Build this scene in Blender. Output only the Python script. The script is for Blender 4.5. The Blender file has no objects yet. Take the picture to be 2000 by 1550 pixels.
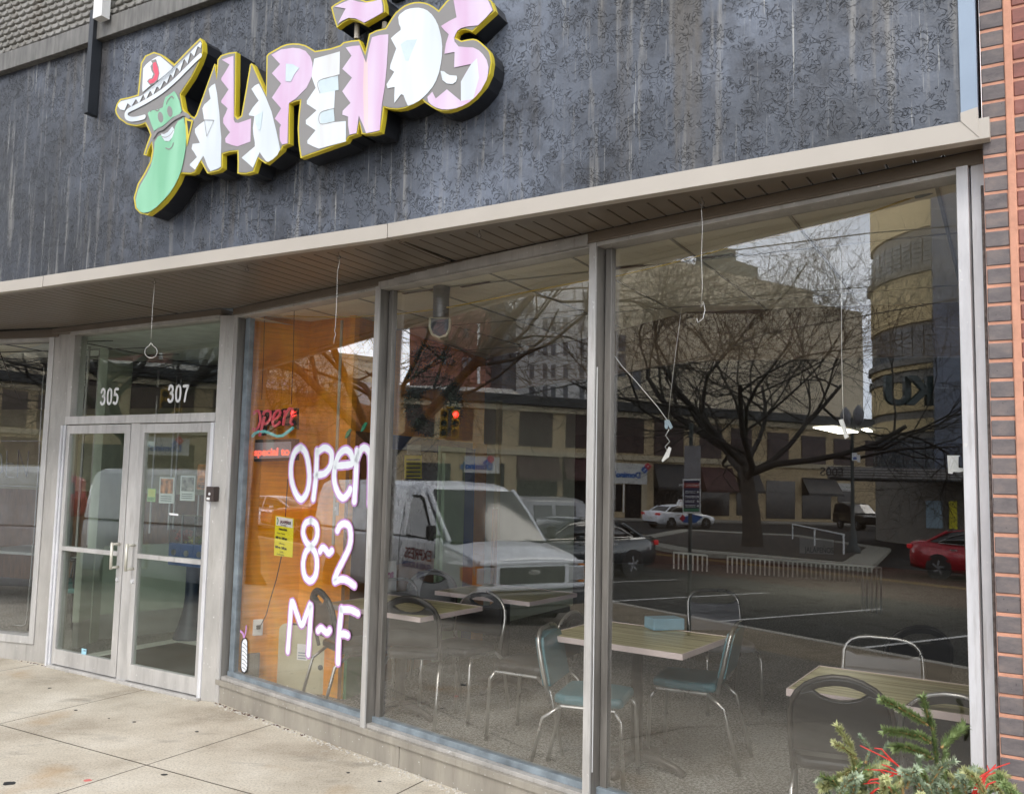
import bpy, bmesh, math, random
from mathutils import Vector, Matrix, noise
random.seed(7)
SC = bpy.context.scene
COL = SC.collection
# ------------------------------------------------------------------ camera
PITCH, ROLL = math.radians(5.193), math.radians(1.225)
FPX, EYE = 1700.0, 1.70
_cp, _sp, _cr, _sr = math.cos(PITCH), math.sin(PITCH), math.cos(ROLL), math.sin(ROLL)
CF = Vector((0, _cp, _sp)); _u0 = Vector((0, -_sp, _cp)); _r0 = Vector((1, 0, 0))
CR = _r0*_cr + _u0*_sr; CU = _u0*_cr - _r0*_sr
cam_d = bpy.data.cameras.new('camera'); cam = bpy.data.objects.new('camera', cam_d); COL.objects.link(cam)
cam.matrix_world = Matrix(((CR.x, CU.x, -CF.x, 0), (CR.y, CU.y, -CF.y, 0), (CR.z, CU.z, -CF.z, EYE), (0, 0, 0, 1)))
cam_d.sensor_fit = 'HORIZONTAL'; cam_d.sensor_width = 36; cam_d.lens = FPX/2000*36
cam_d.clip_start = 0.05; cam_d.clip_end = 2000
SC.camera = cam
# ------------------------------------------------------------------ sky, sun, exposure
SC.view_settings.view_transform = 'Standard'; SC.view_settings.look = 'None'
SC.view_settings.exposure = 1.15; SC.view_settings.gamma = 1
SUN_EL, SUN_ROT = math.radians(48), math.radians(200)
world = bpy.data.worlds.new('World'); SC.world = world; world.use_nodes = True
wn, wl = world.node_tree.nodes, world.node_tree.links
bg = wn['Background']
sky = wn.new('ShaderNodeTexSky'); sky.sky_type = 'NISHITA'; sky.sun_disc = False
sky.sun_elevation = SUN_EL; sky.sun_rotation = SUN_ROT; sky.air_density = 1.2; sky.dust_density = 2.5
tc = wn.new('ShaderNodeTexCoord'); mp = wn.new('ShaderNodeMapping'); mp.inputs['Scale'].default_value = (1, 1, 2.6)
nz = wn.new('ShaderNodeTexNoise'); nz.inputs['Scale'].default_value = 3.2; nz.inputs['Detail'].default_value = 7; nz.inputs['Roughness'].default_value = .55
cr = wn.new('ShaderNodeValToRGB'); cr.color_ramp.elements[0].position = .36; cr.color_ramp.elements[1].position = .62
cr.color_ramp.elements[0].color = (3.9, 4.3, 5.0, 1); cr.color_ramp.elements[1].color = (8.6, 8.7, 8.9, 1)
mx = wn.new('ShaderNodeMix'); mx.data_type = 'RGBA'; mx.inputs[0].default_value = .86
wl.new(tc.outputs['Generated'], mp.inputs[0]); wl.new(mp.outputs[0], nz.inputs['Vector']); wl.new(nz.outputs['Fac'], cr.inputs[0])
sx = wn.new('ShaderNodeSeparateXYZ'); wl.new(tc.outputs['Generated'], sx.inputs[0])
hr = wn.new('ShaderNodeMapRange'); hr.inputs['From Min'].default_value = 0; hr.inputs['From Max'].default_value = .6; hr.inputs['To Min'].default_value = 2.9; hr.inputs['To Max'].default_value = .85
wl.new(sx.outputs['Z'], hr.inputs['Value']); hm = wn.new('ShaderNodeMix'); hm.data_type = 'RGBA'; hm.blend_type = 'MULTIPLY'; hm.inputs[0].default_value = 1
wl.new(cr.outputs[0], hm.inputs[6]); wl.new(hr.outputs[0], hm.inputs[7])
wl.new(sky.outputs[0], mx.inputs[6]); wl.new(hm.outputs[2], mx.inputs[7]); wl.new(mx.outputs[2], bg.inputs['Color'])
bg.inputs['Strength'].default_value = 0.12
sun_d = bpy.data.lights.new('sun', 'SUN'); sun_d.energy = 0.8; sun_d.angle = math.radians(20); sun_d.color = (1, .95, .88)
sun = bpy.data.objects.new('sun', sun_d); COL.objects.link(sun)
_sd = Vector((math.sin(SUN_ROT)*math.cos(SUN_EL), math.cos(SUN_ROT)*math.cos(SUN_EL), math.sin(SUN_EL)))
sun.rotation_euler = _sd.to_track_quat('Z', 'Y').to_euler()
cy = SC.cycles
cy.max_bounces = 10; cy.diffuse_bounces = 4; cy.glossy_bounces = 5; cy.transmission_bounces = 6; cy.transparent_max_bounces = 16
cy.caustics_reflective = False; cy.caustics_refractive = False; cy.use_denoising = True
cy.sample_clamp_indirect = 6
# ------------------------------------------------------------------ survey of the place
def ray(x, y): return CF + CR*((x-1000)/FPX) - CU*((y-775)/FPX)
O = Vector((0, 0, EYE))
def onz(x, y, z):
    d = ray(x, y); return O + d*((z-EYE)/d.z)
def onpl(x, y, P, n):
    d = ray(x, y); return O + d*((P-O).dot(n)/d.dot(n))
def az(deg): a = math.radians(deg); return Vector((math.sin(a), -math.cos(a), 0))       # rightwards along a wall
def inn(v): return Vector((-v.y, v.x, 0))                                              # into the building
EW, ED, EL = az(47.93), az(58.76), az(71.73)
NW, ND, NL = inn(EW), inn(ED), inn(EL)
PW = Vector((-2.142, 6.590, 0)); PD = Vector((-2.255, 6.615, 0))
def Wp(u, z, d=0): return PW + EW*u + NW*d + Vector((0, 0, z))
def Wpx(x, y, d=0): return onpl(x, y, PW + NW*d, NW)
def Wu(x, y, d=0): p = Wpx(x, y, d); return (p-PW).dot(EW), p.z
def Dp(u, z, d=0): return PD + ED*u + ND*d + Vector((0, 0, z))
def Dpx(x, y, d=0): return onpl(x, y, PD + ND*d, ND)
TILT = math.radians(.5); GD = .09
ES = Vector((.8689, -.4950, 0)); ET = Vector((-.4950, -.8689, 0))
_nn = Vector((NW.x*math.cos(TILT), NW.y*math.cos(TILT), -math.sin(TILT))); _gp = PW + NW*GD + Vector((0, 0, 1.5))
OM = O - _nn*(2*(O-_gp).dot(_nn))
def rr(x, y):
    d = ray(x, y); return d - _nn*(2*d.dot(_nn))
def ST(s, t, z=0): return ES*s + ET*t + Vector((0, 0, z))
GZ = -.52
def G(x, y, z=GZ):                       # where a thing seen in the big panes stands on the street
    d = rr(x, y); return OM + d*((z-OM.z)/d.z)
def K(x, y, dep): return OM + rr(x, y)*dep
def onp2(x, y, P, n):
    d = rr(x, y); return OM + d*((P-OM).dot(n)/d.dot(n))
# ------------------------------------------------------------------ helpers
def tag(o, label=None, cat=None, group=None, kind=None):
    for k, v in (('label', label), ('category', cat), ('group', group), ('kind', kind)):
        if v: o[k] = v
    return o
def empty(name, loc, label, cat, group=None, rz=0, kind=None):
    o = bpy.data.objects.new(name, None); COL.objects.link(o); o.location = loc; o.rotation_euler = (0, 0, rz)
    return tag(o, label, cat, group, kind)
class MB:
    def __init__(s): s.v = []; s.f = []; s.m = []
    def poly(s, pts, m=0):
        b = len(s.v); s.v += [tuple(p) for p in pts]; s.f.append(tuple(range(b, b+len(pts)))); s.m.append(m); return s
    def mesh(s, pts, faces, m=0):
        b = len(s.v); s.v += [tuple(p) for p in pts]
        for f in faces: s.f.append(tuple(b+i for i in f)); s.m.append(m)
        return s
    def hexa(s, p, m=0):                  # p: 4 bottom, 4 top
        return s.mesh(p, [(3, 2, 1, 0), (4, 5, 6, 7), (0, 1, 5, 4), (1, 2, 6, 5), (2, 3, 7, 6), (3, 0, 4, 7)], m)
    def box(s, c, sz, m=0, rz=0):
        cx, cy_, cz = c; x, y, z = sz[0]/2, sz[1]/2, sz[2]/2; a, b = math.cos(rz), math.sin(rz)
        q = [(-x, -y), (x, -y), (x, y), (-x, y)]
        return s.hexa([(cx+a*i-b*j, cy_+b*i+a*j, cz+k) for k in (-z, z) for i, j in q], m)
    def obox(s, o, a, b, c, m=0):         # corner + three edge vectors
        o, a, b, c = map(Vector, (o, a, b, c)); return s.hexa([o, o+a, o+a+b, o+b, o+c, o+a+c, o+a+b+c, o+b+c], m)
    def prism(s, pts, vec, m=0, m2=None):
        n = len(pts); vec = Vector(vec); b = len(s.v)
        s.v += [tuple(p) for p in pts] + [tuple(Vector(p)+vec) for p in pts]
        s.f.append(tuple(range(b, b+n))); s.m.append(m)
        s.f.append(tuple(range(b+2*n-1, b+n-1, -1))); s.m.append(m)
        for i in range(n):
            j = (i+1) % n; s.f.append((b+i, b+n+i, b+n+j, b+j)); s.m.append(m if m2 is None else m2)
        return s
    def tube(s, pts, r, n=8, m=0, cap=True):
        pts = [Vector(p) for p in pts]; rs = r if isinstance(r, (list, tuple)) else [r]*len(pts); b = len(s.v)
        t = (pts[1]-pts[0]).normalized(); ref = Vector((0, 0, 1)) if abs(t.z) < .9 else Vector((1, 0, 0)); x = t.cross(ref).normalized()
        for i, p in enumerate(pts):
            if i == 0: t = pts[1]-pts[0]
            elif i == len(pts)-1: t = pts[-1]-pts[-2]
            else: t = (pts[i+1]-p).normalized() + (p-pts[i-1]).normalized()
            if t.length < 1e-9: t = Vector((0, 0, 1))
            t.normalize(); x = x - t*x.dot(t)
            if x.length < 1e-6: x = t.orthogonal()
            x.normalize(); y = t.cross(x)
            for k in range(n):
                a = 2*math.pi*k/n; s.v.append(tuple(p + (x*math.cos(a)+y*math.sin(a))*rs[i]))
        for i in range(len(pts)-1):
            for k in range(n):
                k2 = (k+1) % n; s.f.append((b+i*n+k, b+i*n+k2, b+(i+1)*n+k2, b+(i+1)*n+k)); s.m.append(m)
        if cap:
            s.f.append(tuple(b+k for k in range(n-1, -1, -1))); s.m.append(m)
            s.f.append(tuple(b+(len(pts)-1)*n+k for k in range(n))); s.m.append(m)
        return s
    def lathe(s, prof, c, axis='z', n=20, m=0):     # prof: (r, h)
        b = len(s.v); c = Vector(c)
        for r, h in prof:
            for k in range(n):
                a = 2*math.pi*k/n; q = (r*math.cos(a), r*math.sin(a), h)
                if axis == 'x': q = (q[2], q[0], q[1])
                if axis == 'y': q = (q[0], q[2], q[1])
                s.v.append(tuple(c+Vector(q)))
        for i in range(len(prof)-1):
            for k in range(n):
                k2 = (k+1) % n; s.f.append((b+i*n+k, b+i*n+k2, b+(i+1)*n+k2, b+(i+1)*n+k)); s.m.append(m)
        s.f.append(tuple(b+k for k in range(n-1, -1, -1))); s.m.append(m)
        s.f.append(tuple(b+(len(prof)-1)*n+k for k in range(n))); s.m.append(m)
        return s
    def build(s, name, mats, parent=None, smooth=False, bevel=0, fix=True, seg=2):
        me = bpy.data.meshes.new(name); me.from_pydata(s.v, [], s.f)
        mats = mats if isinstance(mats, (list, tuple)) else [mats]
        for x in mats: me.materials.append(x)
        me.polygons.foreach_set('material_index', s.m)
        if fix:
            bm = bmesh.new(); bm.from_mesh(me); bmesh.ops.recalc_face_normals(bm, faces=bm.faces); bm.to_mesh(me); bm.free()
        if smooth: me.polygons.foreach_set('use_smooth', [True]*len(me.polygons))
        o = bpy.data.objects.new(name, me); COL.objects.link(o)
        if parent is not None: o.parent = parent; o.matrix_parent_inverse = Matrix.Identity(4); o.location = -Vector(parent.location) if s.__dict__.get('world') else (0, 0, 0)
        if bevel:
            b = o.modifiers.new('b', 'BEVEL'); b.width = bevel; b.segments = seg; b.limit_method = 'ANGLE'
        return o
def WB():                                   # mesh in world coordinates, even under a parent
    m = MB(); m.world = True; return m
def copy_tree(o, parent=None):
    c = o.copy(); COL.objects.link(c)
    if parent is not None: c.parent = parent
    for ch in [x for x in bpy.data.objects if x.parent == o]: copy_tree(ch, c)
    return c
def ribbon(mb, pts, w, nrm, m=0, off=0.0, jit=0):       # flat painted stroke of width w on a plane with normal nrm
    pts = [Vector(p) for p in pts]
    q = []
    for i in range(len(pts)-1):                          # resample smooth (catmull-rom)
        p0 = pts[max(i-1, 0)]; p1 = pts[i]; p2 = pts[i+1]; p3 = pts[min(i+2, len(pts)-1)]
        for k in range(6):
            t = k/6; q.append(.5*((2*p1)+(p2-p0)*t+(2*p0-5*p1+4*p2-p3)*t*t+(3*p1-p0-3*p2+p3)*t**3))
    q.append(pts[-1]); nrm = Vector(nrm).normalized(); b = len(mb.v); n = len(q)
    for i, p in enumerate(q):
        t = (q[min(i+1, n-1)]-q[max(i-1, 0)]).normalized(); s = nrm.cross(t); ww = w/2*(1+jit*math.sin(i*1.7))
        mb.v.append(tuple(p+s*ww+nrm*off)); mb.v.append(tuple(p-s*ww+nrm*off))
    for i in range(n-1): mb.f.append((b+2*i, b+2*i+1, b+2*i+3, b+2*i+2)); mb.m.append(m)
    for p, sg in ((q[0], -1), (q[-1], 1)):
        t = ((q[1]-q[0]) if sg < 0 else (q[-1]-q[-2])).normalized()*sg; s = nrm.cross(t)
        mb.poly([p+nrm*off+(s*math.cos(a)+t*math.sin(a))*w/2 for a in [math.pi*k/8 for k in range(9)]], m)
# ------------------------------------------------------------------ materials
def nm(name):
    m = bpy.data.materials.new(name); m.use_nodes = True; nt = m.node_tree; return m, nt, nt.nodes, nt.links, nt.nodes['Principled BSDF']
def coords(n, l, scale=(1, 1, 1), obj=True, rot=(0, 0, 0)):
    t = n.new('ShaderNodeTexCoord'); p = n.new('ShaderNodeMapping'); p.inputs['Scale'].default_value = scale; p.inputs['Rotation'].default_value = rot
    l.new(t.outputs['Object' if obj else 'Generated'], p.inputs[0]); return p.outputs[0]
def tnoise(n, l, vec, scale, detail=4, rough=.55, dist=0):
    t = n.new('ShaderNodeTexNoise'); t.inputs['Scale'].default_value = scale; t.inputs['Detail'].default_value = detail
    t.inputs['Roughness'].default_value = rough; t.inputs['Distortion'].default_value = dist; l.new(vec, t.inputs['Vector']); return t.outputs['Fac']
def ramp(n, l, fac, stops):
    r = n.new('ShaderNodeValToRGB'); e = r.color_ramp.elements
    while len(e) > 1: e.remove(e[-1])
    e[0].position = stops[0][0]; e[0].color = (*stops[0][1], 1)
    for p, c in stops[1:]: x = e.new(p); x.color = (*c, 1)
    l.new(fac, r.inputs[0]); return r.outputs[0]
def mixc(n, l, a, b, fac=None, f=.5, mode='MIX'):
    m = n.new('ShaderNodeMix'); m.data_type = 'RGBA'; m.blend_type = mode; m.inputs[0].default_value = f
    if fac is not None: l.new(fac, m.inputs[0])
    for s, i in ((a, 6), (b, 7)):
        if isinstance(s, (tuple, list)): m.inputs[i].default_value = (*s, 1)
        else: l.new(s, m.inputs[i])
    return m.outputs[2]
def bump(n, l, b, h, strength=.3, dist=.01):
    x = n.new('ShaderNodeBump'); x.inputs['Strength'].default_value = strength; x.inputs['Distance'].default_value = dist
    l.new(h, x.inputs['Height']); l.new(x.outputs[0], b.inputs['Normal']); return x
def mat(name, c, rough=.5, metal=0, var=.12, vs=6, bmp=0, bs=60, sc=(1, 1, 1), coat=0, emit=None, es=0, spec=.5, dirt=0):
    m, nt, n, l, b = nm(name); v = coords(n, l, sc)
    b.inputs['Roughness'].default_value = rough; b.inputs['Metallic'].default_value = metal; b.inputs['Coat Weight'].default_value = coat
    b.inputs['Specular IOR Level'].default_value = spec
    if var:
        f = tnoise(n, l, v, vs, 5); lo = tuple(x*(1-var) for x in c); hi = tuple(min(1, x*(1+var)) for x in c)
        col = ramp(n, l, f, [(.3, lo), (.7, hi)])
        if dirt:
            g = tnoise(n, l, v, vs*2.7, 6, .7); col = mixc(n, l, col, tuple(x*.35 for x in c), ramp(n, l, g, [(.55, (0, 0, 0)), (.75, (dirt,)*3)]))
        l.new(col, b.inputs['Base Color'])
        rr_ = n.new('ShaderNodeMapRange'); rr_.inputs['To Min'].default_value = max(0, rough-.08); rr_.inputs['To Max'].default_value = min(1, rough+.1)
        l.new(f, rr_.inputs['Value']); l.new(rr_.outputs[0], b.inputs['Roughness'])
    else: b.inputs['Base Color'].default_value = (*c, 1)
    if bmp: bump(n, l, b, tnoise(n, l, v, bs, 5, .6), bmp, .004)
    if emit: b.inputs['Emission Color'].default_value = (*emit, 1); b.inputs['Emission Strength'].default_value = es
    return m
def glass_mat(name, tint=(.86, .89, .87), ior=1.75, rough=0, wave=.0):
    m, nt, n, l, b = nm(name); n.remove(b); out = n['Material Output']
    tr = n.new('ShaderNodeBsdfTransparent'); tr.inputs[0].default_value = (*tint, 1)
    gl = n.new('ShaderNodeBsdfGlossy'); gl.inputs['Roughness'].default_value = rough; gl.inputs['Color'].default_value = (1, 1, 1, 1)
    fr = n.new('ShaderNodeFresnel'); fr.inputs[0].default_value = ior; mx_ = n.new('ShaderNodeMixShader')
    # the same fresnel seen from inside and outside of the thin sheet
    geo = n.new('ShaderNodeNewGeometry'); mm = n.new('ShaderNodeMath'); mm.operation = 'MULTIPLY_ADD'
    mm.inputs[1].default_value = (1/ior)-ior; mm.inputs[2].default_value = ior
    l.new(geo.outputs['Backfacing'], mm.inputs[0]); 
    l.new(mm.outputs[0], fr.inputs[0])
    l.new(fr.outputs[0], mx_.inputs[0]); l.new(tr.outputs[0], mx_.inputs[1]); l.new(gl.outputs[0], mx_.inputs[2]); l.new(mx_.outputs[0], out.inputs[0])
    if wave:
        v = coords(n, l); h = tnoise(n, l, v, 1.1, 1, .4); x = n.new('ShaderNodeBump'); x.inputs['Strength'].default_value = wave; x.inputs['Distance'].default_value = .01
        l.new(h, x.inputs['Height']); l.new(x.outputs[0], gl.inputs['Normal'])
    return m
M = {}
def build_mats():
    # stucco: worm-trowelled, weathered
    m, nt, n, l, b = nm('stucco'); v = coords(n, l)
    big = tnoise(n, l, v, 1.1, 4, .6); fine = tnoise(n, l, v, 26, 4, .6)
    col = ramp(n, l, big, [(.30, (.034, .039, .048)), (.5, (.085, .097, .122)), (.68, (.165, .190, .240))])
    sep = n.new('ShaderNodeSeparateXYZ'); l.new(v, sep.inputs[0]); light_grad = n.new('ShaderNodeMapRange'); light_grad.inputs['From Min'].default_value = -3.2; light_grad.inputs['From Max'].default_value = 1.2  # light falling off to the left, put into the stucco colour along X
    l.new(sep.outputs['X'], light_grad.inputs['Value']); col = mixc(n, l, mixc(n, l, col, (.50, .50, .52), None, 1, 'MULTIPLY'), mixc(n, l, col, (1.12, 1.12, 1.12), None, 1, 'MULTIPLY'), light_grad.outputs[0])
    col = mixc(n, l, col, (.020, .021, .026), ramp(n, l, tnoise(n, l, coords(n, l, (1, 1, .8)), 2.6, 7, .72), [(.47, (0, 0, 0)), (.66, (.85, .85, .85))]))
    sv = coords(n, l, (9, 9, .55)); st = tnoise(n, l, sv, 2.2, 6, .62)
    col = mixc(n, l, col, (.30, .29, .27), ramp(n, l, st, [(.55, (0, 0, 0)), (.72, (.6, .6, .6))]))
    sv2 = coords(n, l, (30, 30, .9)); st2 = tnoise(n, l, sv2, 1.6, 5, .7)
    col = mixc(n, l, col, (.42, .42, .40), ramp(n, l, st2, [(.62, (0, 0, 0)), (.70, (.75, .75, .75))]))
    # brown runs
    sv3 = coords(n, l, (5, 5, .25)); st3 = tnoise(n, l, sv3, 1.5, 4, .5)
    col = mixc(n, l, col, (.10, .085, .065), ramp(n, l, st3, [(.58, (0, 0, 0)), (.7, (.6, .6, .6))]))
    wv = tnoise(n, l, v, 23, 2, .5, 1.8); ab = n.new('ShaderNodeMath'); ab.operation = 'SUBTRACT'; ab.inputs[1].default_value = .5; l.new(wv, ab.inputs[0])
    ab2 = n.new('ShaderNodeMath'); ab2.operation = 'ABSOLUTE'; l.new(ab.outputs[0], ab2.inputs[0])
    worm = ramp(n, l, ab2.outputs[0], [(.008, (0, 0, 0)), (.034, (1, 1, 1))])
    gate = ramp(n, l, tnoise(n, l, v, 13, 2), [(.42, (1, 1, 1)), (.56, (0, 0, 0))])
    worm2 = mixc(n, l, worm, (1, 1, 1), gate)
    col = mixc(n, l, col, worm2, None, .45, 'MULTIPLY')  # groove shade and dirt multiplied into the colour
    l.new(col, b.inputs['Base Color']); b.inputs['Roughness'].default_value = .42
    h = mixc(n, l, worm2, fine, None, .35); bump(n, l, b, h, 1, .010)
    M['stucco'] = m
    # concrete walk
    m, nt, n, l, b = nm('walk'); v = coords(n, l)
    c1 = ramp(n, l, tnoise(n, l, v, 1.3, 6, .62), [(.3, (.36, .31, .245)), (.5, (.54, .49, .405)), (.7, (.66, .615, .53))])
    c1 = mixc(n, l, c1, ramp(n, l, tnoise(n, l, v, 75, 4, .85), [(.34, (.42, .38, .33)), (.48, (1, 1, 1)), (.64, (1.22, 1.2, 1.15))]), None, .7, 'MULTIPLY')
    c1 = mixc(n, l, c1, (.12, .11, .10), ramp(n, l, tnoise(n, l, coords(n, l, (1, 2.2, 1), rot=(0, 0, .5)), 2.0, 5, .65), [(.56, (0, 0, 0)), (.78, (.6, .6, .6))]))
    c1 = mixc(n, l, c1, (.42, .27, .13), ramp(n, l, tnoise(n, l, coords(n, l, (1, 1, 1)), 1.7, 4, .5), [(.60, (0, 0, 0)), (.75, (.55, .55, .55))]))
    c1 = mixc(n, l, c1, (.6, .6, .57), ramp(n, l, tnoise(n, l, v, 7, 7, .7), [(.60, (0, 0, 0)), (.72, (.4, .4, .4))]))
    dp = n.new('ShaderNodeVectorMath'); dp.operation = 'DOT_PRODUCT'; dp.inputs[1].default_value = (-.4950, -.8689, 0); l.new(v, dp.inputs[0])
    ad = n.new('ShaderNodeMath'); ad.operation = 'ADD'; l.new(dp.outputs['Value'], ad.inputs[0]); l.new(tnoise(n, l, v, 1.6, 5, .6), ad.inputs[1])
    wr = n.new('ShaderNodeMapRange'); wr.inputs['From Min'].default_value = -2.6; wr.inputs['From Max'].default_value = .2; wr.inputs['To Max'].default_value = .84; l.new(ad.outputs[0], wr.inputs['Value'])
    c1 = mixc(n, l, c1, (.060, .054, .046), wr.outputs[0])                 # outer slabs darkened in the colour to dim their reflection in the panes
    l.new(c1, b.inputs['Base Color']); b.inputs['Roughness'].default_value = .9; b.inputs['Specular IOR Level'].default_value = .25; bump(n, l, b, tnoise(n, l, v, 220, 4, .7), .35, .003)
    M['walk'] = m
    M['walk_far'] = mat('dark_walk', (.085, .078, .066), .9, var=.4, vs=1.4, bmp=.4, bs=90, spec=.12); M['walk_kerb'] = mat('kerb_walk', (.20, .165, .12), .9, var=.25, vs=2, bmp=.4, bs=90, spec=.12)
    # asphalt
    m, nt, n, l, b = nm('asphalt'); v = coords(n, l)
    c1 = ramp(n, l, tnoise(n, l, coords(n, l, (1, 3, 1), rot=(0, 0, .52)), 1.2, 6, .65), [(.3, (.012, .012, .0125)), (.55, (.026, .026, .026)), (.75, (.075, .074, .072))])
    c1 = mixc(n, l, c1, ramp(n, l, tnoise(n, l, v, 90, 3, .8), [(.3, (.5, .5, .5)), (.7, (1.5, 1.5, 1.5))]), None, .7, 'MULTIPLY')
    l.new(c1, b.inputs['Base Color']); b.inputs['Roughness'].default_value = .9; b.inputs['Specular IOR Level'].default_value = .12; M['asphalt'] = m
    # wood-stained orange panelling
    m, nt, n, l, b = nm('orange_ply'); v = coords(n, l, (1, 1, .35))
    g = tnoise(n, l, v, 3.0, 6, .6, 1.2); g2 = tnoise(n, l, coords(n, l, (1, 1, 14)), 4, 3)
    c1 = ramp(n, l, g, [(.28, (.66, .20, .003)), (.5, (.88, .33, .004)), (.74, (.96, .46, .008))])
    c1 = mixc(n, l, c1, ramp(n, l, g2, [(.35, (.82, .82, .82)), (.6, (1.05, 1.05, 1.05))]), None, .8, 'MULTIPLY')
    l.new(c1, b.inputs['Base Color']); b.inputs['Roughness'].default_value = .38; M['orange'] = m
    # carpet
    m, nt, n, l, b = nm('carpet'); v = coords(n, l)
    c1 = ramp(n, l, tnoise(n, l, v, 62, 3, .9), [(.38, (.06, .058, .053)), (.5, (.19, .185, .17)), (.60, (.46, .45, .42))])
    c1 = mixc(n, l, c1, (.07, .055, .035), ramp(n, l, tnoise(n, l, v, 2.4, 5, .6), [(.55, (0, 0, 0)), (.75, (.6, .6, .6))]))
    l.new(c1, b.inputs['Base Color']); b.inputs['Roughness'].default_value = .95; bump(n, l, b, tnoise(n, l, v, 160, 2), .6, .004); M['carpet'] = m
    # anodised aluminium, worn
    for key, base, rg, mt in (('alu', (.58, .565, .545), .42, .35), ('alu_dull', (.47, .45, .42), .5, .25), ('alu_kick', (.37, .34, .29), .48, .25), ('alu_white', (.74, .74, .76), .5, .2)):
        m, nt, n, l, b = nm(key); v = coords(n, l, (1, 1, .25))
        c1 = ramp(n, l, tnoise(n, l, v, 5, 6, .65), [(.3, tuple(x*.72 for x in base)), (.55, base), (.75, tuple(min(1, x*1.22) for x in base))])
        c1 = mixc(n, l, c1, (.75, .75, .73), ramp(n, l, tnoise(n, l, coords(n, l), 42, 2, .5), [(.70, (0, 0, 0)), (.74, (.7, .7, .7))]))
        c1 = mixc(n, l, c1, (.20, .17, .13), ramp(n, l, tnoise(n, l, coords(n, l, (8, 8, .7)), 3, 5, .6), [(.58, (0, 0, 0)), (.75, (.45, .45, .45))]))
        l.new(c1, b.inputs['Base Color']); b.inputs['Roughness'].default_value = rg; b.inputs['Metallic'].default_value = mt
        bump(n, l, b, tnoise(n, l, coords(n, l), 70, 3), .06, .002); M[key] = m
    # ceiling tile, table top
    M['ceil'] = mat('ceiling_tile', (.88, .84, .70), .9, var=.08, vs=2, bmp=.25, bs=140)
    m, nt, n, l, b = nm('table_laminate'); v = coords(n, l, (1, 34, 1))
    g = tnoise(n, l, v, 1.0, 2, .4); g2 = tnoise(n, l, coords(n, l, (2, 60, 1)), 2, 4)
    c1 = ramp(n, l, g, [(.36, (.20, .17, .085)), (.45, (.40, .365, .20)), (.62, (.50, .46, .27))])
    c1 = mixc(n, l, c1, ramp(n, l, g2, [(.3, (.86, .86, .84)), (.7, (1.08, 1.08, 1.05))]), None, .8, 'MULTIPLY')
    l.new(c1, b.inputs['Base Color']); b.inputs['Roughness'].default_value = .33; M['table'] = m
    # bricks
    for key, cs in (('brick_dark', [(.3, (.10, .085, .09)), (.5, (.15, .13, .128)), (.7, (.22, .175, .16))]), ('brick_red', [(.3, (.18, .075, .062)), (.55, (.27, .105, .085)), (.75, (.32, .15, .12))])):
        m, nt, n, l, b = nm(key); v = coords(n, l)
        c1 = ramp(n, l, tnoise(n, l, coords(n, l, (1, 1, 2.2)), 9, 5, .75), cs); c1 = mixc(n, l, c1, (.03, .03, .03), ramp(n, l, tnoise(n, l, v, 95, 2), [(.70, (0, 0, 0)), (.76, (.8, .8, .8))]))
        oi = n.new('ShaderNodeObjectInfo')
        l.new(c1, b.inputs['Base Color']); b.inputs['Roughness'].default_value = .7; bump(n, l, b, tnoise(n, l, v, 55, 5, .7), .35, .003); M[key] = m
    M['mortar'] = mat('pink_mortar', (.60, .30, .205), .9, var=.14, vs=18, bmp=.6, bs=120)
    M['trim'] = mat('beige_trim', (.45, .41, .36), .5, var=.05, vs=2)
    M['soffit'] = mat('brown_soffit', (.15, .12, .09), .35, var=.1, vs=3)
    M['soffit_gap'] = mat('soffit_groove', (.02, .016, .012), .8, var=0)
    M['mullion_dark'] = mat('mullion_dark_metal', (.23, .215, .195), .38, .45, var=.3, vs=5, sc=(4, 4, .5))  # mullion sides and inner strips, darker than the front caps
    M['slate'] = mat('blue_grey_metal', (.24, .30, .38), .45, .25, var=.12, vs=3)
    M['darkmetal'] = mat('dark_metal', (.035, .04, .048), .45, .3)
    M['black'] = mat('black', (.012, .012, .014), .42, var=.2)
    M['rubber'] = mat('rubber', (.02, .02, .02), .7)
    M['white'] = mat('white', (.78, .78, .77), .5, var=.06)
    M['glass'] = glass_mat('pane_glass', (.99, .99, .98), 1.95)
    M['glass_door'] = glass_mat('door_glass', (.91, .945, .915), 1.62)
    M['ledge'] = mat('ledge_metal', (.17, .165, .155), .6, .2, var=.35, vs=5, sc=(6, 6, 1))
build_mats()
# ================================================================== SETTING: ground
def gz(t):
    if t < -2.2: return 0
    return max(-.35, -.35*(t+2.2)/3.7)
rest = empty('restaurant_building', PW, 'low restaurant with dark stucco fascia, brown soffit and angled aluminium shop windows', 'building')
T0, T1, T2, T3 = Vector((-3.66, 6.111, 0)), Vector((-3.224, 5.882, 0)), Vector((-.6624, 4.457, 0)), Vector((1.6405, 2.9967, 0))
TL = T0 + (T0-T1).normalized()*3.5
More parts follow.
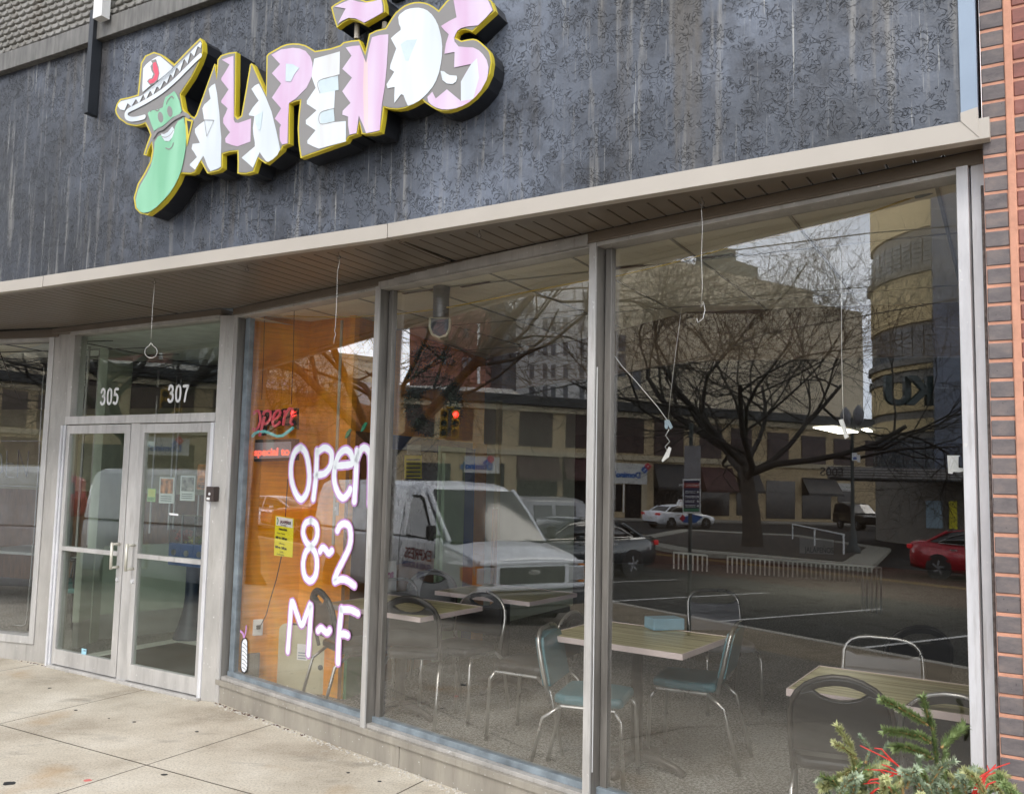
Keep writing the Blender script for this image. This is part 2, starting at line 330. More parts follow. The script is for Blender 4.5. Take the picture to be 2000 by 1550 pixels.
# walk: slabs with real joints
mb = WB(); ss = [-30+1.48*i for i in range(-8, 34)]; ss = [x-(-30+1.48*17) + (-4.36) - 0.34*0 for x in ss]
tt = [-6.2, -3.49, -2.2, -.6, 1.0, 2.5, 3.82]
for i in range(len(ss)-1):
    for j in range(len(tt)-1):
        a, b_, c, d = ss[i]+.004, ss[i+1]-.004, tt[j]+.004, tt[j+1]-.004
        if tt[j] == -2.2: c = tt[j]
        if tt[j+1] == -2.2: d = tt[j+1]
        mb.poly([ST(a, c, gz(c)), ST(b_, c, gz(c)), ST(b_, d, gz(d)), ST(a, d, gz(d))], 2 if j == 5 else 0)
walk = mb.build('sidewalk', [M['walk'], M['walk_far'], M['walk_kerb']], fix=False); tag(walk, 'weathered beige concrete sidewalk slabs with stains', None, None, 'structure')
mb = WB()
for a, b_ in ((-45, 30),):
    for j in range(len(tt)-1): mb.poly([ST(a, tt[j], gz(tt[j])-.008), ST(b_, tt[j], gz(tt[j])-.008), ST(b_, tt[j+1], gz(tt[j+1])-.008), ST(a, tt[j+1], gz(tt[j+1])-.008)])
tag(mb.build('ground', mat('joint_dirt', (.10, .085, .065), .95, bmp=.5), fix=False), 'dirt in the sidewalk joints', None, None, 'structure')
mb = WB().obox(ST(-70, 3.82, -.9), ES*110, ET*.16, (0, 0, .555)); tag(mb.build('kerb', mat('kerb_stone', (.34, .32, .28), .85, bmp=.4), bevel=.01), 'pale concrete kerb', None, None, 'structure')
mb = WB().poly([ST(-260, 3.9, GZ), ST(160, 3.9, GZ), ST(160, 400, GZ), ST(-260, 400, GZ)])
tag(mb.build('road', M['asphalt'], fix=False), 'dark worn asphalt', None, None, 'structure')
mb = WB().poly([ST(-400, -260, -1.2), ST(400, -260, -1.2), ST(400, 600, -1.2), ST(-400, 600, -1.2)])
tag(mb.build('terrain', mat('earth', (.12, .11, .09), .95), fix=False), 'earth', None, None, 'structure')
mb = WB().poly([ST(-60, 11.2, GZ+.004), ST(20, 11.2, GZ+.004), ST(20, 19.5, GZ+.004), ST(-60, 19.5, GZ+.004)])
tag(mb.build('brick_road', mat('brick_paving', (.050, .020, .015), .9, var=.5, vs=2, bmp=.4, bs=30, spec=.1), fix=False), 'dark red brick paved lane', None, None, 'structure')
mb = WB()
for s in (-6.05, -8.75, -11.5, -14.3, -17.1, -19.9, -3.3):
    mb.poly([ST(s-.05, 4.25, GZ+.005), ST(s+.05, 4.25, GZ+.005), ST(s+.3, 9.4, GZ+.005), ST(s+.2, 9.4, GZ+.005)])
tag(mb.build('road_markings', mat('road_paint', (.5, .5, .49), .8, var=.3, vs=9), fix=False), 'white parking bay lines', None, None, 'structure')
mb = WB()
for t in (15.15, 15.4): mb.poly([ST(-60, t, GZ+.009), ST(20, t, GZ+.009), ST(20, t+.1, GZ+.009), ST(-60, t+.1, GZ+.009)])
tag(mb.build('road_centre_line', mat('yellow_paint', (.42, .27, .05), .8, var=.3), fix=False), 'yellow double centre line', None, None, 'structure')

# ================================================================== restaurant shell
tri = [TL, T0, T1, T2, T3]
def offs(pts, d):                       # polyline moved outward (towards the street) by d
    out = []
    for i, p in enumerate(pts):
        a = pts[max(i-1, 0)]; b = pts[min(i+1, len(pts)-1)]; e = (b-a).normalized(); out.append(p + Vector((e.y, -e.x, 0))*d)
    return out
def wall(name, pts, z0, z1, thick, m, off=0, bevel=0):
    mb = WB(); A_ = offs(pts, off); B_ = offs(pts, off-thick)
    for i in range(len(pts)-1):
        q = [A_[i], A_[i+1], B_[i+1], B_[i]]; mb.hexa([p+Vector((0, 0, z0)) for p in q] + [p+Vector((0, 0, z1)) for p in q])
    return mb.build(name, m, rest, bevel=bevel)
# stucco, with a fine grid so that the troweled skin can really stand out
mb = WB(); A_ = tri
mb2 = None
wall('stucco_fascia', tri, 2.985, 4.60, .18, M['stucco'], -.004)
wall('fascia_trim', [TL, T0, T1+(T0-T1).normalized()*.004], 2.92, 2.997, .05, M['trim'], .012, .002)
wall('fascia_trim', [T1+(T2-T1).normalized()*.004, T2+(T1-T2).normalized()*.003], 2.921, 2.998, .05, M['trim'], .013, .002)
wall('fascia_trim', [T2+(T3-T2).normalized()*.003, T3+(T3-T2).normalized()*.035], 2.922, 2.9985, .05, M['trim'], .014, .002)
e3 = (T3-T2).normalized(); o3 = Vector((e3.y, -e3.x, 0))
mb = WB().obox(T3+e3*-.055+o3*.012+Vector((0, 0, 3.03)), e3*.055, -o3*.1, (0, 0, 1.6))
mb.build('corner_trim', M['slate'], rest, bevel=.002)
mb = WB(); q = [T3+e3*-.055+o3*.0165+Vector((0, 0, 3.03)), T3+o3*.0165+Vector((0, 0, 3.04)), T3+o3*.0165+e3*.001+Vector((0, 0, 2.93)), T3+e3*-.055+o3*.0165+Vector((0, 0, 3.0))]
mb.prism(q, -o3*.03); mb.build('corner_flashing', M['trim'], rest)
# ledge and woven screen wall above
wall('ledge', tri, 4.565, 4.70, .22, M['ledge'], .045, .004)
m, nt, n, l, b = nm('basket_block'); v = coords(n, l, (1, 1, 1)); c1 = ramp(n, l, tnoise(n, l, v, 4, 5, .6), [(.3, (.19, .18, .16)), (.7, (.33, .32, .30))])
c1 = mixc(n, l, c1, (.09, .06, .03), ramp(n, l, tnoise(n, l, coords(n, l, (2, 2, .6)), 2.2, 4), [(.52, (0, 0, 0)), (.7, (.6, .6, .6))])); l.new(c1, b.inputs['Base Color']); b.inputs['Roughness'].default_value = .7
wall('screen_backing', tri, 4.70, 6.2, .1, mat('screen_pale', (.50, .49, .45), .8, var=.15, vs=9), -.03)
mb = WB(); vl = (T2-T1).normalized(); ol = Vector((vl.y, -vl.x, 0))
for r in range(26):
    z = 4.715 + r*.05
    for k in range(int(3.6/.085)):
        p = T1 + (T0-T1).normalized()*1.3 + vl*(k*.085 + (.0425 if r % 2 else 0) + 0) + Vector((0, 0, z))
        c = [(0, .004), (.012, .03), (.05, .036), (.066, .03), (.066, .012), (.05, .0)]
        mb.prism([p+vl*a+Vector((0, 0, h))+ol*(-.02) for a, h in c], ol*.026)
mb.build('screen_blocks', m, rest, bevel=.004, seg=1)
# white post + dark downpipe at left
pd = Dpx; q = onpl(196, 100, T1+ol*.06, -ol)
mb = WB().obox(Vector((q.x, q.y, 4.66))-vl*.015, vl*.09, ol*.06, (0, 0, 1.2)); mb.build('white_post', M['white'], rest)
q2 = onpl(184, 200, T1, -ol)
mb = WB().obox(Vector((q2.x, q2.y, 4.045)), vl*.045, ol*.075, (0, 0, .72)); mb.build('downpipe', M['darkmetal'], rest, bevel=.003)
# soffit slats
edge_in = [TL+inn((T0-TL).normalized())*1.9, Vector((-4.6, 7.72, 0)), PD+ED*-1.95, PD+ED*0, PW, Wp(5.3, 0)]
mb = WB(); mg = WB(); mg.poly([p+Vector((0, 0, 2.962)) for p in [TL, T0, T1, T2, T3, Wp(5.3, 0, .3), Wp(0, 0, .4), PD+ND*.3, PD+ED*-2+ND*.3, PD+ED*-6+ND*1.2]]); mg.build('soffit_backing', M['soffit_gap'], rest, fix=False)
def ray_seg(p, d):                      # distance from p along d to the window line
    best = 9
    segs = [(PD+ED*-2.05, PD), (PD, PW), (PW, Wp(5.4, 0)), (PD+ED*-2.05-EL*4, PD+ED*-2.05)]
    for a, b_ in segs:
        e = b_-a; den = d.x*e.y-d.y*e.x
        if abs(den) < 1e-9: continue
        w = a-p; t = (w.x*e.y-w.y*e.x)/den; s = (w.x*d.y-w.y*d.x)/den
        if -.01 <= s <= 1.01 and 0 < t < best: best = t
    return best
for a, b_ in ((TL, T1), (T1, T2), (T2, T3)):
    e = (b_-a).normalized(); d = inn(e); L = (b_-a).length; k = 0
    while k*.1 < L:
        p = a+e*(k*.1)+Vector((0, 0, 0)); w = min(.1, L-k*.1)-.007
        t1 = ray_seg(p, d); t2 = ray_seg(p+e*w, d)
        if t1 < 8 and t2 < 8 and t1 > .13 and t2 > .13:
            q = [p+d*.10, p+e*w+d*.10, p+e*w+d*(t2+.0), p+d*(t1+.0)]
            mb.prism([x+Vector((0, 0, 2.937)) for x in q], (0, 0, .012))
        k += 1
mb.build('soffit_slats', M['soffit'], rest, bevel=.0025, seg=1)
mb = WB()
for a, b_ in ((TL, T1), (T1, T2), (T2, T3+e3*.03)):
    e = (b_-a).normalized(); d = inn(e); mb.obox(a+d*.03+Vector((0, 0, 2.930)), b_-a, d*.085, (0, 0, .02))
mb.build('soffit_edge', M['soffit'], rest)
# ------------------------------------------------------------------ right-hand windows
gs = mat('glazing_stop_grey', (.22, .26, .29), .5, .2, var=.35, vs=9)
def wb(name, u0, u1, z0, z1, d0, d1, m, bevel=.002):
    return WB().obox(Wp(u0, z0, d0), EW*(u1-u0), NW*(d1-d0), (0, 0, z1-z0)).build(name, m, rest, bevel=bevel)
UM = [0.0, Wu(733.2, 560)[0], Wu(1150.8, 475)[0], Wu(1868.3, 322.7)[0]]
wb('header', 0, 5.30, 2.882, 2.932, -.012, .16, M['soffit'])
wb('header_frame', .02, 5.12, 2.862, 2.8815, .006, .12, M['alu_dull'])
# bent, peeling strip over the middle pane
mb = WB(); 
for i in range(12):
    a = i/11; u = UM[1]+.05+(UM[2]-UM[1]-.05)*a; zz = .012*math.sin(a*3)*1.0+.02*a
    b2 = (i+1)/11; u2 = UM[1]+.05+(UM[2]-UM[1]-.05)*b2
    if i < 11: mb.obox(Wp(u, 2.868, -.016), EW*(u2-u), NW*.004, (0, 0, .034+zz))
mb.build('peeled_flashing', M['alu_dull'], rest)
for i, u in enumerate(UM[:3]):
    wb('mullion', u, u+.042, .128 if i else .0, 2.882, 0, .014, M['alu']); wb('mullion_core', u+.002, u+.040, .13, 2.88, .014, .10, M['mullion_dark'])
    if i: wb('mullion_inner', u+.047, u+.085, .15, 2.862, .078, .115, M['mullion_dark'])
    else: wb('mullion_inner', u+.05, u+.11, .15, 2.862, .072, .115, gs)
    if i: wb('mullion_inner', u-.045, u, .15, 2.862, .072, .115, gs)
wb('mullion', UM[3], UM[3]+.040, 0, 2.885, -.012, .10, M['alu_white'])
wb('mullion_inner', UM[3]-.02, UM[3]-.001, .1, 2.87, .06, .11, M['alu_dull'])
wb('jamb', UM[3]+.046, UM[3]+.095, 0, 2.885, .004, .10, M['alu_white'])
wb('caulk', UM[3]+.079, UM[3]+.088, 0, 2.8, -.002, .01, mat('old_caulk', (.14, .12, .11), .9, var=.5, vs=60))
mb = WB()
us = [0.0, 2.05, UM[2]+.02, 5.2]
for a, b_ in zip(us, us[1:]): mb.obox(Wp(a+.003, -.06, .012), EW*(b_-a-.006), NW*.1, (0, 0, .186))
mb.build('kick_plate', M['alu_kick'], rest, bevel=.002)
wb('sill', .0, 5.2, .128, .165, -.004, .10, M['alu_kick']); wb('sill_lip', .0, 5.2, .165, .188, .02, .10, M['alu_dull'])
wb('glazing_stop', .05, 5.1, .188, .222, .062, .118, gs)
def pane(name, o, eu, w, z0, z1, nn, tilt, g):
    h = z1-z0; t = Vector((nn.x*math.sin(tilt)*1, nn.y*math.sin(tilt)*1, math.cos(tilt)))*h
    th = nn*.006; return WB().obox(o, eu*w, th, t).build(name, g, rest)
for i in range(3):
    u0 = UM[i]+.035; u1 = UM[i+1]+.005
    lean = NW*(math.tan(TILT)*-1.3)     # each pane leans back a touch
    pane('window_pane', Wp(u0, .2, GD)+lean, EW, u1-u0, .2, 2.87, NW, TILT, M['glass'])
# white tape bead on second mullion
mb = WB().obox(Wp(UM[2]+.042, .30, .02), EW*.0025, NW*.006, (0, 0, 1.95)); mb.build('white_bead', M['white'], rest)
# ------------------------------------------------------------------ doors
def Du(x, y, d=0): p = Dpx(x, y, d); return (p-PD).dot(ED), p.z
def db(name, u0, u1, z0, z1, d0, d1, m, par=None, bevel=.002):
    mb = MB() if par is not None and par is not rest else WB()
    o = Dp(u0, z0, d0) if par is None or par is rest else Dp(u0, z0, d0)
    if par is not None and par is not rest: mb.world = False; o = o - Vector(rest.location)
    return mb.obox(o, ED*(u1-u0), ND*(d1-d0), (0, 0, z1-z0)).build(name, m, par or rest, bevel=bevel)
uL, uL1, uL2, uC0, uC1, uR1, uR2, uR = [Du(x, 828)[0] for x in (131, 137, 245, 256, 273.7, 283, 407, 419.5)]
print('door u', [round(x, 2) for x in (uL, uL1, uL2, uC0, uC1, uR1, uR2, uR)])
mb = WB().prism([PD, PW, PW+NW*.12, PD+ND*.12], (0, 0, 2.884)); mb.build('pilaster', M['alu_dull'], rest, bevel=.003)
db('door_jamb', uR-.035, uR, 0, 2.06, -.01, .09, M['alu_white'])
db('transom_bar', uL-.03, uR, 2.066, 2.135, -.004, .10, M['alu'])
db('transom_frame', uL-.03, uR, 2.855, 2.884, -.01, .12, M['alu_dull'])
db('header', uL-.3, uR+.02, 2.884, 2.93, -.015, .12, M['soffit'])
db('threshold', uL-.02, uR, 0, .022, -.03, .12, M['alu'])
db('transom_frame', uL-.03, uL+.03, 2.135, 2.855, 0, .12, M['alu_dull'])
mb = WB().obox(Dp(uL+.03, 2.135, .06), ED*(uR-uL-.03), ND*.006, (0, 0, .72)); mb.build('transom_pane', M['glass_door'], rest)
for k, a in enumerate((0, .028, .056)): db('door_jamb', uL-.045+a-.03, uL-.045+a-.006, 0, 2.06, -.012+.012*k, .09, M['alu_white'])
# left pilaster and left window
PL = onz(97.6, 1297, 0); PL1 = onz(64, 1291.5, 0)
mb = WB().prism([PL1, PL+ED*.0, PL+ND*.12, PL1+ND*.14], (0, 0, 2.884)); mb.build('pilaster', M['alu_dull'], rest, bevel=.003)
def lb(name, u0, u1, z0, z1, d0, d1, m): return WB().obox(PL1+EL*u0+NL*d0+Vector((0, 0, z0)), EL*(u1-u0), NL*(d1-d0), (0, 0, z1-z0)).build(name, m, rest, bevel=.002)
lb('kick_plate', -3.2, 0, -.05, .15, .004, .1, M['alu_dull']); lb('sill', -3.2, .0, .15, .215, -.012, .1, M['alu'])
lb('mullion', -.055, .0, .2, 2.86, -.012, .1, M['alu']); lb('header', -3.2, .05, 2.86, 2.93, -.02, .12, M['soffit']); lb('header_frame', -3.2, 0, 2.83, 2.8595, 0, .1, M['alu_dull'])
mb = WB().obox(PL1+EL*-3.2+NL*.06+Vector((0, 0, .2)), EL*3.15, NL*.006, (0, 0, 2.64)); mb.build('window_pane', M['glass'], rest)
# door leaves: stiles, rails, push bar, glass, pull handle, lock
def leaf(a, b_, sl, sr, hinge):
    o = Vector(rest.location)
    def q(u0, u1, z0, z1, d0, d1, mb): mb.obox(Dp(u0, z0, d0)-o, ED*(u1-u0), ND*(d1-d0), (0, 0, z1-z0))
    mb = MB(); q(a, a+sl, .03, 2.058, 0, .045, mb); q(b_-sr, b_, .03, 2.058, 0, .045, mb); q(a+sl, b_-sr, 1.985, 2.058, .001, .044, mb); q(a+sl, b_-sr, .03, .155, .001, .044, mb)
    dr = mb.build('door', M['alu'], rest, bevel=.002)
    mb = MB(); q(a+sl-.01, b_-sr+.01, .15, 1.99, .02, .026, mb); mb.build('door_glass', M['glass_door'], dr)
    mb = MB(); q(a+sl-.012, b_-sr+.012, .985, 1.02, -.004, .05, mb); mb.build('push_bar', M['alu'], dr, bevel=.002)
    return dr
dl = leaf(uL, uC0-.005, .045, uC0-uL2, 0); dr_ = leaf(uC1-.0, uR-.037, uR1-uC1, .04, 1)
db('door_post', uC0, uC1-.005, .02, 2.064, .004, .05, M['alu'])
for par, uu in ((dl, uC0-.05), (dr_, uC1+.025)):
    o = Vector(rest.location); mb = MB(); P_ = lambda z, d: Dp(uu, z, d)-o
    mb.tube([P_(1.085, 0), P_(1.085, -.07)], .011, 10).tube([P_(.90, 0), P_(.90, -.07)], .011, 10).tube([P_(.885, -.07), P_(1.10, -.07)], .0115, 12)
    mb.build('pull_handle', mat('cream_metal', (.62, .60, .52), .35, .3), par, smooth=True)
    mb = MB(); c = P_(.80, 0)
    mb.tube([c, c-ND*.012], .016, 14); mb.build('lock', M['alu_white'], par)
# door-side entry buzzer on the pilaster
P_ = onpl(419, 965, PD, ND); mb = WB(); c = Dp(0.03, P_.z, -.002)
c = onpl(421, 964, (PD+PW)/2, ND); e_ = (PW-PD).normalized(); 
tmp = empty('door_buzzer', c, 'small dark brown entry buzzer box fixed to the pilaster beside the doors', 'buzzer')
mb = MB().obox(-ED*.045+Vector((0, 0, -.055)), ED*.085, -ND*.055, (0, 0, .11)); mb.build('housing', mat('buzzer_brown', (.05, .036, .032), .45), tmp, bevel=.006)
mb = MB().tube([-ED*.0-ND*.055, -ND*.059], .011, 14); mb.build('button', M['alu_white'], tmp)
mb = MB().obox(-ED*.03-ND*.0555+Vector((0, 0, -.045)), ED*.034, -ND*.001, (0, 0, .018)); mb.build('label_plate', M['white'], tmp)
# ------------------------------------------------------------------ neighbouring brick pier
brk = empty('brick_building', (1.66, 3.02, 0), 'neighbouring brick building, dark header bricks with pink mortar beside the window', 'building')
BP = Vector((1.668, 3.022, 0)); eb = Vector((.862, -.507, 0)).normalized(); nb = inn(eb)
mb = WB().obox(BP+nb*.004, eb*1.6, nb*.5, (0, 0, 6.2)); mb.build('mortar_wall', M['mortar'], brk)
mb = WB(); mr = WB()
for k in range(94):
    z = .004+k*.0668; j = random.uniform(-.003, .003)
    def brickp(mm, u0, u1, z0, z1, s):
        p = 5
        mm.obox(BP+eb*(u0+random.uniform(-.001, .002))+nb*(-.0+random.uniform(-.002, .001))+Vector((0, 0, z0+random.uniform(-.0015, .0015))), eb*(u1-u0+random.uniform(-.003, .001)), nb*.06, (0, 0, z1-z0+random.uniform(-.001, .001)))
    brickp(mb, .0, .075, z, z+.0555, 0)
    brickp(mr if random.random() < .8 else mb, .100, .30, z, z+.0555, 0); brickp(mr if random.random() < .5 else mb, .31, .40, z, z+.0555, 0)
    brickp(mr, .41, .61, z, z+.0555, 0); brickp(mr, .62, .82, z, z+.0555, 0)
mb.build('dark_bricks', M['brick_dark'], brk, bevel=.003, seg=1); mr.build('red_bricks', M['brick_red'], brk, bevel=.003, seg=1)
mb = WB().obox(BP+nb*-.006+eb*.074, eb*.026, nb*.03, (0, 0, 6.2)); mb.build('mortar_joint', M['mortar'], brk, bevel=.004)
# ================================================================== SHOP SIGN
FN = -ol; SOFF = .165
def sg(x, y, d=0): return onpl(x, y, T1+ol*(SOFF+d), FN)
z1 = lambda X, Y: (210+X/4.079, 60+Y/4.079)
z5 = lambda X, Y: (620+X/5.263, Y/5.263)
z6 = lambda X, Y: (340+X/5.263, 60+Y/5.263)
sign = empty('shop_sign', sg(600, 250), 'large jagged shop sign with chilli in a sombrero and yellow edged lettering', 'sign')
outline = [(391, 74.5), (396, 82), (397, 100), (389, 123), (375, 151), (353, 184), (358, 213), (365, 222), (379, 229.5), (383, 224), (419, 124.6), (421.5, 131), (423, 152), (424.6, 117), (431, 108.5), (446, 103.5), (461.6, 101.5), (461, 150), (459.7, 226), (464, 231), (471, 226), (480, 176), (488.2, 126.5), (491, 123.7), (494, 126), (507, 155), (519.5, 184), (520.5, 109.4), (524.3, 104.7), (549, 90.4), (560, 86.5), (571.8, 85), (584, 85.5), (596.5, 88.5), (606, 94), (615.5, 99.9), (644, 95.2), (664.9, 88.5), (670.6, 82.8), (687, 79.5), (702, 78), (713, 103.5), (720.7, 66.5), (734, 59.9), (753, 55.1), (764.4, 36.1), (772, 25.5), (781.5, 17.1), (790, 11), (800.5, 6.7), (810, 4.6), (819.5, 4.2), (829, 5.3), (838.5, 8.6), (848, 14), (856.6, 20.9), (870.8, 3.8), (886, -11), (900, -18), (914.5, -21), (940, -13), (960, 2), (967, 22), (945, 42), (922, 63), (919, 61), (908.8, 58), (900, 59.5), (893.6, 64.6), (890, 74), (901.2, 80), (912, 77.5), (924, 76), (932, 78), (938, 82), (950, 93), (956, 100), (959, 109), (960.5, 121.6), (957, 144), (946, 167), (927, 189), (908, 204), (886, 214), (874, 217), (861.3, 217), (851, 214), (842.3, 209), (832, 202), (824.3, 195), (802.4, 207), (789, 212), (775.8, 214), (762, 213), (750.2, 210), (747, 235), (743, 258), (726, 262), (706, 262), (701.7, 240), (699, 262), (681, 268), (676, 277), (635, 292), (587, 309), (583, 282), (581.3, 251.9), (583, 224), (586, 196.8), (576, 199), (566, 203), (565.5, 281), (552.8, 286), (550, 293), (518.6, 320), (504.4, 310), (495.8, 336), (480, 340), (463.5, 339), (464, 318), (463.5, 295.6), (449, 297), (435, 301), (434.5, 328), (427, 334), (404.6, 339), (392.3, 316), (381, 337), (372, 340), (357, 339), (353, 340), (346, 357), (332.6, 378), (320, 394), (306, 407), (288.5, 420), (273.7, 417), (264, 407), (261, 386), (268.8, 359), (281, 339.5), (293.4, 315), (297, 295), (295.8, 280.6), (290, 293), (287, 304), (280, 302.7), (286, 283), (293.4, 263.5), (289, 252), (283.5, 241.4), (275, 245), (266.4, 246.3), (256, 245), (246.8, 242.6), (232, 231.6), (226, 222), (224.7, 214.5), (228, 203), (234.5, 193.6), (252, 190), (268.8, 185), (272, 155), (275, 123.7), (283.5, 109), (300.7, 101.7), (315.4, 106.6), (340, 126), (365, 100)]
def inset(poly, d):
    n_ = len(poly); out = []
    area = sum(poly[i][0]*poly[(i+1) % n_][1]-poly[(i+1) % n_][0]*poly[i][1] for i in range(n_)); s = 1 if area > 0 else -1
    for i in range(n_):
        a = Vector(poly[i-1]); p = Vector(poly[i]); c = Vector(poly[(i+1) % n_]); e1 = (p-a).normalized(); e2 = (c-p).normalized()
        n1 = Vector((-e1.y, e1.x))*s; n2 = Vector((-e2.y, e2.x))*s; b_ = n1+n2
        if b_.length < .35: b_ = (n1+n2+ (a-p).normalized()*0); 
        k = min(2.2, 1/max(.25, b_.length/2)) if b_.length > 1e-6 else 0
        b_ = b_.normalized() if b_.length > 1e-6 else n1
        q = p+b_*d*k; out.append((q.x, q.y))
    return out
M['s_black'] = mat('sign_return_black', (.010, .011, .014), .32, var=.2)
M['s_yel'] = mat('sign_edge_yellow', (.62, .50, .035), .38, var=.08)
M['s_gray'] = mat('sign_face_grey', (.235, .225, .22), .34, var=.05, vs=2)
def band(name, c1, c2, vs=5, sc=(4, 4, .6)):
    m, nt, n, l, b = nm(name); v = coords(n, l, sc); c = ramp(n, l, tnoise(n, l, v, vs*.45, 2, .4), [(.35, c1), (.65, c2)]); l.new(c, b.inputs['Base Color']); b.inputs['Roughness'].default_value = .28; return m
M['s_white'] = band('sign_white', (.60, .65, .70), (.72, .77, .81)); M['s_pink'] = band('sign_pink', (.62, .42, .60), (.68, .57, .71))
M['s_beige'] = band('sign_beige', (.58, .56, .54), (.72, .76, .80)); M['s_green'] = band('sign_green', (.19, .48, .29), (.27, .58, .38)); M['s_blue'] = mat('sign_pale_blue', (.56, .66, .70), .3)
M['s_rose'] = band('sign_rose', (.74, .52, .53), (.78, .60, .62)); M['s_red'] = mat('sign_red', (.72, .07, .13), .3)
def cabinet(pts, nm_):
    P3 = [sg(x, y) for x, y in pts]
    WB().prism(P3, -ol*.032, 0).build(nm_+'_edge', M['s_yel'], sign)
    WB().prism([p-ol*.032 for p in [sg(x, y) for x, y in inset(pts, .7)]], -ol*.115, 0).build(nm_+'_cabinet', M['s_black'], sign)
    WB().prism([sg(x, y, .0025) for x, y in inset(pts, 2.6)], -ol*.001, 0).build(nm_+'_face', M['s_gray'], sign)
cabinet(outline, 'sign')
til = [z5(*p) for p in [(140, 75), (180, 45), (240, 10), (300, -20), (360, -32), (420, -20), (500, 15), (560, 5), (600, -10), (665, -50), (690, 40), (697, 125), (600, 185), (485, 255), (440, 235), (400, 212), (330, 200), (260, 240), (200, 288), (165, 180)]]
cabinet(til, 'tilde')
lay = [.004]
def art(name, fn, pts, m, d=None):
    lay[0] += .00012
    WB().prism([sg(*fn(*p), (d or 0)+lay[0]) for p in pts], -ol*.0008).build(name, M[m], sign)
def line(name, fn, pts, w, m, extra=.0006):
    mb = WB(); lay[0] += .00012
    ribbon(mb, [sg(*fn(*p), lay[0]) for p in pts], w, ol, 0, extra); mb.build(name, M[m], sign, fix=False)
art('letter', z6, [(355, 600), (385, 565), (420, 545), (440, 640), (465, 850), (475, 1000), (485, 1100), (482, 1250), (480, 1400), (430, 1425), (375, 1445), (345, 1400), (320, 1330), (300, 1285), (255, 1360), (215, 1430), (160, 1385), (165, 1370), (235, 1300), (205, 1250), (180, 1215), (190, 1165), (265, 1155), (235, 1090), (215, 1050), (215, 1010), (260, 965), (310, 930), (300, 860), (290, 800), (310, 760), (345, 730), (375, 700), (365, 650)], 's_white')
art('letter', z6, [(490, 300), (560, 275), (610, 260), (612, 600), (612, 915), (625, 945), (660, 950), (790, 905), (785, 1140), (720, 1165), (650, 1190), (590, 1175), (530, 1150), (525, 1110), (550, 1075), (575, 1045), (540, 1000), (505, 950), (505, 900), (530, 850), (550, 800), (520, 770), (485, 740), (485, 720), (525, 660), (560, 605), (520, 555), (485, 510), (485, 490), (530, 420), (570, 350), (530, 325)], 's_pink')
art('letter', z6, [(795, 600), (830, 565), (870, 545), (900, 600), (940, 680), (1000, 830), (1050, 1030), (1090, 1220), (1060, 1280), (1010, 1325), (965, 1350), (945, 1340), (910, 1295), (880, 1250), (845, 1330), (810, 1410), (750, 1355), (695, 1310), (700, 1300), (770, 1240), (830, 1190), (830, 1150), (815, 1070), (810, 1000), (825, 880), (770, 872), (770, 855), (810, 790), (870, 720), (830, 660)], 's_white')
art('letter', z6, [(1000, 250), (1100, 195), (1220, 178), (1290, 185), (1350, 210), (1400, 270), (1420, 330), (1425, 400), (1415, 470), (1390, 530), (1360, 590), (1310, 640), (1250, 700), (1180, 745), (1172, 900), (1165, 1160), (1110, 1170), (1090, 1130), (1085, 1090), (1085, 1000), (1100, 970), (1035, 905), (1100, 800), (1005, 690), (1100, 545), (1005, 440), (1090, 345)], 's_pink')
art('letter', z6, [(1440, 290), (1705, 215), (1700, 450), (1490, 510), (1485, 530), (1500, 640), (1655, 615), (1645, 795), (1505, 845), (1505, 955), (1765, 930), (1765, 1140), (1490, 1215), (1430, 1190), (1370, 1160), (1370, 1130), (1410, 1080), (1455, 1025), (1355, 960), (1355, 920), (1410, 870), (1465, 820), (1365, 755), (1365, 720), (1410, 655), (1455, 590), (1415, 480), (1425, 380)], 's_white')
art('letter_part', z6, [(1530, 265), (1705, 215), (1700, 450), (1530, 498)], 's_beige'); art('letter_part', z6, [(1485, 515), (1685, 460), (1690, 610), (1500, 645)], 's_blue'); art('letter_part', z6, [(1505, 845), (1640, 800), (1650, 935), (1505, 958)], 's_blue')
art('letter_part', z6, [(1500, 960), (1700, 938), (1690, 1160), (1490, 1213)], 's_beige')
line('outline_mark', z6, [(1500, 645), (1485, 520), (1680, 462)], .003, 's_gray'); line('outline_mark', z6, [(1650, 935), (1505, 958), (1505, 845), (1640, 802)], .003, 's_gray')
art('letter', z5, [(290, 490), (360, 475), (435, 470), (465, 560), (500, 650), (530, 500), (560, 385), (640, 362), (730, 355), (722, 520), (710, 700), (690, 900), (660, 1080), (650, 1210), (640, 1340), (570, 1358), (500, 1370), (465, 1280), (425, 1190), (412, 1280), (400, 1370), (330, 1385), (315, 1290), (315, 1200), (255, 1180), (260, 1140), (340, 1060), (295, 1000), (255, 940), (355, 800), (255, 710), (350, 575)], 's_pink')
art('letter_part', z5, [(478, 600), (500, 650), (515, 600), (520, 900), (525, 1340), (500, 1340), (478, 1280), (470, 900)], 's_rose')
art('letter', z5, [(830, 180), (845, 150), (870, 130), (905, 105), (950, 90), (1000, 83), (1040, 82), (1090, 92), (1130, 110), (1175, 150), (1210, 200), (1240, 260), (1260, 330), (1275, 400), (1282, 480), (1280, 570), (1270, 650), (1250, 745), (1220, 830), (1180, 900), (1130, 960), (1085, 1005), (1040, 1040), (985, 1070), (930, 1090), (905, 1035), (885, 980), (860, 970), (825, 1015), (790, 1060), (790, 980), (795, 895), (720, 910), (710, 870), (750, 805), (790, 740), (745, 710), (750, 670), (760, 640), (785, 570), (810, 500), (780, 445), (755, 395), (805, 350), (855, 310), (855, 285), (838, 250)], 's_white')
art('letter_part', z5, [(855, 460), (885, 435), (920, 415), (1025, 405), (990, 490), (960, 560), (935, 630), (905, 625), (880, 545)], 's_blue')
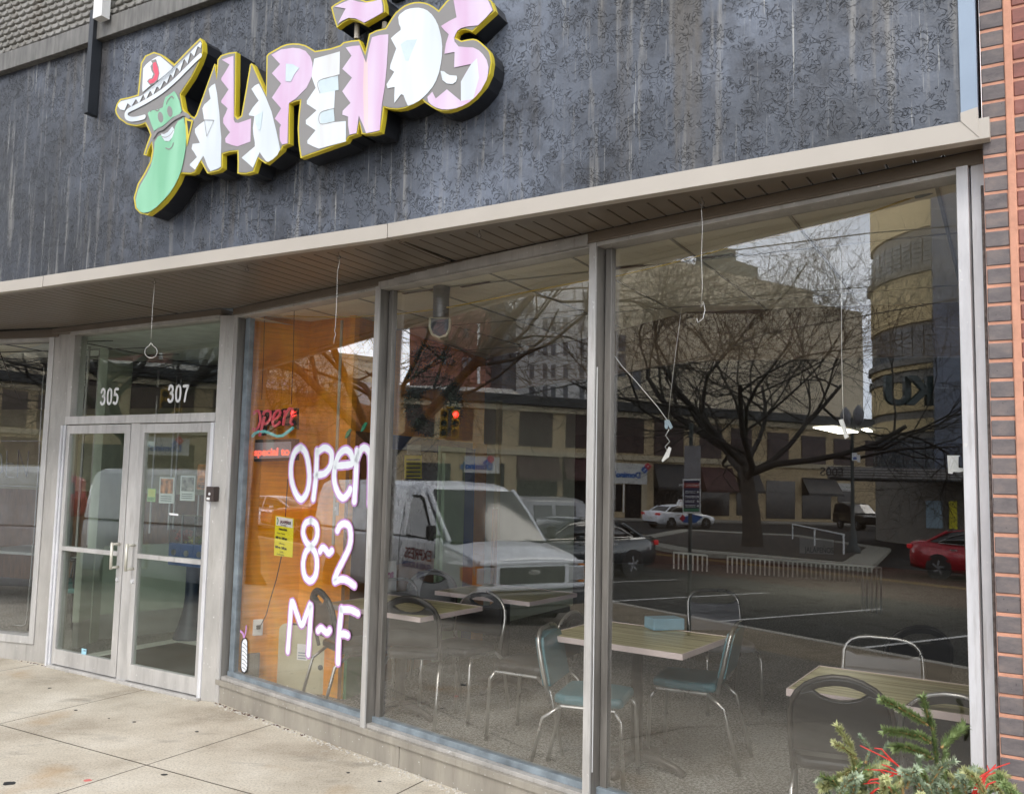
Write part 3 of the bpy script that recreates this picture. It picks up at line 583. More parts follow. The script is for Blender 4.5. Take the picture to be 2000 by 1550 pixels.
art('letter', z5, [(1400, 10), (1395, -70), (1480, -90), (1570, -100), (1680, -60), (1750, 0), (1800, 105), (1730, 185), (1650, 262), (1580, 270), (1520, 278), (1480, 290), (1440, 315), (1420, 350), (1405, 390), (1410, 430), (1450, 480), (1530, 488), (1600, 490), (1660, 520), (1700, 560), (1740, 620), (1758, 690), (1752, 760), (1740, 820), (1680, 930), (1620, 1000), (1560, 1050), (1490, 1090), (1420, 1115), (1350, 1126), (1280, 1125), (1220, 1108), (1170, 1080), (1140, 1045), (1130, 1000), (1180, 945), (1215, 1015), (1330, 920), (1475, 1040), (1475, 840), (1525, 750), (1580, 660), (1405, 695), (1410, 535), (1305, 555), (1320, 450), (1350, 355), (1305, 315), (1270, 270), (1350, 220), (1430, 180)], 's_pink')
art('letter_part', z5, [(1580, 660), (1640, 600), (1660, 800), (1600, 1020), (1475, 1040), (1475, 840)], 's_white'); art('letter_part', z5, [(1265, 730), (1300, 735), (1330, 760), (1360, 775), (1430, 780), (1435, 805), (1425, 840), (1390, 865), (1330, 860), (1285, 825)], 's_white')
art('letter', z5, [(175, 70), (240, 40), (340, -5), (420, 20), (500, 30), (580, 15), (655, -10), (668, 60), (670, 130), (575, 185), (480, 235), (435, 212), (390, 190), (320, 185), (260, 212), (210, 245), (250, 165), (290, 90)], 's_pink')
# inner triangles of both As
line('outline_mark', z6, [(310, 917), (410, 922)], .003, 's_gray'); line('outline_mark', z6, [(410, 922), (335, 1088)], .003, 's_gray'); line('outline_mark', z6, [(335, 1088), (312, 917)], .003, 's_gray')
art('letter_part', z6, [(830, 880), (910, 832), (900, 930), (885, 1020), (865, 1020), (840, 960)], 's_blue'); art('letter_part', z6, [(1150, 340), (1220, 345), (1285, 385), (1235, 450), (1200, 525), (1145, 520)], 's_blue')
# yellow v between chilli and first letter
art('inner_edge', z6, [(110, 890), (195, 925), (130, 1195)], 's_yel'); art('inner_gap', z6, [(130, 925), (178, 935), (150, 1070)], 's_black')
# hat
art('hat_crown', z1, [(285, 300), (305, 272), (330, 250), (365, 225), (400, 205), (420, 206), (440, 222), (520, 292), (505, 312), (455, 355), (400, 400), (340, 440), (280, 490), (276, 470), (280, 380)], 's_white')
art('hat_band', z1, [(80, 600), (88, 580), (105, 565), (180, 545), (270, 520), (350, 478), (420, 432), (480, 375), (530, 320), (600, 238), (670, 160), (740, 90), (750, 105), (742, 140), (718, 125), (690, 205), (660, 172), (637, 265), (610, 222), (577, 325), (550, 290), (522, 375), (500, 343), (472, 420), (450, 398), (417, 470), (395, 440), (362, 515), (340, 476), (305, 550), (285, 508), (250, 578), (225, 545), (190, 606), (160, 578), (135, 636), (100, 628)], 's_white')
line('hat_brim', z1, [(738, 200), (690, 245), (620, 315), (540, 395), (440, 480), (340, 545), (240, 600), (170, 635), (150, 660), (155, 690), (190, 706), (240, 702), (292, 688)], .030, 's_white')
art('chilli', z1, [(320, 660), (335, 640), (400, 628), (440, 612), (450, 565), (462, 530), (500, 505), (530, 482), (548, 505), (572, 560), (590, 640), (575, 665), (520, 690), (480, 725), (440, 760), (405, 775), (370, 800), (350, 750)], 's_green')
art('chilli', z1, [(375, 890), (400, 845), (430, 832), (440, 865), (470, 885), (500, 880), (525, 820), (540, 760), (560, 722), (590, 705), (605, 690), (620, 760), (626, 850), (620, 940), (608, 1020), (590, 1100), (565, 1170), (530, 1240), (490, 1300), (440, 1355), (390, 1405), (340, 1440), (290, 1452), (255, 1440), (232, 1405), (225, 1350), (240, 1280), (265, 1225), (310, 1150), (345, 1080), (365, 1000), (372, 940)], 's_green')
def ell(cx, cy_, a, b_, rot=0, k=16): r = math.radians(rot); return [(cx+a*math.cos(t)*math.cos(r)-b_*math.sin(t)*math.sin(r), cy_+a*math.cos(t)*math.sin(r)+b_*math.sin(t)*math.cos(r)) for t in [2*math.pi*i/k for i in range(k)]]
art('eye', z1, ell(422, 690, 21, 44, -8), 's_gray'); art('eye', z1, ell(496, 645, 21, 44, -8), 's_gray')
art('mouth', z1, [(425, 820), (450, 825), (480, 808), (515, 765), (530, 785), (530, 810), (515, 850), (490, 882), (455, 878), (435, 850)], 's_white'); line('mouth_mark', z1, [(432, 845), (465, 850), (500, 830), (525, 795)], .004, 's_gray')
line('mouth_mark', z1, [(465, 935), (490, 945), (515, 925), (525, 895)], .008, 's_gray'); line('brow', z1, [(470, 585), (480, 555), (510, 525), (525, 540)], .008, 's_gray')
line('brow', z1, [(340, 645), (365, 625), (400, 640), (415, 615)], .007, 's_gray'); line('moustache', z1, [(365, 845), (400, 795), (440, 780), (480, 745), (520, 710), (570, 680), (612, 665), (650, 690)], .022, 's_gray')
art('chilli_mark', z1, [(345, 240), (385, 228), (405, 290), (412, 340), (400, 395), (375, 425), (340, 436), (315, 405), (330, 385), (352, 378), (365, 345), (350, 320), (342, 285), (358, 262)], 's_gray')
art('chilli_mark', z1, [(362, 258), (385, 250), (402, 300), (408, 345), (395, 390), (370, 415), (340, 425), (325, 405), (335, 392), (360, 385), (378, 350), (362, 310)], 's_red')
for a, b_ in (((409, 228), (403, 402)), ((692, 235), (688, 300))):
    p0 = sg(*z5(*a), -.06); p1 = sg(*z5(*b_), -.06); WB().tube([p0, p1], .014, 8).build('bracket', M['trim'], sign)
# small vent box on the stucco between tilde and the round letter, bolt in wall
q = onpl(776, 5, T2, inn((T3-T2).normalized())); t_ = empty('junction_box', q, 'small dark junction box on the stucco above the sign', 'box')
MB().obox((-.03, -.04, 0), (.075, 0, 0), (0, .05, 0), (0, 0, .2)).build('cover', M['darkmetal'], t_, bevel=.004)

# ================================================================== PAINTED GLASS (outer face of the panes)
M['p_white'] = mat('window_paint_white', (.80, .84, .88), .55, var=.04); M['p_purple'] = mat('window_paint_purple', (.52, .26, .56), .6, var=.1)
def gl(x, y, d=-.004): return Wpx(x, y, GD-.0335*0+d+ (0))
def gtilt(x, y, d=.0):                      # on the tilted glass, d in front of it
    dd = ray(x, y); P0 = _gp - _nn*d; t = (P0-O).dot(_nn)/dd.dot(_nn); return O+dd*t
strokes = {'O': [[(587, 873), (576, 882), (569, 905), (569, 935), (577, 962), (588, 975), (599, 962), (604, 935), (602, 905), (596, 882), (587, 873)]],
 'P': [[(619, 880), (617, 930), (612, 974)], [(619, 884), (634, 874), (647, 884), (646, 908), (634, 924), (616, 927)]],
 'E': [[(655, 909), (672, 908), (688, 904), (686, 887), (675, 878), (662, 888), (654, 912), (653, 940), (661, 964), (671, 972), (681, 962), (684, 955)]],
 'N': [[(697, 880), (695, 930), (692, 979)], [(697, 898), (704, 880), (711, 874), (719, 880), (723, 900), (722, 985)]],
 '8': [[(607, 1016), (596, 1022), (592, 1040), (598, 1058), (607, 1067), (616, 1080), (619, 1100), (616, 1123), (606, 1134), (595, 1124), (592, 1100), (597, 1078), (607, 1067), (616, 1056), (620, 1040), (617, 1023), (607, 1016)]],
 '-': [[(625, 1076), (630, 1069), (636, 1073), (642, 1080), (648, 1075)]],
 '2': [[(659, 1036), (664, 1026), (673, 1022), (682, 1028), (685, 1046), (682, 1068), (670, 1094), (658, 1118), (653, 1135), (664, 1131), (676, 1132), (692, 1143)]],
 'M': [[(562, 1271), (566, 1220), (570, 1174), (579, 1196), (589, 1220), (598, 1200), (607, 1180), (605, 1230), (602, 1277)]],
 '~': [[(621, 1231), (627, 1226), (633, 1231), (639, 1235), (644, 1230)]],
 'F': [[(660, 1293), (662, 1240), (667, 1188)], [(667, 1190), (684, 1190), (699, 1197)], [(664, 1238), (672, 1237), (679, 1240)]]}
let = empty('painted_hours', gtilt(640, 1080), 'white and purple hand painted opening hours on the pane beside the door', 'window lettering')
for k, sl in strokes.items():
    mp_ = WB(); mw = WB()
    for s in sl:
        big = k in 'OPEN'; w = .046 if big else .044
        ribbon(mp_, [gtilt(x, y, .003) for x, y in s], w*1.5, -_nn, 0, 0, .02); ribbon(mw, [gtilt(x, y, .0045) for x, y in s], w, -_nn, 0, 0, .04)
    mp_.build('letter_outline', M['p_purple'], let, fix=False); mw.build('letter', M['p_white'], let, fix=False)
can = empty('painted_candle', gtilt(479, 1280), 'little striped candle painted on the glass above the sill', 'window painting')
mb = WB(); mb.poly([gtilt(x, y, .002) for x, y in [(471, 1253), (474, 1246), (480, 1244), (484, 1250), (484, 1300), (483, 1309), (478, 1315), (472, 1312), (470, 1305)]]); mb.build('outline', M['black'], can, fix=False)
mb = WB(); mb.poly([gtilt(x, y, .003) for x, y in [(472.5, 1254), (476, 1248), (480, 1247), (482.5, 1252), (482.5, 1300), (481, 1308), (477, 1312), (473, 1309), (471.5, 1302)]]); mb.build('body', M['p_white'], can, fix=False)
for yy in range(1254, 1308, 8):
    mb = WB(); ribbon(mb, [gtilt(473, yy, .004), gtilt(477.5, yy+3, .004), (gtilt(482, yy+9, .004))], .004, -_nn); mb.build('stripe', M['black'], can, fix=False)
mb = WB(); ribbon(mb, [gtilt(477, 1244, .003), gtilt(480, 1233, .003), (gtilt(481, 1222, .003))], .014, -_nn); mb.build('wick', M['p_purple'], can, fix=False)
mb = WB(); ribbon(mb, [gtilt(470, 1232, .0035), gtilt(474, 1236, .0035), (gtilt(476, 1243, .0035))], .018, -_nn); mb.build('flame', M['p_purple'], can, fix=False)
# ------------------------------------------------------------------ text helper
def text(name, s, m, par, o, ex, ez, size, ext=.0005, narrow=1, align='LEFT', bold=0, spacing=1):
    cu = bpy.data.curves.new(name, 'FONT'); cu.body = s; cu.size = size; cu.extrude = ext; cu.offset = bold; cu.align_x = align; cu.space_character = spacing
    ob = bpy.data.objects.new('tmp', cu); COL.objects.link(ob); dg = bpy.context.evaluated_depsgraph_get(); me = bpy.data.meshes.new_from_object(ob.evaluated_get(dg)); bpy.data.objects.remove(ob)
    me.name = name; me.materials.clear(); me.materials.append(m); ex = Vector(ex).normalized()*narrow; ez = Vector(ez).normalized(); nn_ = ex.normalized().cross(ez)
    loc = Vector(par.location) if par is not None else Vector((0, 0, 0)); rz = Matrix.Rotation(-par.rotation_euler.z, 3, 'Z') if par is not None else Matrix.Identity(3)
    for v_ in me.vertices:
        c = v_.co.copy(); v_.co = rz @ (Vector(o)+ex*c.x+ez*c.y+nn_*c.z-loc)
    r = bpy.data.objects.new(name, me); COL.objects.link(r)
    if par is not None: r.parent = par
    return r
# house numbers drawn as heavy serif strokes on the transom
def num(s, x0, y0, x1, y1):
    a = Dpx(x0, y0, .052); mb = WB(); 
    G_ = {'3': [[(.05, .80), (.25, 1.0), (.6, .98), (.78, .78), (.6, .58), (.38, .53)], [(.38, .53), (.72, .48), (.86, .27), (.68, .05), (.3, .0), (.05, .12)]], '0': [[(.5, 1), (.2, .88), (.1, .5), (.2, .12), (.5, 0), (.8, .12), (.9, .5), (.8, .88), (.5, 1)]],
         '5': [[(.85, .97), (.3, .97), (.2, .58)], [(.2, .58), (.55, .62), (.85, .45), (.8, .15), (.5, .0), (.08, .08)]], '7': [[(.1, .95), (.9, .95)], [(.9, .95), (.6, .5), (.42, .0)]]}
    for i, c in enumerate(s):
        for st_ in G_[c]: ribbon(mb, [a+ED*((i*1.12+px*.85)*.078)+Vector((0, 0, py*.125)) for px, py in st_], .023, -ND)
    return mb
num('305', 196, 789, 0, 0).build('house_number', M['white'], rest, fix=False); num('307', 328, 784, 0, 0).build('house_number', M['white'], rest, fix=False)
# stickers
for (x, y, w, h, lbl, par_) in ((159, 1277, .065, .05, 'pale blue sticker low on the glass of the left door leaf', 'D'), (463, 976, .04, .10, 'light blue strip sticker on the edge of the painted window', 'W')):
    p = Dpx(x, y, .018) if par_ == 'D' else gtilt(x, y, .003); e = ED if par_ == 'D' else EW
    t_ = empty('sticker', p, lbl, 'sticker'); MB().obox((0, 0, 0), e*w, e.cross(Vector((0, 0, 1)))*.001, (0, 0, h)).build('sheet', mat('sticker_blue', (.35, .62, .72), .5, var=.1), t_)
    MB().obox(-inn(e)*.0012+e*w*.45+Vector((0, 0, h*.6)), e*w*.4, e.cross(Vector((0, 0, 1)))*.001, (0, 0, h*.2)).build('print', M['slate'], t_)
# ------------------------------------------------------------------ wires and hooks under the soffit
M['wire'] = mat('galvanised_wire', (.62, .61, .58), .35, .6); M['hook'] = mat('hook_steel', (.16, .15, .14), .4, .7)
def hook(p, par):
    mb = MB(); q = Vector(p)-Vector(par.location); mb.tube([q+Vector((0, 0, .0)), q+Vector((0, 0, -.018))], .002, 6)
    mb.tube([q+Vector((.010*math.sin(a), 0, -.028+.010*math.cos(a))) for a in [i*.42 for i in range(14)]], .002, 6); mb.build('eye_hook', M['hook'], par, smooth=True)
h = [('wire', 302, 543, 'thin wire with a round loop hanging under the soffit in front of the doors'), ('wire', 662, 493, 'straight thin wire with twisted end hanging before the painted window'), ('wire', 1371, 385, 'bent wire with a hook end hanging before the right-hand pane')]
for i, (nm_, x, y, lb_) in enumerate(h):
    p = onz(x, y, 2.935); t_ = empty('hanging_wire', p, lb_, 'wire', 'wires hanging from the soffit hooks'); hook(p, t_)
    dep = (p-O).dot(CF)
    def at_(X, Y): return O+ray(X, Y)*dep - Vector(t_.location)
    L = {0: [(302, 548), (301, 570), (298, 600), (296, 640), (295, 662)], 1: [(662, 498), (663, 512), (659, 530), (658, 580), (655, 640), (653, 646), (656, 652), (653, 660), (652, 671)], 2: [(1371, 398), (1370, 410), (1372, 440), (1370, 500), (1372, 560), (1369, 600)]}[i]
    MB().tube([at_(*q) for q in L], .0013, 6).build('wire', M['wire'], t_, smooth=True)
    if i == 0: MB().tube([at_(295+12*math.sin(a), 687-12*math.cos(a)-(6 if a < .3 or a > 6 else 0)) for a in [k*2*math.pi/18 for k in range(19)]], .0017, 6).build('loop', M['wire'], t_, smooth=True)
    if i == 2: MB().tube([at_(*q) for q in [(1369, 600), (1374, 590), (1377, 605), (1373, 622), (1363, 630), (1361, 622)]], .0017, 6).build('loop', M['wire'], t_, smooth=True)
for x, y, lb_ in ((483, 518, 'bare eye hook in the soffit before the door pilaster'), (936, 450, 'bare eye hook in the soffit above the middle pane')):
    p = onz(x, y, 2.935); t_ = empty('soffit_hook', p, lb_, 'hook'); hook(p, t_)
# ================================================================== INTERIOR
FZ = .03
def V2(x, y, z=0): return Vector((x, y, z))
fl = [PD+ED*-2.3+ND*.1, PD+ND*.08, PW+NW*.05, Wp(5.3, 0, .05), V2(4.2, 3.4), V2(12, 12), V2(10, 24), V2(-12, 24), V2(-12, 9.5), PL1+EL*-3.4+NL*.05]
tag(WB().poly([p+V2(0, 0, FZ) for p in fl]).build('floor', M['carpet'], fix=False), 'speckled grey carpet', None, None, 'structure')
tag(WB().poly([p+V2(0, 0, .012) for p in [V2(-14, 5.5), V2(-14, 26), V2(14, 26), V2(14, 2)][::-1] if False] or [p+V2(0, 0, FZ-.012) for p in fl]).build('subfloor', M['soffit_gap'], fix=False), 'floor slab', None, None, 'structure')
# suspended ceiling over the front room, dropped dark ceiling further back
bk = [V2(-.28, 8.95), V2(.75, 7.25), V2(1.25, 6.2), V2(2.3, 5.85), V2(4.6, 5.2)]
cpoly = [PW+NW*.05+ED*-.1, Wp(5.3, 0, .05), V2(4.4, 3.2)] + bk[::-1] + [V2(-.9, 9.4), V2(-1.3, 6.9), V2(-1.7, 7.0), V2(-2.2, 6.75)]
tag(WB().poly([p+V2(0, 0, 2.905) for p in cpoly]).build('ceiling', M['ceil'], fix=False), 'cream suspended ceiling tiles', None, None, 'structure')
mb = WB()
def clipd(a, b_):                             # keep the part of a line that lies over the front room
    best = None
    N_ = 80
    def inside(p):
        c = False; n_ = len(cpoly)
        for i in range(n_):
            p1, p2 = cpoly[i], cpoly[(i+1) % n_]
            if (p1.y > p.y) != (p2.y > p.y) and p.x < (p2.x-p1.x)*(p.y-p1.y)/(p2.y-p1.y)+p1.x: c = not c
        return c
    run = [a+(b_-a)*(i/N_) for i in range(N_+1) if inside(a+(b_-a)*(i/N_))]
    return (run[0], run[-1]) if len(run) > 1 else None
grid = mat('ceiling_grid', (.42, .40, .34), .6, var=.05); crack = mat('ceiling_gap', (.12, .07, .05), .9, var=.3)
for i in range(-10, 8):
    r = clipd(ST(-1.446+.61*i, -10), ST(-1.446+.61*i, -2))
    if r: e = (r[1]-r[0]); mb.obox(r[0]+V2(0, 0, 2.8985), e, ES*.014, (0, 0, .004))
for j in range(-4, 3):
    r = clipd(ST(-12, -4.58-1.22*j), ST(8, -4.58-1.22*j))
    if r: mb.obox(r[0]+V2(0, 0, 2.8983), r[1]-r[0], ET*.014, (0, 0, .004))
tag(mb.build('ceiling_grid', grid), 'thin ceiling grid', None, None, 'structure')
mb = WB()
for a, b_ in (((1190, 527), (1260, 520)), ((1372, 506), (1436, 499)), ((790, 575), (850, 566)), ((605, 597), (680, 587)), ((903, 562), (960, 552))):
    p, q = onz(*a, 2.897), onz(*b_, 2.897); mb.obox(p, q-p, ET*.03, (0, 0, .002))
tag(mb.build('ceiling_gaps', crack), 'dark gaps between sagging ceiling tiles', None, None, 'structure')
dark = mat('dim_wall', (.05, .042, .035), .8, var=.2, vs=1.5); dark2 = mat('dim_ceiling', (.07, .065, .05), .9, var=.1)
mb = WB()
for a, b_ in zip(bk, bk[1:]): mb.hexa([p+V2(0, 0, 2.55) for p in (a, b_, b_+V2(.02, .06), a+V2(.02, .06))]+[p+V2(0, 0, 2.905) for p in (a, b_, b_+V2(.02, .06), a+V2(.02, .06))])
tag(mb.build('bulkhead_wall', mat('bulkhead', (.20, .15, .10), .8), fix=True), 'dropped ceiling edge', None, None, 'structure')
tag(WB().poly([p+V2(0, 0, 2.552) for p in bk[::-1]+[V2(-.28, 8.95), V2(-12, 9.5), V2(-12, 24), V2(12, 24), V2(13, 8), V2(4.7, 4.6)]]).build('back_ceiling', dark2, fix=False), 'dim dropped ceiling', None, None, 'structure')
def iw(name, pts, z0, z1, m, lab, th=.08):
    mb = WB()
    for a, b_ in zip(pts, pts[1:]):
        e = (b_-a).normalized(); d = inn(e)*th; mb.hexa([p+V2(0, 0, z0) for p in (a, b_, b_+d, a+d)]+[p+V2(0, 0, z1) for p in (a, b_, b_+d, a+d)])
    return tag(mb.build(name, m), lab, None, None, 'structure')
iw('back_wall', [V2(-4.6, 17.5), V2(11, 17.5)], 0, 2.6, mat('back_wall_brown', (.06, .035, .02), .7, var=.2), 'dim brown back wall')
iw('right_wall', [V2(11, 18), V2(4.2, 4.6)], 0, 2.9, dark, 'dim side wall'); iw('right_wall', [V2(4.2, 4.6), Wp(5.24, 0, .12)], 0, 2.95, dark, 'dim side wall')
C1, C2, C3, C4 = V2(-2.08, 6.66), V2(-1.64, 6.94), V2(-1.22, 6.62), V2(-.28, 8.95)
iw('orange_wall', [C1, C2], FZ, 2.905, M['orange'], 'orange stained plywood wall beside the door', .05)
iw('orange_wall', [C2, C3], FZ, 2.905, M['orange'], 'orange stained plywood wall behind the painted pane', .05)
e3w = (C4-C3).normalized(); n3 = inn(e3w)
iw('orange_wall', [C3+e3w*.001, C4], 2.02, 2.905, M['orange'], 'orange wall receding into the room', .05)
def w3(u0, u1, z0, z1, m, name, d=0, th=.03, lab=None): o = WB().obox(C3+e3w*u0-n3*(d)+V2(0, 0, z0), e3w*(u1-u0), n3*th, (0, 0, z1-z0)).build(name, m); return tag(o, lab or name.replace('_', ' '), None, None, 'structure')
blue = mat('blue_paint', (.02, .065, .22), .5, var=.1); green = mat('pale_green_paint', (.30, .42, .27), .6, var=.06)
w3(0, 2.5, FZ, 2.02, mat('dark_orange', (.20, .085, .02), .6, var=.15), 'wall_lower')
LW = (C4-C3).length
w3(.35, LW-.3, 1.90, 2.02, blue, 'blue_band', .012); w3(.35, .5, .95, 1.90, blue, 'blue_band', .012)
w3(.5, LW-.9, .95, 1.90, mat('dark_hatch', (.045, .035, .03), .25, var=.2), 'serving_hatch', .010)
for a, b_, mm_, nn_ in ((LW-1.05, LW-.5, green, 'green_strip'), (LW-.5, LW-.27, blue, 'blue_strip'), (LW-.27, LW+.02, mat('orange_strip_paint', (.50, .22, .06), .6), 'orange_strip')): w3(a, b_, FZ, 1.96 if 'orange' not in nn_ else 2.02, mm_, nn_, .03, .06)
w3(LW-1.0, LW-.88, FZ, 1.90, green, 'green_pilaster', .06, .05)
# painted green patch and grey boards by the corner
w3(.02, .34, FZ, .42, mat('green_board', (.04, .20, .06), .6), 'green_board', .03)
# grey board leaning by W1
p = onz(497, 1310, FZ+.02)
t_ = empty('board_offcut', (C1+(C2-C1)*.18)+(-inn((C2-C1).normalized()))*.03+V2(0, 0, FZ), 'short grey board offcut standing against the orange wall', 'board')
e1 = (C2-C1).normalized(); MB().obox((0, 0, 0), e1*.13, -inn(e1)*.018, (0, 0, .30)).build('board', mat('grey_board', (.20, .185, .16), .8, var=.2, sc=(20, 20, 1)), t_)
# corner bead on plywood (pale vertical strip) and switch plate
p = onpl(668, 650, C2, inn((C3-C2).normalized())); e2 = (C3-C2).normalized()
u = (p-C2).dot(e2)
def w2(name, u0, u1, z0, z1, m, lab, cat, th=.012):
    o = C2+e2*u0+V2(0, 0, z0); t_ = empty(name, o, lab, cat); MB().obox((0, 0, 0), e2*(u1-u0), -inn(e2)*th, (0, 0, z1-z0)).build('plate', m, t_, bevel=.002); return t_
w2('cable_duct', u-.012, u+.012, 1.15, 2.88, mat('duct_cream', (.50, .46, .33), .5), 'pale vertical cable duct on the orange wall', 'cable duct')
pp = onpl(657, 993, C2, inn(e2)); uu = (pp-C2).dot(e2); t_ = w2('wall_switch', uu-.03, uu+.03, pp.z-.05, pp.z+.05, M['trim'], 'cream switch plate on the orange wall below the duct', 'switch', .008)
MB().obox(e2*.025-inn(e2)*.008+V2(0, 0, .035), e2*.012, -inn(e2)*.006, (0, 0, .03)).build('toggle', M['white'], t_)
pp = onpl(640, 1177, C2, inn(e2)); 
# wall outlet with cord
po = onpl(502, 1224, C1, inn(e1)); uo = (po-C1).dot(e1); o_ = C1+e1*(uo-.035)+V2(0, 0, po.z-.06); t_ = empty('wall_outlet', o_, 'white wall outlet with a black plug low on the orange wall', 'outlet')
MB().obox((0, 0, 0), e1*.075, -inn(e1)*.025, (0, 0, .12)).build('plate', M['white'], t_, bevel=.006); MB().obox(e1*.02-inn(e1)*.025+V2(0, 0, .05), e1*.03, -inn(e1)*.02, (0, 0, .03)).build('plug', M['black'], t_, bevel=.004)
# beige appliance
au0, au1 = C2+e2*-.02, C3
pa, pb = onz(540, 1346, FZ), onz(638, 1357, FZ)
ea = (pb-pa).normalized(); na = inn(ea)
t_ = empty('wall_heater', pa, 'beige metal heater cabinet with rounded corners standing by the orange wall', 'heater')
H_ = .50; Wd = (pb-pa).length
def rr_poly(w, h, r, x0=0):
    out = [(x0, 0), (x0+w, 0)]
    for cx, a0 in ((x0+w-r, 0), (x0+r, math.pi/2)): out += [(cx+r*math.cos(a0+k*math.pi/12), h-r+r*math.sin(a0+k*math.pi/12)) for k in range(7)]
    return out
cream = mat('heater_cream', (.52, .49, .34), .45, var=.05)
MB().prism([ea*a+V2(0, 0, b_) for a, b_ in rr_poly(Wd, H_, .05)], na*.17).build('casing', cream, t_, bevel=.006)
MB().prism([ea*a+V2(0, 0, b_)-na*.004 for a, b_ in rr_poly(Wd-.05, H_-.02, .03, .0)], na*.004).build('front_panel', cream, t_, bevel=.003)
MB().tube([ea*(Wd-.06)+V2(0, 0, .20)-na*.004, ea*(Wd-.06)+V2(0, 0, .20)-na*.010], .02, 14).build('knob', M['darkmetal'], t_)
mb = MB().obox(ea*.17+V2(0, 0, .24)-na*.0045, ea*.09, -na*.001, (0, 0, .12)); mb.build('label', M['white'], t_)
for zz in (.25, .27, .29): MB().obox(ea*.18+V2(0, 0, zz)-na*.0056, ea*.07, -na*.0004, (0, 0, .008)).build('print', M['slate'], t_)
MB().obox(ea*.10+V2(0, 0, H_-.004), ea*.16, na*.03, (0, 0, .008)).build('grille', M['darkmetal'], t_)
MB().tube([ea*.10-na*.01+V2(0, 0, .04), ea*.12-na*.04+V2(0, 0, .01), ea*.2-na*.05+V2(0, 0, .008), ea*.30-na*.03+V2(0, 0, .008), ea*.4-na*.08+V2(0, 0, .008), ea*.38-na*.13+V2(0, 0, .008), ea*.28-na*.12+V2(0, 0, .008)], .007, 6).build('cable', M['white'], t_, smooth=True)
# ------------------------------------------------------------------ signs in the painted window
NF = -_nn
neon_r = mat('neon_pink', (.62, .10, .14), .35, emit=(1, .10, .13), es=.10, var=0); neon_b = mat('neon_teal', (.20, .58, .58), .35, emit=(.2, .8, .8), es=.10, var=0)
DN = -.10
def nn_at(x, y, d=DN): return gtilt(x, y, d)
t_ = empty('open_sign', nn_at(535, 830), 'pink script open sign with a teal wave under it, hung in the window', 'neon sign')
z7 = lambda X, Y: (460+X/11.07, 780+Y/11.07)
Ls = [[(480, 240), (420, 260), (370, 350), (350, 480), (360, 600), (395, 660), (440, 660), (500, 580), (540, 470), (530, 330), (500, 250), (480, 240)],
 [(600, 330), (620, 270), (690, 240), (755, 260), (765, 350), (740, 440), (680, 510), (620, 530), (600, 460)], [(625, 370), (590, 500), (560, 640), (520, 790)],
 [(830, 430), (890, 400), (950, 340), (970, 280), (950, 235), (900, 240), (850, 300), (815, 400), (800, 490), (815, 560), (860, 575), (920, 530), (960, 480)],
 [(1060, 240), (1075, 300), (1050, 430), (1030, 560)], [(1050, 400), (1110, 270), (1170, 190), (1220, 200), (1235, 270), (1210, 400), (1190, 500), (1230, 545)]]
for L in Ls: WB().tube([nn_at(*z7(*q)) for q in L], .0105, 8).build('neon_letter', neon_r, t_, smooth=True)
for bx in ([(370, 230), (540, 230), (560, 660), (370, 680)], [(560, 250), (780, 230), (780, 520), (640, 560), (620, 780), (540, 780)], [(800, 230), (990, 220), (990, 570), (810, 590)], [(1010, 200), (1330, 180), (1320, 640), (1200, 560), (1020, 570)]):
    WB().prism([nn_at(x+14/11.07*0, y, DN-.03) for x, y in [z7(*q) for q in bx]], NW*.02).build('backing', M['black'], t_)
WB().tube([nn_at(*z7(*q)) for q in [(335, 830), (420, 730), (500, 695), (640, 690), (780, 745), (900, 795), (1020, 780), (1130, 700), (1240, 610)]], .0115, 8).build('neon_wave', neon_b, t_, smooth=True)
t_ = empty('message_display', nn_at(532, 885), 'black framed scrolling red message display under the open sign', 'display')
WB().prism([nn_at(*z7(*q), d=-.12) for q in [(355, 870), (1280, 850), (1275, 1310), (345, 1340)]], NW*.04).build('frame', M['black'], t_)
M['led'] = mat('led_panel', (.36, .34, .38), .5, var=.1, sc=(1, 1, 40)); M['led_red'] = mat('led_red', (.7, .1, .08), .4, emit=(1, .12, .07), es=1.1, var=0)
WB().prism([nn_at(*z7(*q), d=-.118) for q in [(378, 935), (1200, 905), (1198, 1250), (372, 1285)]], NW*.002).build('panel', M['led'], t_)
pA, pB = nn_at(*z7(400, 1210), d=-.1165), nn_at(*z7(1190, 1200), d=-.1165)
text('led_text', 'special to', M['led_red'], t_, pA, pB-pA, (0, 0, 1), .080, .0003, narrow=1.55, bold=.0012)
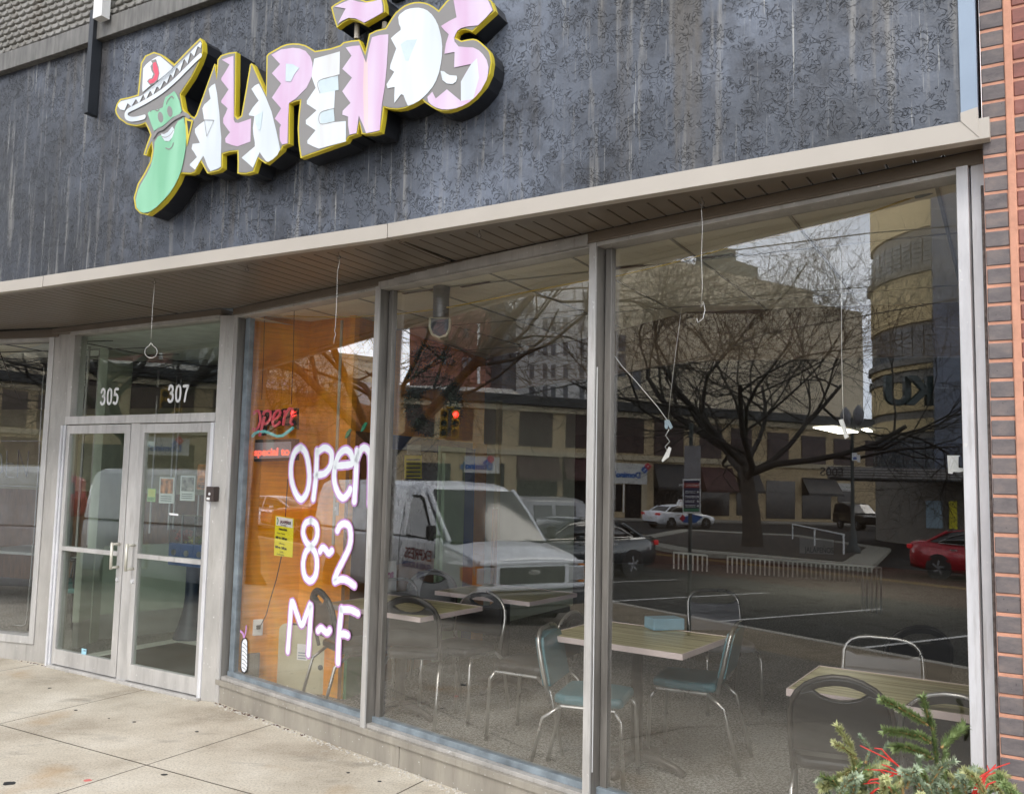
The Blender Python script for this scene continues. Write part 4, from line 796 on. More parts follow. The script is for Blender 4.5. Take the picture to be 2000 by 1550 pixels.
# hours notice
t_ = empty('hours_notice', nn_at(553, 1047, -.02), 'yellow printed opening hours notice taped inside the painted window', 'notice')
q = [(538, 1006), (574, 1012), (571, 1088), (535, 1084)]
WB().prism([nn_at(*p, d=-.012) for p in q], NW*.001).build('paper', mat('notice_yellow', (.80, .70, .02), .6, var=.03), t_)
def onn(u, v): a = nn_at(*q[0], d=-.0095); b_ = nn_at(*q[1], d=-.0095); c = nn_at(*q[3], d=-.0095); return a+(b_-a)*u+(c-a)*v
WB().poly([onn(.06, .02), onn(.94, .02), onn(.94, .24), onn(.06, .24)]).build('logo_panel', M['white'], t_, fix=False)
ex = onn(1, 0)-onn(0, 0)
for s, u, v, sz, bold in (('JALAPEÑOS', .28, .17, .030, .0012), ('RESTAURANT', .32, .225, .013, 0), ('SPRING HOURS', .22, .34, .017, .0008), ('Monday - Thursday', .12, .44, .015, 0), ('8:00 am - 2:00 pm', .06, .56, .0225, .0012), ('- OPEN Friday -', .22, .69, .015, 0), ('8:00 am - 2:00 pm', .06, .80, .0225, .0012), ('- CLOSED -', .28, .89, .014, 0), ('Saturday & Sunday', .16, .96, .014, 0)):
    text('print', s, M['black'], t_, onn(u, v)-NW*.001, ex, (0, 0, 1), sz, .0002, bold=bold, narrow=.86)
WB().tube([onn(.12, .05)-NW*.001, onn(.17, .12)-NW*.001, onn(.13, .21)-NW*.001], .004, 6).build('logo_chilli', mat('print_green', (.02, .3, .06), .6), t_)
# cord from display to outlet
cd = [nn_at(562, 935, -.12), nn_at(558, 1000, -.16), nn_at(549, 1090, -.14), nn_at(540, 1130, -.16), nn_at(528, 1170, -.2), nn_at(520, 1200, -.25), o_+e1*.04-inn(e1)*.05+V2(0, 0, .065)]
t_ = empty('power_cord', cd[0], 'thin black cord running from the message display to the outlet', 'cord'); WB().tube(cd, .0035, 6).build('cord', M['rubber'], t_, smooth=True)
for x, y1, y2, lb_ in ((517, 600, 780, 'dark thin line holding the open sign, nearer the pilaster'), (575, 592, 790, 'dark thin line holding the open sign, beside the twisted wire')):
    t_ = empty('hanging_sign_line', nn_at(x, y1, -.1), lb_, 'line', 'lines holding the open sign'); WB().tube([nn_at(x, y1, -.1), nn_at(x-2, (y1+y2)/2, -.1), nn_at(x-6, y2, -.1)], .0022, 6).build('cord', M['rubber'], t_)
# yellow cord strung across just under the ceiling
cab = [(487, 613), (520, 614), (560, 617), (620, 619), (690, 619), (740, 616), (790, 612), (860, 603), (940, 588), (1040, 568), (1145, 548), (1190, 543), (1300, 517), (1420, 485), (1560, 450), (1700, 415), (1790, 383)]
t_ = empty('extension_cord', nn_at(1190, 543, -.25), 'yellow extension cord strung across all three panes under the ceiling', 'cord')
WB().tube([nn_at(x, y, -.22) for x, y in cab], .0042, 6).build('cord', mat('cord_yellow', (.62, .44, .08), .5), t_, smooth=True)
WB().tube([nn_at(x, y, -.21) for x, y in [(1787, 385), (1800, 379), (1815, 374), (1832, 369)]], [.008, .016, .016, .009], 8).build('connector', mat('connector_grey', (.20, .24, .24), .5), t_, smooth=True)
WB().tube([nn_at(x, y, -.21) for x, y in [(1832, 369), (1850, 358), (1868, 345)]], .005, 6).build('plug_tail', mat('cord_orange', (.62, .34, .05), .5), t_, smooth=True)
WB().tube([nn_at(x, y, -.21) for x, y in [(1832, 371), (1848, 358), (1868, 357)]], .005, 6).build('plug_tail', bpy.data.materials['cord_orange'], t_, smooth=True)
# clips, hangers and cards
clip = mat('clip_grey_blue', (.35, .45, .52), .5)
t_ = empty('hanging_clip', gtilt(1303, 830, -.06), 'pale blue peg and white scrap dangling on twisted wire inside the right-hand pane', 'clip')
d_ = -.05; W_ = lambda pts, r, nm_, m: WB().tube([gtilt(x, y, d_) for x, y in pts], r, 6).build(nm_, m, t_, smooth=True)
W_([(1192, 683), (1215, 715), (1240, 742), (1262, 768), (1285, 795), (1303, 820)], .0016, 'wire', M['white']); W_([(1331, 600), (1326, 640), (1318, 700), (1311, 760), (1305, 820)], .0010, 'wire', M['wire'])
W_([(1307, 838), (1300, 850), (1308, 862), (1299, 872), (1303, 880)], .0018, 'wire', M['wire'])
WB().prism([gtilt(x, y, d_) for x, y in [(1298, 820), (1306, 819), (1313, 834), (1309, 838), (1305, 830), (1302, 838), (1298, 835)]], NW*.006).build('peg', clip, t_)
WB().prism([gtilt(x, y, d_) for x, y in [(1292, 899), (1298, 888), (1306, 872), (1311, 875), (1306, 893), (1303, 894), (1294, 902)]], NW*.003).build('scrap', M['white'], t_)
t_ = empty('hanging_peg', gtilt(1648, 840, -.06), 'white peg clipped at the end of a straight thin wire in the right-hand pane', 'clip')
W_([(1640, 430), (1643, 560), (1644, 700), (1646, 790), (1648, 822)], .0012, 'wire', M['wire'])
WB().prism([gtilt(x, y, d_) for x, y in [(1638, 820), (1646, 818), (1657, 853), (1650, 857)]], NW*.008).build('peg', M['white'], t_)
t_ = empty('paper_note', gtilt(1866, 905, -.004), 'small torn white paper note taped at the right edge of the window', 'note')
WB().prism([gtilt(x, y, -.010) for x, y in [(1850, 889), (1876, 889), (1872, 892), (1872, 913), (1884, 914), (1884, 920), (1873, 922), (1862, 921), (1860, 925), (1852, 924)]], NW*.001).build('paper', M['white'], t_)
for (x, y, lb_) in ((678, 847, 'lower green peg hanging between painted letters and wall'), (709, 834, 'upper green peg hanging nearer the metal mullion')):
    t_ = empty('green_peg', gtilt(x, y, -.3), lb_, 'clip', 'green pegs'); WB().prism([gtilt(*q, -.3) for q in [(x-5, y+9), (x-2, y-2), (x+4, y-10), (x+8, y-9), (x+3, y+2), (x-1, y+8)]], NW*.008).build('peg', mat('peg_green', (.02, .32, .16), .5), t_)
# duct and camera lamp by the ceiling
dep = 5.6
pt = O+ray(863, 545)*dep
t_ = empty('ceiling_fixture', (pt.x, pt.y, 2.9), 'grey duct stub with a cream scoop below it hanging from the ceiling', 'ceiling fixture')
MB().lathe([(.055, 0), (.052, -.10), (.052, -.20), (.050, -.21)], (0, 0, 0), 'z', 20).build('duct', mat('duct_grey', (.20, .20, .20), .4, .4), t_, smooth=True)
mb = MB(); prof = [(-.07, 0), (.07, 0), (.07, -.07), (.05, -.115), (0, -.135), (-.05, -.115), (-.07, -.07)]
mb.prism([V2(x, -.06, -.21+z) for x, z in prof], (0, .13, 0)); mb.build('scoop', cream, t_, bevel=.004); MB().prism([V2(x*.8, -.064, -.217+z*.84) for x, z in prof], (0, .004, 0)).build('scoop_opening', M['darkmetal'], t_)
# evergreen wreath hanging inside
ctr = O+ray(842, 745)*6.4
t_ = empty('wreath', ctr, 'dark evergreen wreath figure with a bow hanging in the middle pane', 'wreath')
needle = mat('wreath_green', (.018, .045, .03), .7, var=.5, vs=20); mb = WB()
def bough(mb, pts, r, n, ln, seed):
    rd = random.Random(seed)
    for i in range(len(pts)-1):
        a, b_ = Vector(pts[i]), Vector(pts[i+1]); t = (b_-a).normalized()
        for k in range(n):
            p = a+(b_-a)*rd.random(); d = Vector((rd.gauss(0, 1), rd.gauss(0, 1), rd.gauss(0, 1))); d = (d-t*d.dot(t)).normalized()*r*rd.uniform(.2, 1); q = p+d; w = t.cross(d).normalized()*.007; g = d.normalized()*ln+t*rd.uniform(-ln, ln)
            mb.poly([q-w, q+w, q+g])
def wa(x, y): return O+ray(x, y)*6.4
bough(mb, [wa(842+42*math.sin(a)+4, 765-50*math.cos(a)-(-25)) for a in [k*2*math.pi/20 for k in range(21)]], .06, 260, .05, 3)
bough(mb, [wa(812, 700), wa(826, 685), wa(845, 690), wa(868, 700), wa(880, 695)], .06, 160, .05, 5); bough(mb, [wa(805, 740), wa(815, 720), wa(840, 715)], .07, 160, .05, 6)
mb.build('boughs', needle, t_, fix=False)
for x, y in ((838, 708), (820, 726), (858, 838), (827, 842)): WB().prism([wa(x, y), wa(x+7, y-4), wa(x+8, y-1), wa(x+2, y+4)], V2(0, .01)).build('berry_tip', M['white'], t_)
# posters / frames in the serving hatch
def hatch(name, x0, y0, x1, y1, m, lab, cat):
    P_ = [onpl(x, y, C3-n3*.03, n3) for x, y in ((x0, y0), (x1, y0), (x1, y1), (x0, y1))]; t_ = empty(name, P_[0], lab, cat); WB().prism(P_, n3*.004).build('sheet', m, t_); return t_, P_
t_, P_ = hatch('notice', 791, 889, 824, 934, bpy.data.materials['notice_yellow'], 'second yellow hours notice seen above the van roof in the middle pane', 'notice')
WB().prism([onpl(x, y, C3-n3*.036, n3) for x, y in ((796, 869), (822, 869), (822, 887), (796, 887))], n3*.004).build('card', M['white'], t_)
for k in range(5): WB().prism([onpl(x, y, C3-n3*.034, n3) for x, y in ((794, 896+8*k), (821, 896+8*k), (821, 898.5+8*k), (794, 898.5+8*k))], n3*.002).build('print', M['black'], t_)
t_, P_ = hatch('logo_card', 748, 1095, 774, 1165, M['white'], 'white card with the end of a colourful shop name leaning behind the first table', 'card')
pc = onpl(749, 1133, C3-n3*.04, n3); text('logo_print', 'ños', mat('print_purple', (.35, .02, .2), .6), t_, pc, e3w, (0, 0, 1), .11, .001, bold=.006)
# lit ceiling panels far back
lamp = mat('lit_panel', (.9, .9, .8), .5, emit=(1, .97, .82), es=6, var=0)
for i, (q, lab) in enumerate((([(1588, 834), (1640, 846), (1676, 843), (1630, 832)], 'lit rectangular ceiling panel glowing in the back room'), ([(1683, 838), (1694, 842), (1704, 842), (1694, 836)], 'smaller lit ceiling panel beside the first one'))):
    P_ = [onz(x, y, 2.54) for x, y in q]; P_ = [P_[0]]+P_[1:]; t_ = empty('ceiling_light', P_[0], lab, 'ceiling light', 'lit ceiling panels'); WB().prism(P_, (0, 0, -.01)).build('diffuser', lamp, t_)
# slatted white dividers and low wall with the shop's name, dim in the back room
def dep(x, y, d, z0=0): return O+ray(x, y)*d
slw = mat('slat_white', (.55, .53, .48), .6)
for k, (xa, ya, xb, yb, n_, lb_) in enumerate(((1315, 1078, 1380, 1084, 8, 'short white slatted divider dim behind the parking sign post'), (1420, 1086, 1720, 1108, 34, 'long white slatted divider dim in the back room'))):
    p0 = dep(xa, ya, 8.4); t_ = empty('slatted_divider', p0, lb_, 'divider', 'white slatted dividers in the back room')
    for i in range(n_):
        f = i/(n_-1); x, y = xa+(xb-xa)*f, ya+(yb-ya)*f; h_ = 32+(58 if f > .87 and k else 0)
        a, b_ = dep(x, y, 8.4), dep(x-.4, y+h_, 8.4); 
        if i == 0: mbs_ = WB()
        mbs_.obox(a, CR*.014, CF*.01, b_-a)
    mbs_.build('slats', slw, t_); WB().tube([dep(xa, ya, 8.4), dep(xb, yb, 8.4)], .01, 6).build('top_rail', slw, t_)
P0 = dep(1572, 1078, 8.1); t_ = empty('low_wall_board', P0, 'dim low board painted with the shop name in dark capitals', 'board')
WB().prism([dep(x, y, 8.15) for x, y in ((1562, 1050), (1628, 1054), (1628, 1082), (1562, 1080))], CF*.01).build('board', mat('board_grey', (.16, .15, .14), .7), t_)
text('board_lettering', 'JALAPEÑOS', M['black'], t_, P0, CR+V2(0, 0, -.03), (0, 0, 1), .072, .001, narrow=.72)
# ------------------------------------------------------------------ tables
M['nap'] = mat('napkin_blue', (.18, .36, .48), .5)
M['edge'] = mat('table_edge_pink', (.62, .52, .50), .5, var=.05); M['chrome'] = mat('worn_chrome', (.42, .41, .39), .28, .85, var=.2); M['tube_dark'] = mat('dark_tube', (.06, .055, .05), .35, .5)
M['vinyl_b'] = mat('black_vinyl', (.018, .017, .017), .32, var=.2); M['vinyl_t'] = mat('teal_vinyl', (.045, .145, .175), .34, var=.12); M['vinyl_g'] = mat('grey_vinyl', (.16, .16, .17), .4)
te = Vector((.8189, -.5739, 0)); tn = inn(te); TA = math.atan2(te.y, te.x)
def table(corner, L, Wd, lab, ang=TA):
    c = Vector((corner[0], corner[1], FZ)); t_ = empty('cafe_table', c, lab, 'table', 'wood patterned cafe tables', ang)
    MB().box((L/2, Wd/2, .735), (L-.004, Wd-.004, .026)).build('tabletop', M['table'], t_, bevel=.002)
    mb = MB(); 
    for a in ((L/2, .0, L, .006), (L/2, Wd, L, .006)): mb.box((a[0], a[1], .735), (a[2]+.006, .006, .032))
    for x in (0, L): mb.box((x, Wd/2, .735), (.006, Wd, .032))
    mb.build('edge_strip', M['edge'], t_)
    MB().lathe([(.035, .06), (.035, .70), (.09, .715), (.12, .722)], (L/2, Wd/2, 0), 'z', 16).build('pedestal', M['tube_dark'], t_, smooth=True)
    for k in range(4):
        a = k*math.pi/2+math.pi/4*0; d = Vector((math.cos(a), math.sin(a), 0)); c2 = Vector((L/2, Wd/2, 0)); MB().tube([c2+V2(0, 0, .075), c2+d*.12+V2(0, 0, .07), c2+d*.24+V2(0, 0, .04), c2+d*.30+V2(0, 0, .012)], [.035, .03, .024, .022], 8).build('foot', M['tube_dark'], t_, smooth=True)
    return t_
cA = Vector((-.56, 5.72, 0)); table(cA-te*.9, .9, .66, 'cafe table in the middle pane, its near corner before the black chairs')
cB = Vector((.22, 5.22, 0)); table(cB, .87, .68, 'cafe table with teal chairs behind the mullion between the big panes')
_p = onz(1315, 1232, .782); t_ = empty('napkin_box', _p, 'small pale blue napkin box at the back of the middle table', 'box'); MB().obox((-.12, 0, 0), (.2, .05, 0), (-.04, .12, 0), (0, 0, .07)).build('box', M['nap'], t_, bevel=.006)
cC = Vector((1.26, 4.00, 0)); table(cC, 1.15, .60, 'cafe table at the right end beside the round backed black chair', math.atan2(-.54, .84))
cD = Vector((.16, 6.52, 0)); table(cD-te*.9, .9, .68, 'dim cafe table in the second row, behind the van reflection')
# ------------------------------------------------------------------ chairs
def chair(style, lab):
    t_ = empty('cafe_chair', (0, 0, FZ), lab, 'chair', 'metal framed cafe chairs')
    fm = {'black': M['tube_dark'], 'chrome': M['chrome'], 'teal': M['chrome'], 'grey': M['chrome']}[style]; sm = {'black': M['vinyl_b'], 'chrome': M['vinyl_b'], 'teal': M['vinyl_t'], 'grey': M['vinyl_g']}[style]
    H = .86 if style in ('black',) else .82; r = .012
    for s in (-1, 1):
        MB().tube([V2(s*.19, .20, .43), V2(s*.20, .235, .38), V2(s*.205, .25, 0)], r, 8).build('leg', M['chrome'] if style != 'teal' else fm, t_, smooth=True)
        MB().tube([V2(s*.19, -.10, .43), V2(s*.20, -.20, .36), V2(s*.205, -.29, 0)], r, 8).build('leg', M['chrome'], t_, smooth=True)
    W2 = .205
    arch = [V2(-W2+.01, -.16, .44), V2(-W2, -.20, .60)] 
    hh = H
    n_ = 11 if style != 'teal' else 11
    ex = 2.0 if style in ('black', 'chrome') else 3.6
    for k in range(n_+1):
        a = math.pi*(1-k/n_); ca, sa = math.cos(a), math.sin(a); x = W2*math.copysign(abs(ca)**(2/ex), ca); z = hh-.17+.17*abs(sa)**(2/ex); arch.append(V2(x, -.20-.055*(z-.6)/.26, z))
    arch += [V2(W2, -.20, .60), V2(W2-.01, -.16, .44)]
    MB().tube(arch, .0125, 8).build('back_frame', fm, t_, smooth=True)
    MB().tube([V2(-.19, -.10, .43), V2(-.19, .2, .43)], .011, 8).build('seat_rail', fm, t_); MB().tube([V2(.19, -.10, .43), V2(.19, .2, .43)], .011, 8).build('seat_rail', fm, t_)
    mb = MB(); mb.prism([V2(x, y, .435) for x, y in [(-.19, .15), (-.16, .235), (.16, .235), (.19, .15), (.20, -.08), (.17, -.15), (-.17, -.15), (-.20, -.08)]], (0, 0, .055)); so = mb.build('seat', sm, t_, bevel=.022, seg=3)
    # back panel with a hand slot under the arch
    pts = []; z0 = .53; topz = hh-.055 if style != 'teal' else hh-.03
    def xw(z): 
        if z < hh-.17: return W2-.012
        s_ = (z-(hh-.17))/.17; return max(.01, W2*(max(0, 1-s_**ex))**(1/ex)-.012)
    L_ = [z0, .6, .66, hh-.17, hh-.12, hh-.08]
    left = [(-xw(z), z) for z in L_]; right = [(xw(z), z) for z in L_[::-1]]
    if style == 'teal': mid = [(-xw(topz-.01), topz-.01), (0, topz+.004), (xw(topz-.01), topz-.01)]
    elif style == 'grey': mid = [(-.13, hh-.10), (0, hh-.10), (.13, hh-.10)]
    else: mid = [(-.11, hh-.062), (-.08, hh-.085), (-.04, hh-.098), (0, hh-.102), (.04, hh-.098), (.08, hh-.085), (.11, hh-.062)]
    P_ = left+mid+right
    mb = MB().prism([V2(x, -.175-.055*(z-.6)/.26, z) for x, z in P_], (0, -.045, 0))
    if style in ('black', 'chrome'):
        oa = [(-W2*.80*math.cos(math.pi*k/10), hh-.165+.165*math.sin(math.pi*k/10)**(1)*1.0) for k in range(1, 10)]
        oa = [(x, hh-.17+.165*max(0, 1-(abs(x)/W2)**ex)**(1/ex)) for x in [-.16+.32*k/12 for k in range(13)]]
        ib = [(x, hh-.036-.030*(x/.115)**2) for x in [.115-.23*k/8 for k in range(9)]]
        mb.prism([V2(x, -.178-.055*(z-.6)/.26, z) for x, z in [(-.16, hh-.10)]+oa+[(.16, hh-.10)]+ib], (0, -.040, 0))
    mb.build('backrest', sm, t_, bevel=.006, seg=2)
    return t_
protos = {}
def put(style, x, y, fx, fy, lab, sc=1):
    rz = math.atan2(-fx, fy)
    if style not in protos: protos[style] = chair(style, lab); o = protos[style]
    else: o = copy_tree(protos[style])
    o.location = (x, y, FZ); o.rotation_euler = (0, 0, rz); o['label'] = lab; o.scale = (sc, sc, sc); return o
put('black', -1.10, 6.28, .75, .5, 'black padded chair behind the painted letter F')
put('black', -.60, 6.10, .2, .98, 'black padded chair with its back to the middle pane beside the mullion')
put('chrome', -.30, 6.32, -.5, -.85, 'tubular framed chair with black seat at the far corner of the first table')
put('grey', -.80, 6.95, .55, -.85, 'grey backed chair seen dimly before the van door lettering')
put('black', -.62, 7.25, .1, -1, 'black chair on the far side of the first table')
put('teal', .46, 5.02, .86, -.30, 'teal vinyl chair partly behind the mullion between the big panes')
put('chrome', .20, 5.75, -.8, .45, 'dark seated chair turned sideways next to the teal chair')
put('teal', 1.16, 5.42, -.88, .40, 'teal vinyl chair seen side-on in the right-hand pane')
put('black', 1.49, 3.98, .35, .94, 'round backed black chair close to the glass above the evergreen sprays')
put('grey', 1.98, 4.72, -.45, -.9, 'chair with pale chrome frame on the far side of the right table')
put('chrome', 1.95, 3.86, .50, .87, 'square backed black chair behind the tip of the evergreen sprays')
put('black', 2.35, 5.35, -.1, 1, 'dim black chair with round handle hole behind the right table')
put('teal', 2.45, 4.35, -.7, -.5, 'teal chair half hidden at the right edge of the glass')
put('grey', 1.62, 6.65, .1, -1, 'dim tubular chair beyond the side-on teal chair')
# ------------------------------------------------------------------ rooms behind the doors and the left window
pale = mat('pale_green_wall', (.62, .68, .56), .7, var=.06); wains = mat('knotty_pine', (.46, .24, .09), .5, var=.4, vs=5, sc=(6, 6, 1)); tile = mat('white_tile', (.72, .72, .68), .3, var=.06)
Q = lambda u, d, z=0: Dp(u, z, d)
lz = 2.86
tag(WB().poly([Q(-2.3, .1, lz), Q(.3, .1, lz), Q(.3, 6, lz), Q(-6.5, 7, lz), Q(-6.5, 1.3, lz)]).build('lobby_ceiling', mat('lobby_ceiling', (.75, .78, .75), .9), fix=False), 'pale lobby ceiling', None, None, 'structure')
iw('lobby_right_wall', [Q(.06, .12), Q(.06, 5.9)], FZ, 2.86, pale, 'pale lobby side wall', .04)
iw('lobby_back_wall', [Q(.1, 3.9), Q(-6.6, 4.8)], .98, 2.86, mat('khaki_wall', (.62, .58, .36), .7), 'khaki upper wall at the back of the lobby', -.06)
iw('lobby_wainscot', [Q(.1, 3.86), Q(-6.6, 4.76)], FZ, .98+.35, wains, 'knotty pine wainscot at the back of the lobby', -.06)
# inner screen of the vestibule: angled low pale wall with tile base, glazed above
S0, S1, S2 = onz(150, 1273, 0), onz(189, 1255, 0), onz(405, 1232, 0)
iw('vestibule_wall', [S0, S1, S2], .27, .93, pale, 'pale green low vestibule wall', .06)
_n01 = inn((S1-S0).normalized()); _a, _b = onpl(193, 950, S0, _n01), onpl(243, 950, S0, _n01); iw('vestibule_column', [V2(_a.x, _a.y)-_n01*.01, V2(_b.x, _b.y)-_n01*.01], .0, 2.86, pale, 'pale green column inside the left door leaf', .08)
for _x in (148, 160, 182, 300, 336, 345, 392): _c = onpl(_x, 900, S0+_n01*.1, _n01); tag(WB().box((_c.x, _c.y, 1.9), (.018, .018, 1.9)).build('vestibule_upright', M['alu_dull']), 'thin metal upright of the vestibule screen', None, None, 'structure'); iw('vestibule_tile', [S0, S1, S2], FZ, .27, tile, 'tiled base of the vestibule wall', .05)
S0, S1 = S1, S2
mb = WB().obox(Q(-1.8, .25, FZ+.004), ED*1.75, ND*.95, (0, 0, .006)); mb.build('door_mat', mat('dark_mat', (.022, .022, .02), .95), empty('floor_mat', Q(-1.8, .25, FZ), 'dark rubber mat on the vestibule floor behind the doors', 'mat'))
tag(WB().obox(Q(-2.0, .12, FZ+.001), ED*2.0, ND*1.65, (0, 0, .002)).build('vestibule_floor', tile), 'pale tiled vestibule floor', None, None, 'structure')
# candy machine
cm = empty('candy_machine', onz(372, 1246, FZ), 'blue gumball machine on a flared black pedestal inside the right door leaf', 'vending machine', None, math.atan2(ED.y, ED.x))
MB().lathe([(.17, 0), (.17, .02), (.13, .12), (.085, .30), (.075, .40), (.075, .72)], (0, 0, 0), 'z', 20).build('pedestal', mat('pedestal_blue_black', (.02, .03, .06), .4), cm, smooth=True)
mbb = mat('machine_blue', (.02, .09, .30), .35)
for k, x in enumerate((-.19, 0, .19)):
    MB().box((x, 0, .82), (.185, .2, .22)).build('dispenser', mbb, cm, bevel=.008); MB().box((x, 0, 1.07), (.175, .19, .27)).build('globe', glass_mat('globe_glass', (.9, .9, .9), 1.5) if k == 0 else bpy.data.materials['globe_glass'], cm)
    mc = MB(); rd = random.Random(k)
    for i in range(60): mc.lathe([(.001, -.012), (.010, -.008), (.013, 0), (.010, .008), (.001, .012)], (x+rd.uniform(-.07, .07), rd.uniform(-.075, .075), .945+rd.uniform(0, .10 if k == 0 else .05)), 'z', 6)
    mc.build('candy', mat('candy_%s' % 'abc'[k], [(.6, .10, .04), (.7, .45, .1), (.12, .2, .05)][k], .3, var=.9, vs=40), cm); MB().tube([(x, -.1, .84), (x, -.115, .84)], .03, 12).build('coin_dial', M['chrome'], cm)
    for sx in (-.09, .09): MB().box((x+sx, -.095, 1.07), (.008, .008, .28)).build('corner_post', M['chrome'], cm)
# flyers on the right leaf, pictures on the back wall
def flyer(x0, y0, x1, y1, base, top, lab, kind='flyer'):
    P_ = [Dpx(x, y, .035) for x, y in ((x0, y0), (x1, y0+1), (x1-2, y1+1), (x0-2, y1))]; t_ = empty(kind, P_[0], lab, 'flyer', 'flyers taped inside the door glass'); WB().prism(P_, ND*.001).build('paper', base, t_)
    a, b_, c, d = P_; f = lambda u, v: a+(b_-a)*u+(d-a)*v-ND*.001; WB().poly([f(.08, .06), f(.92, .06), f(.92, .62), f(.08, .62)]).build('picture', top, t_, fix=False)
    for k in range(3): WB().poly([f(.12, .72+.08*k), f(.85, .72+.08*k), f(.85, .745+.08*k), f(.12, .745+.08*k)]).build('print', M['darkmetal'], t_, fix=False)
photo1 = mat('photo_warm', (.30, .12, .04), .5, var=.9, vs=22); photo2 = mat('photo_grey', (.16, .15, .14), .5, var=.9, vs=26); paper = mat('paper_grey', (.42, .43, .42), .6)
flyer(312, 931, 341, 982, paper, photo1, 'flyer with an orange picture taped inside the right door leaf')
flyer(353, 928, 382, 977, paper, photo2, 'grey photo flyer taped inside the right door leaf')
flyer(386, 906, 404, 955, photo1, photo1, 'brownish menu flyer at the right edge of the right door leaf'); flyer(289, 953, 305, 979, mat('paper_green', (.22, .34, .14), .6), mat('paper_yellow', (.40, .42, .12), .6), 'small green and yellow flyer low left on the right door leaf')
flyer(289, 861, 302, 872, paper, paper, 'blank grey card high on the right door leaf')
tp = empty('tape_strip', Dpx(330, 1003, .015), 'short white strip of tape on the right door glass', 'tape'); WB().prism([Dpx(x, y, .016) for x, y in ((330, 1001), (348, 1003), (348, 1007), (331, 1005))], ND*.001).build('tape', M['white'], tp)
bw = Q(-.5, 3.85); wb0 = (Q(-6.6, 4.76)-Q(.1, 3.86)).normalized(); nbw = inn(-wb0)
def pic(x0, y0, x1, y1, m, lab, dep=.05, fr=.03, nme='framed_picture', cat='picture'):
    Pp = Q(.1, 3.86)-nbw*.09; P_ = [onpl(x, y, Pp, nbw) for x, y in ((x0, y0), (x1, y0), (x1, y1), (x0, y1))]; t_ = empty(nme, P_[0], lab, cat); WB().prism(P_, nbw*.03).build('frame', M['black'], t_)
    c = sum(P_, Vector())/4; WB().prism([c+(p-c)*.86-nbw*.004 for p in P_], nbw*.006).build('image', m, t_)
pic(293, 877, 332, 905, photo1, 'dark framed picture at the left on the back wall of the lobby'); pic(354, 877, 402, 903, mat('photo_red', (.16, .03, .02), .4, var=.8, vs=8), 'dark framed picture at the right on the back wall of the lobby')
pic(0, 788, 62, 822, mat('photo_blue', (.14, .15, .18), .3, var=.5), 'wall screen on the back wall seen through the left window', nme='wall_screen', cat='screen')
sh = empty('wall_shelf', Q(-1.4, 3.6, 1.52), 'long dim shelf with jars at the back of the lobby', 'shelf'); MB().obox((0, 0, 0), ED*-1.6+ND*.2, ND*.2, (0, 0, .03)).build('board', wains, sh)
for k in range(6): MB().lathe([(.03, 0), (.045, .05), (.03, .12), (.02, .16)], ED*(-.1-.24*k)+ND*(.1+.03*k)+V2(0, 0, .03), 'z', 10).build('jar', [M['white'], paper, cream][k % 3], sh, smooth=True)
# left room: booth tables, windsor style chairs, teal seats, neon outline sign backs
LP = lambda u, d, z=0: PL1+EL*u+NL*d+V2(0, 0, z)
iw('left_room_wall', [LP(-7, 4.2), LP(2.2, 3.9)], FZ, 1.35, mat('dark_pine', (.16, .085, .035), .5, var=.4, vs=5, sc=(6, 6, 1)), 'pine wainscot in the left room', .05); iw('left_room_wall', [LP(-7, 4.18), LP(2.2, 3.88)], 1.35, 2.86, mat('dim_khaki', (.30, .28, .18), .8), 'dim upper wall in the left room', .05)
tag(WB().poly([LP(-7, .1, 2.865), LP(.4, .1, 2.865), LP(.6, 5, 2.865), LP(-7, 5, 2.865)]).build('left_ceiling', M['ceil'], fix=False), 'cream ceiling of the left room', None, None, 'structure')
mb = WB()
for k in range(10): mb.obox(LP(-7, .25+.45*k, 2.855), EL*7.4, NL*.02, (0, 0, .006))
for k in range(8): mb.obox(LP(-6.3+.9*k, .1, 2.855), EL*.02, NL*4.4, (0, 0, .006))
tag(mb.build('left_ceiling_grid', M['darkmetal']), 'dark ceiling grid of the left room', None, None, 'structure')
for k, (u, d, lb_) in enumerate(((-.55, 1.0, 'dark slatted chair with teal seat nearest the left window'), (-1.05, 1.25, 'dark slatted chair with teal seat at the frame edge'), (-.45, 2.1, 'dark slatted chair farther back in the left room'))):
    if k == 0:
        wc = empty('slat_chair', LP(u, d, FZ), lb_, 'chair', 'slatted chairs in the left room', math.atan2(EL.y, EL.x))
        for sx in (-1, 1):
            for sy in (-1, 1): MB().tube([(sx*.2, sy*.2, 0), (sx*.17, sy*.17, .44)], .015, 8).build('leg', M['black'], wc)
        MB().prism([(math.cos(a)*.23, math.sin(a)*.22, .43) for a in [i*math.pi/8 for i in range(16)]], (0, 0, .05)).build('seat', mat('seat_teal', (.02, .16, .15), .4), wc, bevel=.015)
        MB().tube([(-.22, .1, .72), (-.25, -.08, .74), (-.16, -.2, .76), (0, -.25, .77), (.16, -.2, .76), (.25, -.08, .74), (.22, .1, .72)], .017, 8).build('back_rail', M['black'], wc, smooth=True)
        for i in range(8): a = math.pi*(1.05+i*.13); MB().tube([(math.cos(a)*.19, math.sin(a)*.19, .47), (math.cos(a)*.25, math.sin(a)*.24, .75)], .009, 6).build('spindle', M['black'], wc)
    else:
        o = copy_tree(wc); o.location = LP(u, d, FZ); o['label'] = lb_; o.rotation_euler.z += k*2.2
t_ = empty('booth_table', LP(-1.6, 1.5, FZ), 'pale topped table among the slatted chairs in the left room', 'table', None, math.atan2(EL.y, EL.x)); MB().box((0, .2, .72), (1.5, .7, .03)).build('tabletop', mat('pale_top', (.36, .38, .36), .3), t_, bevel=.005); MB().lathe([(.2, 0), (.03, .04), (.03, .7)], (0, .2, 0), 'z', 12).build('pedestal', M['black'], t_)
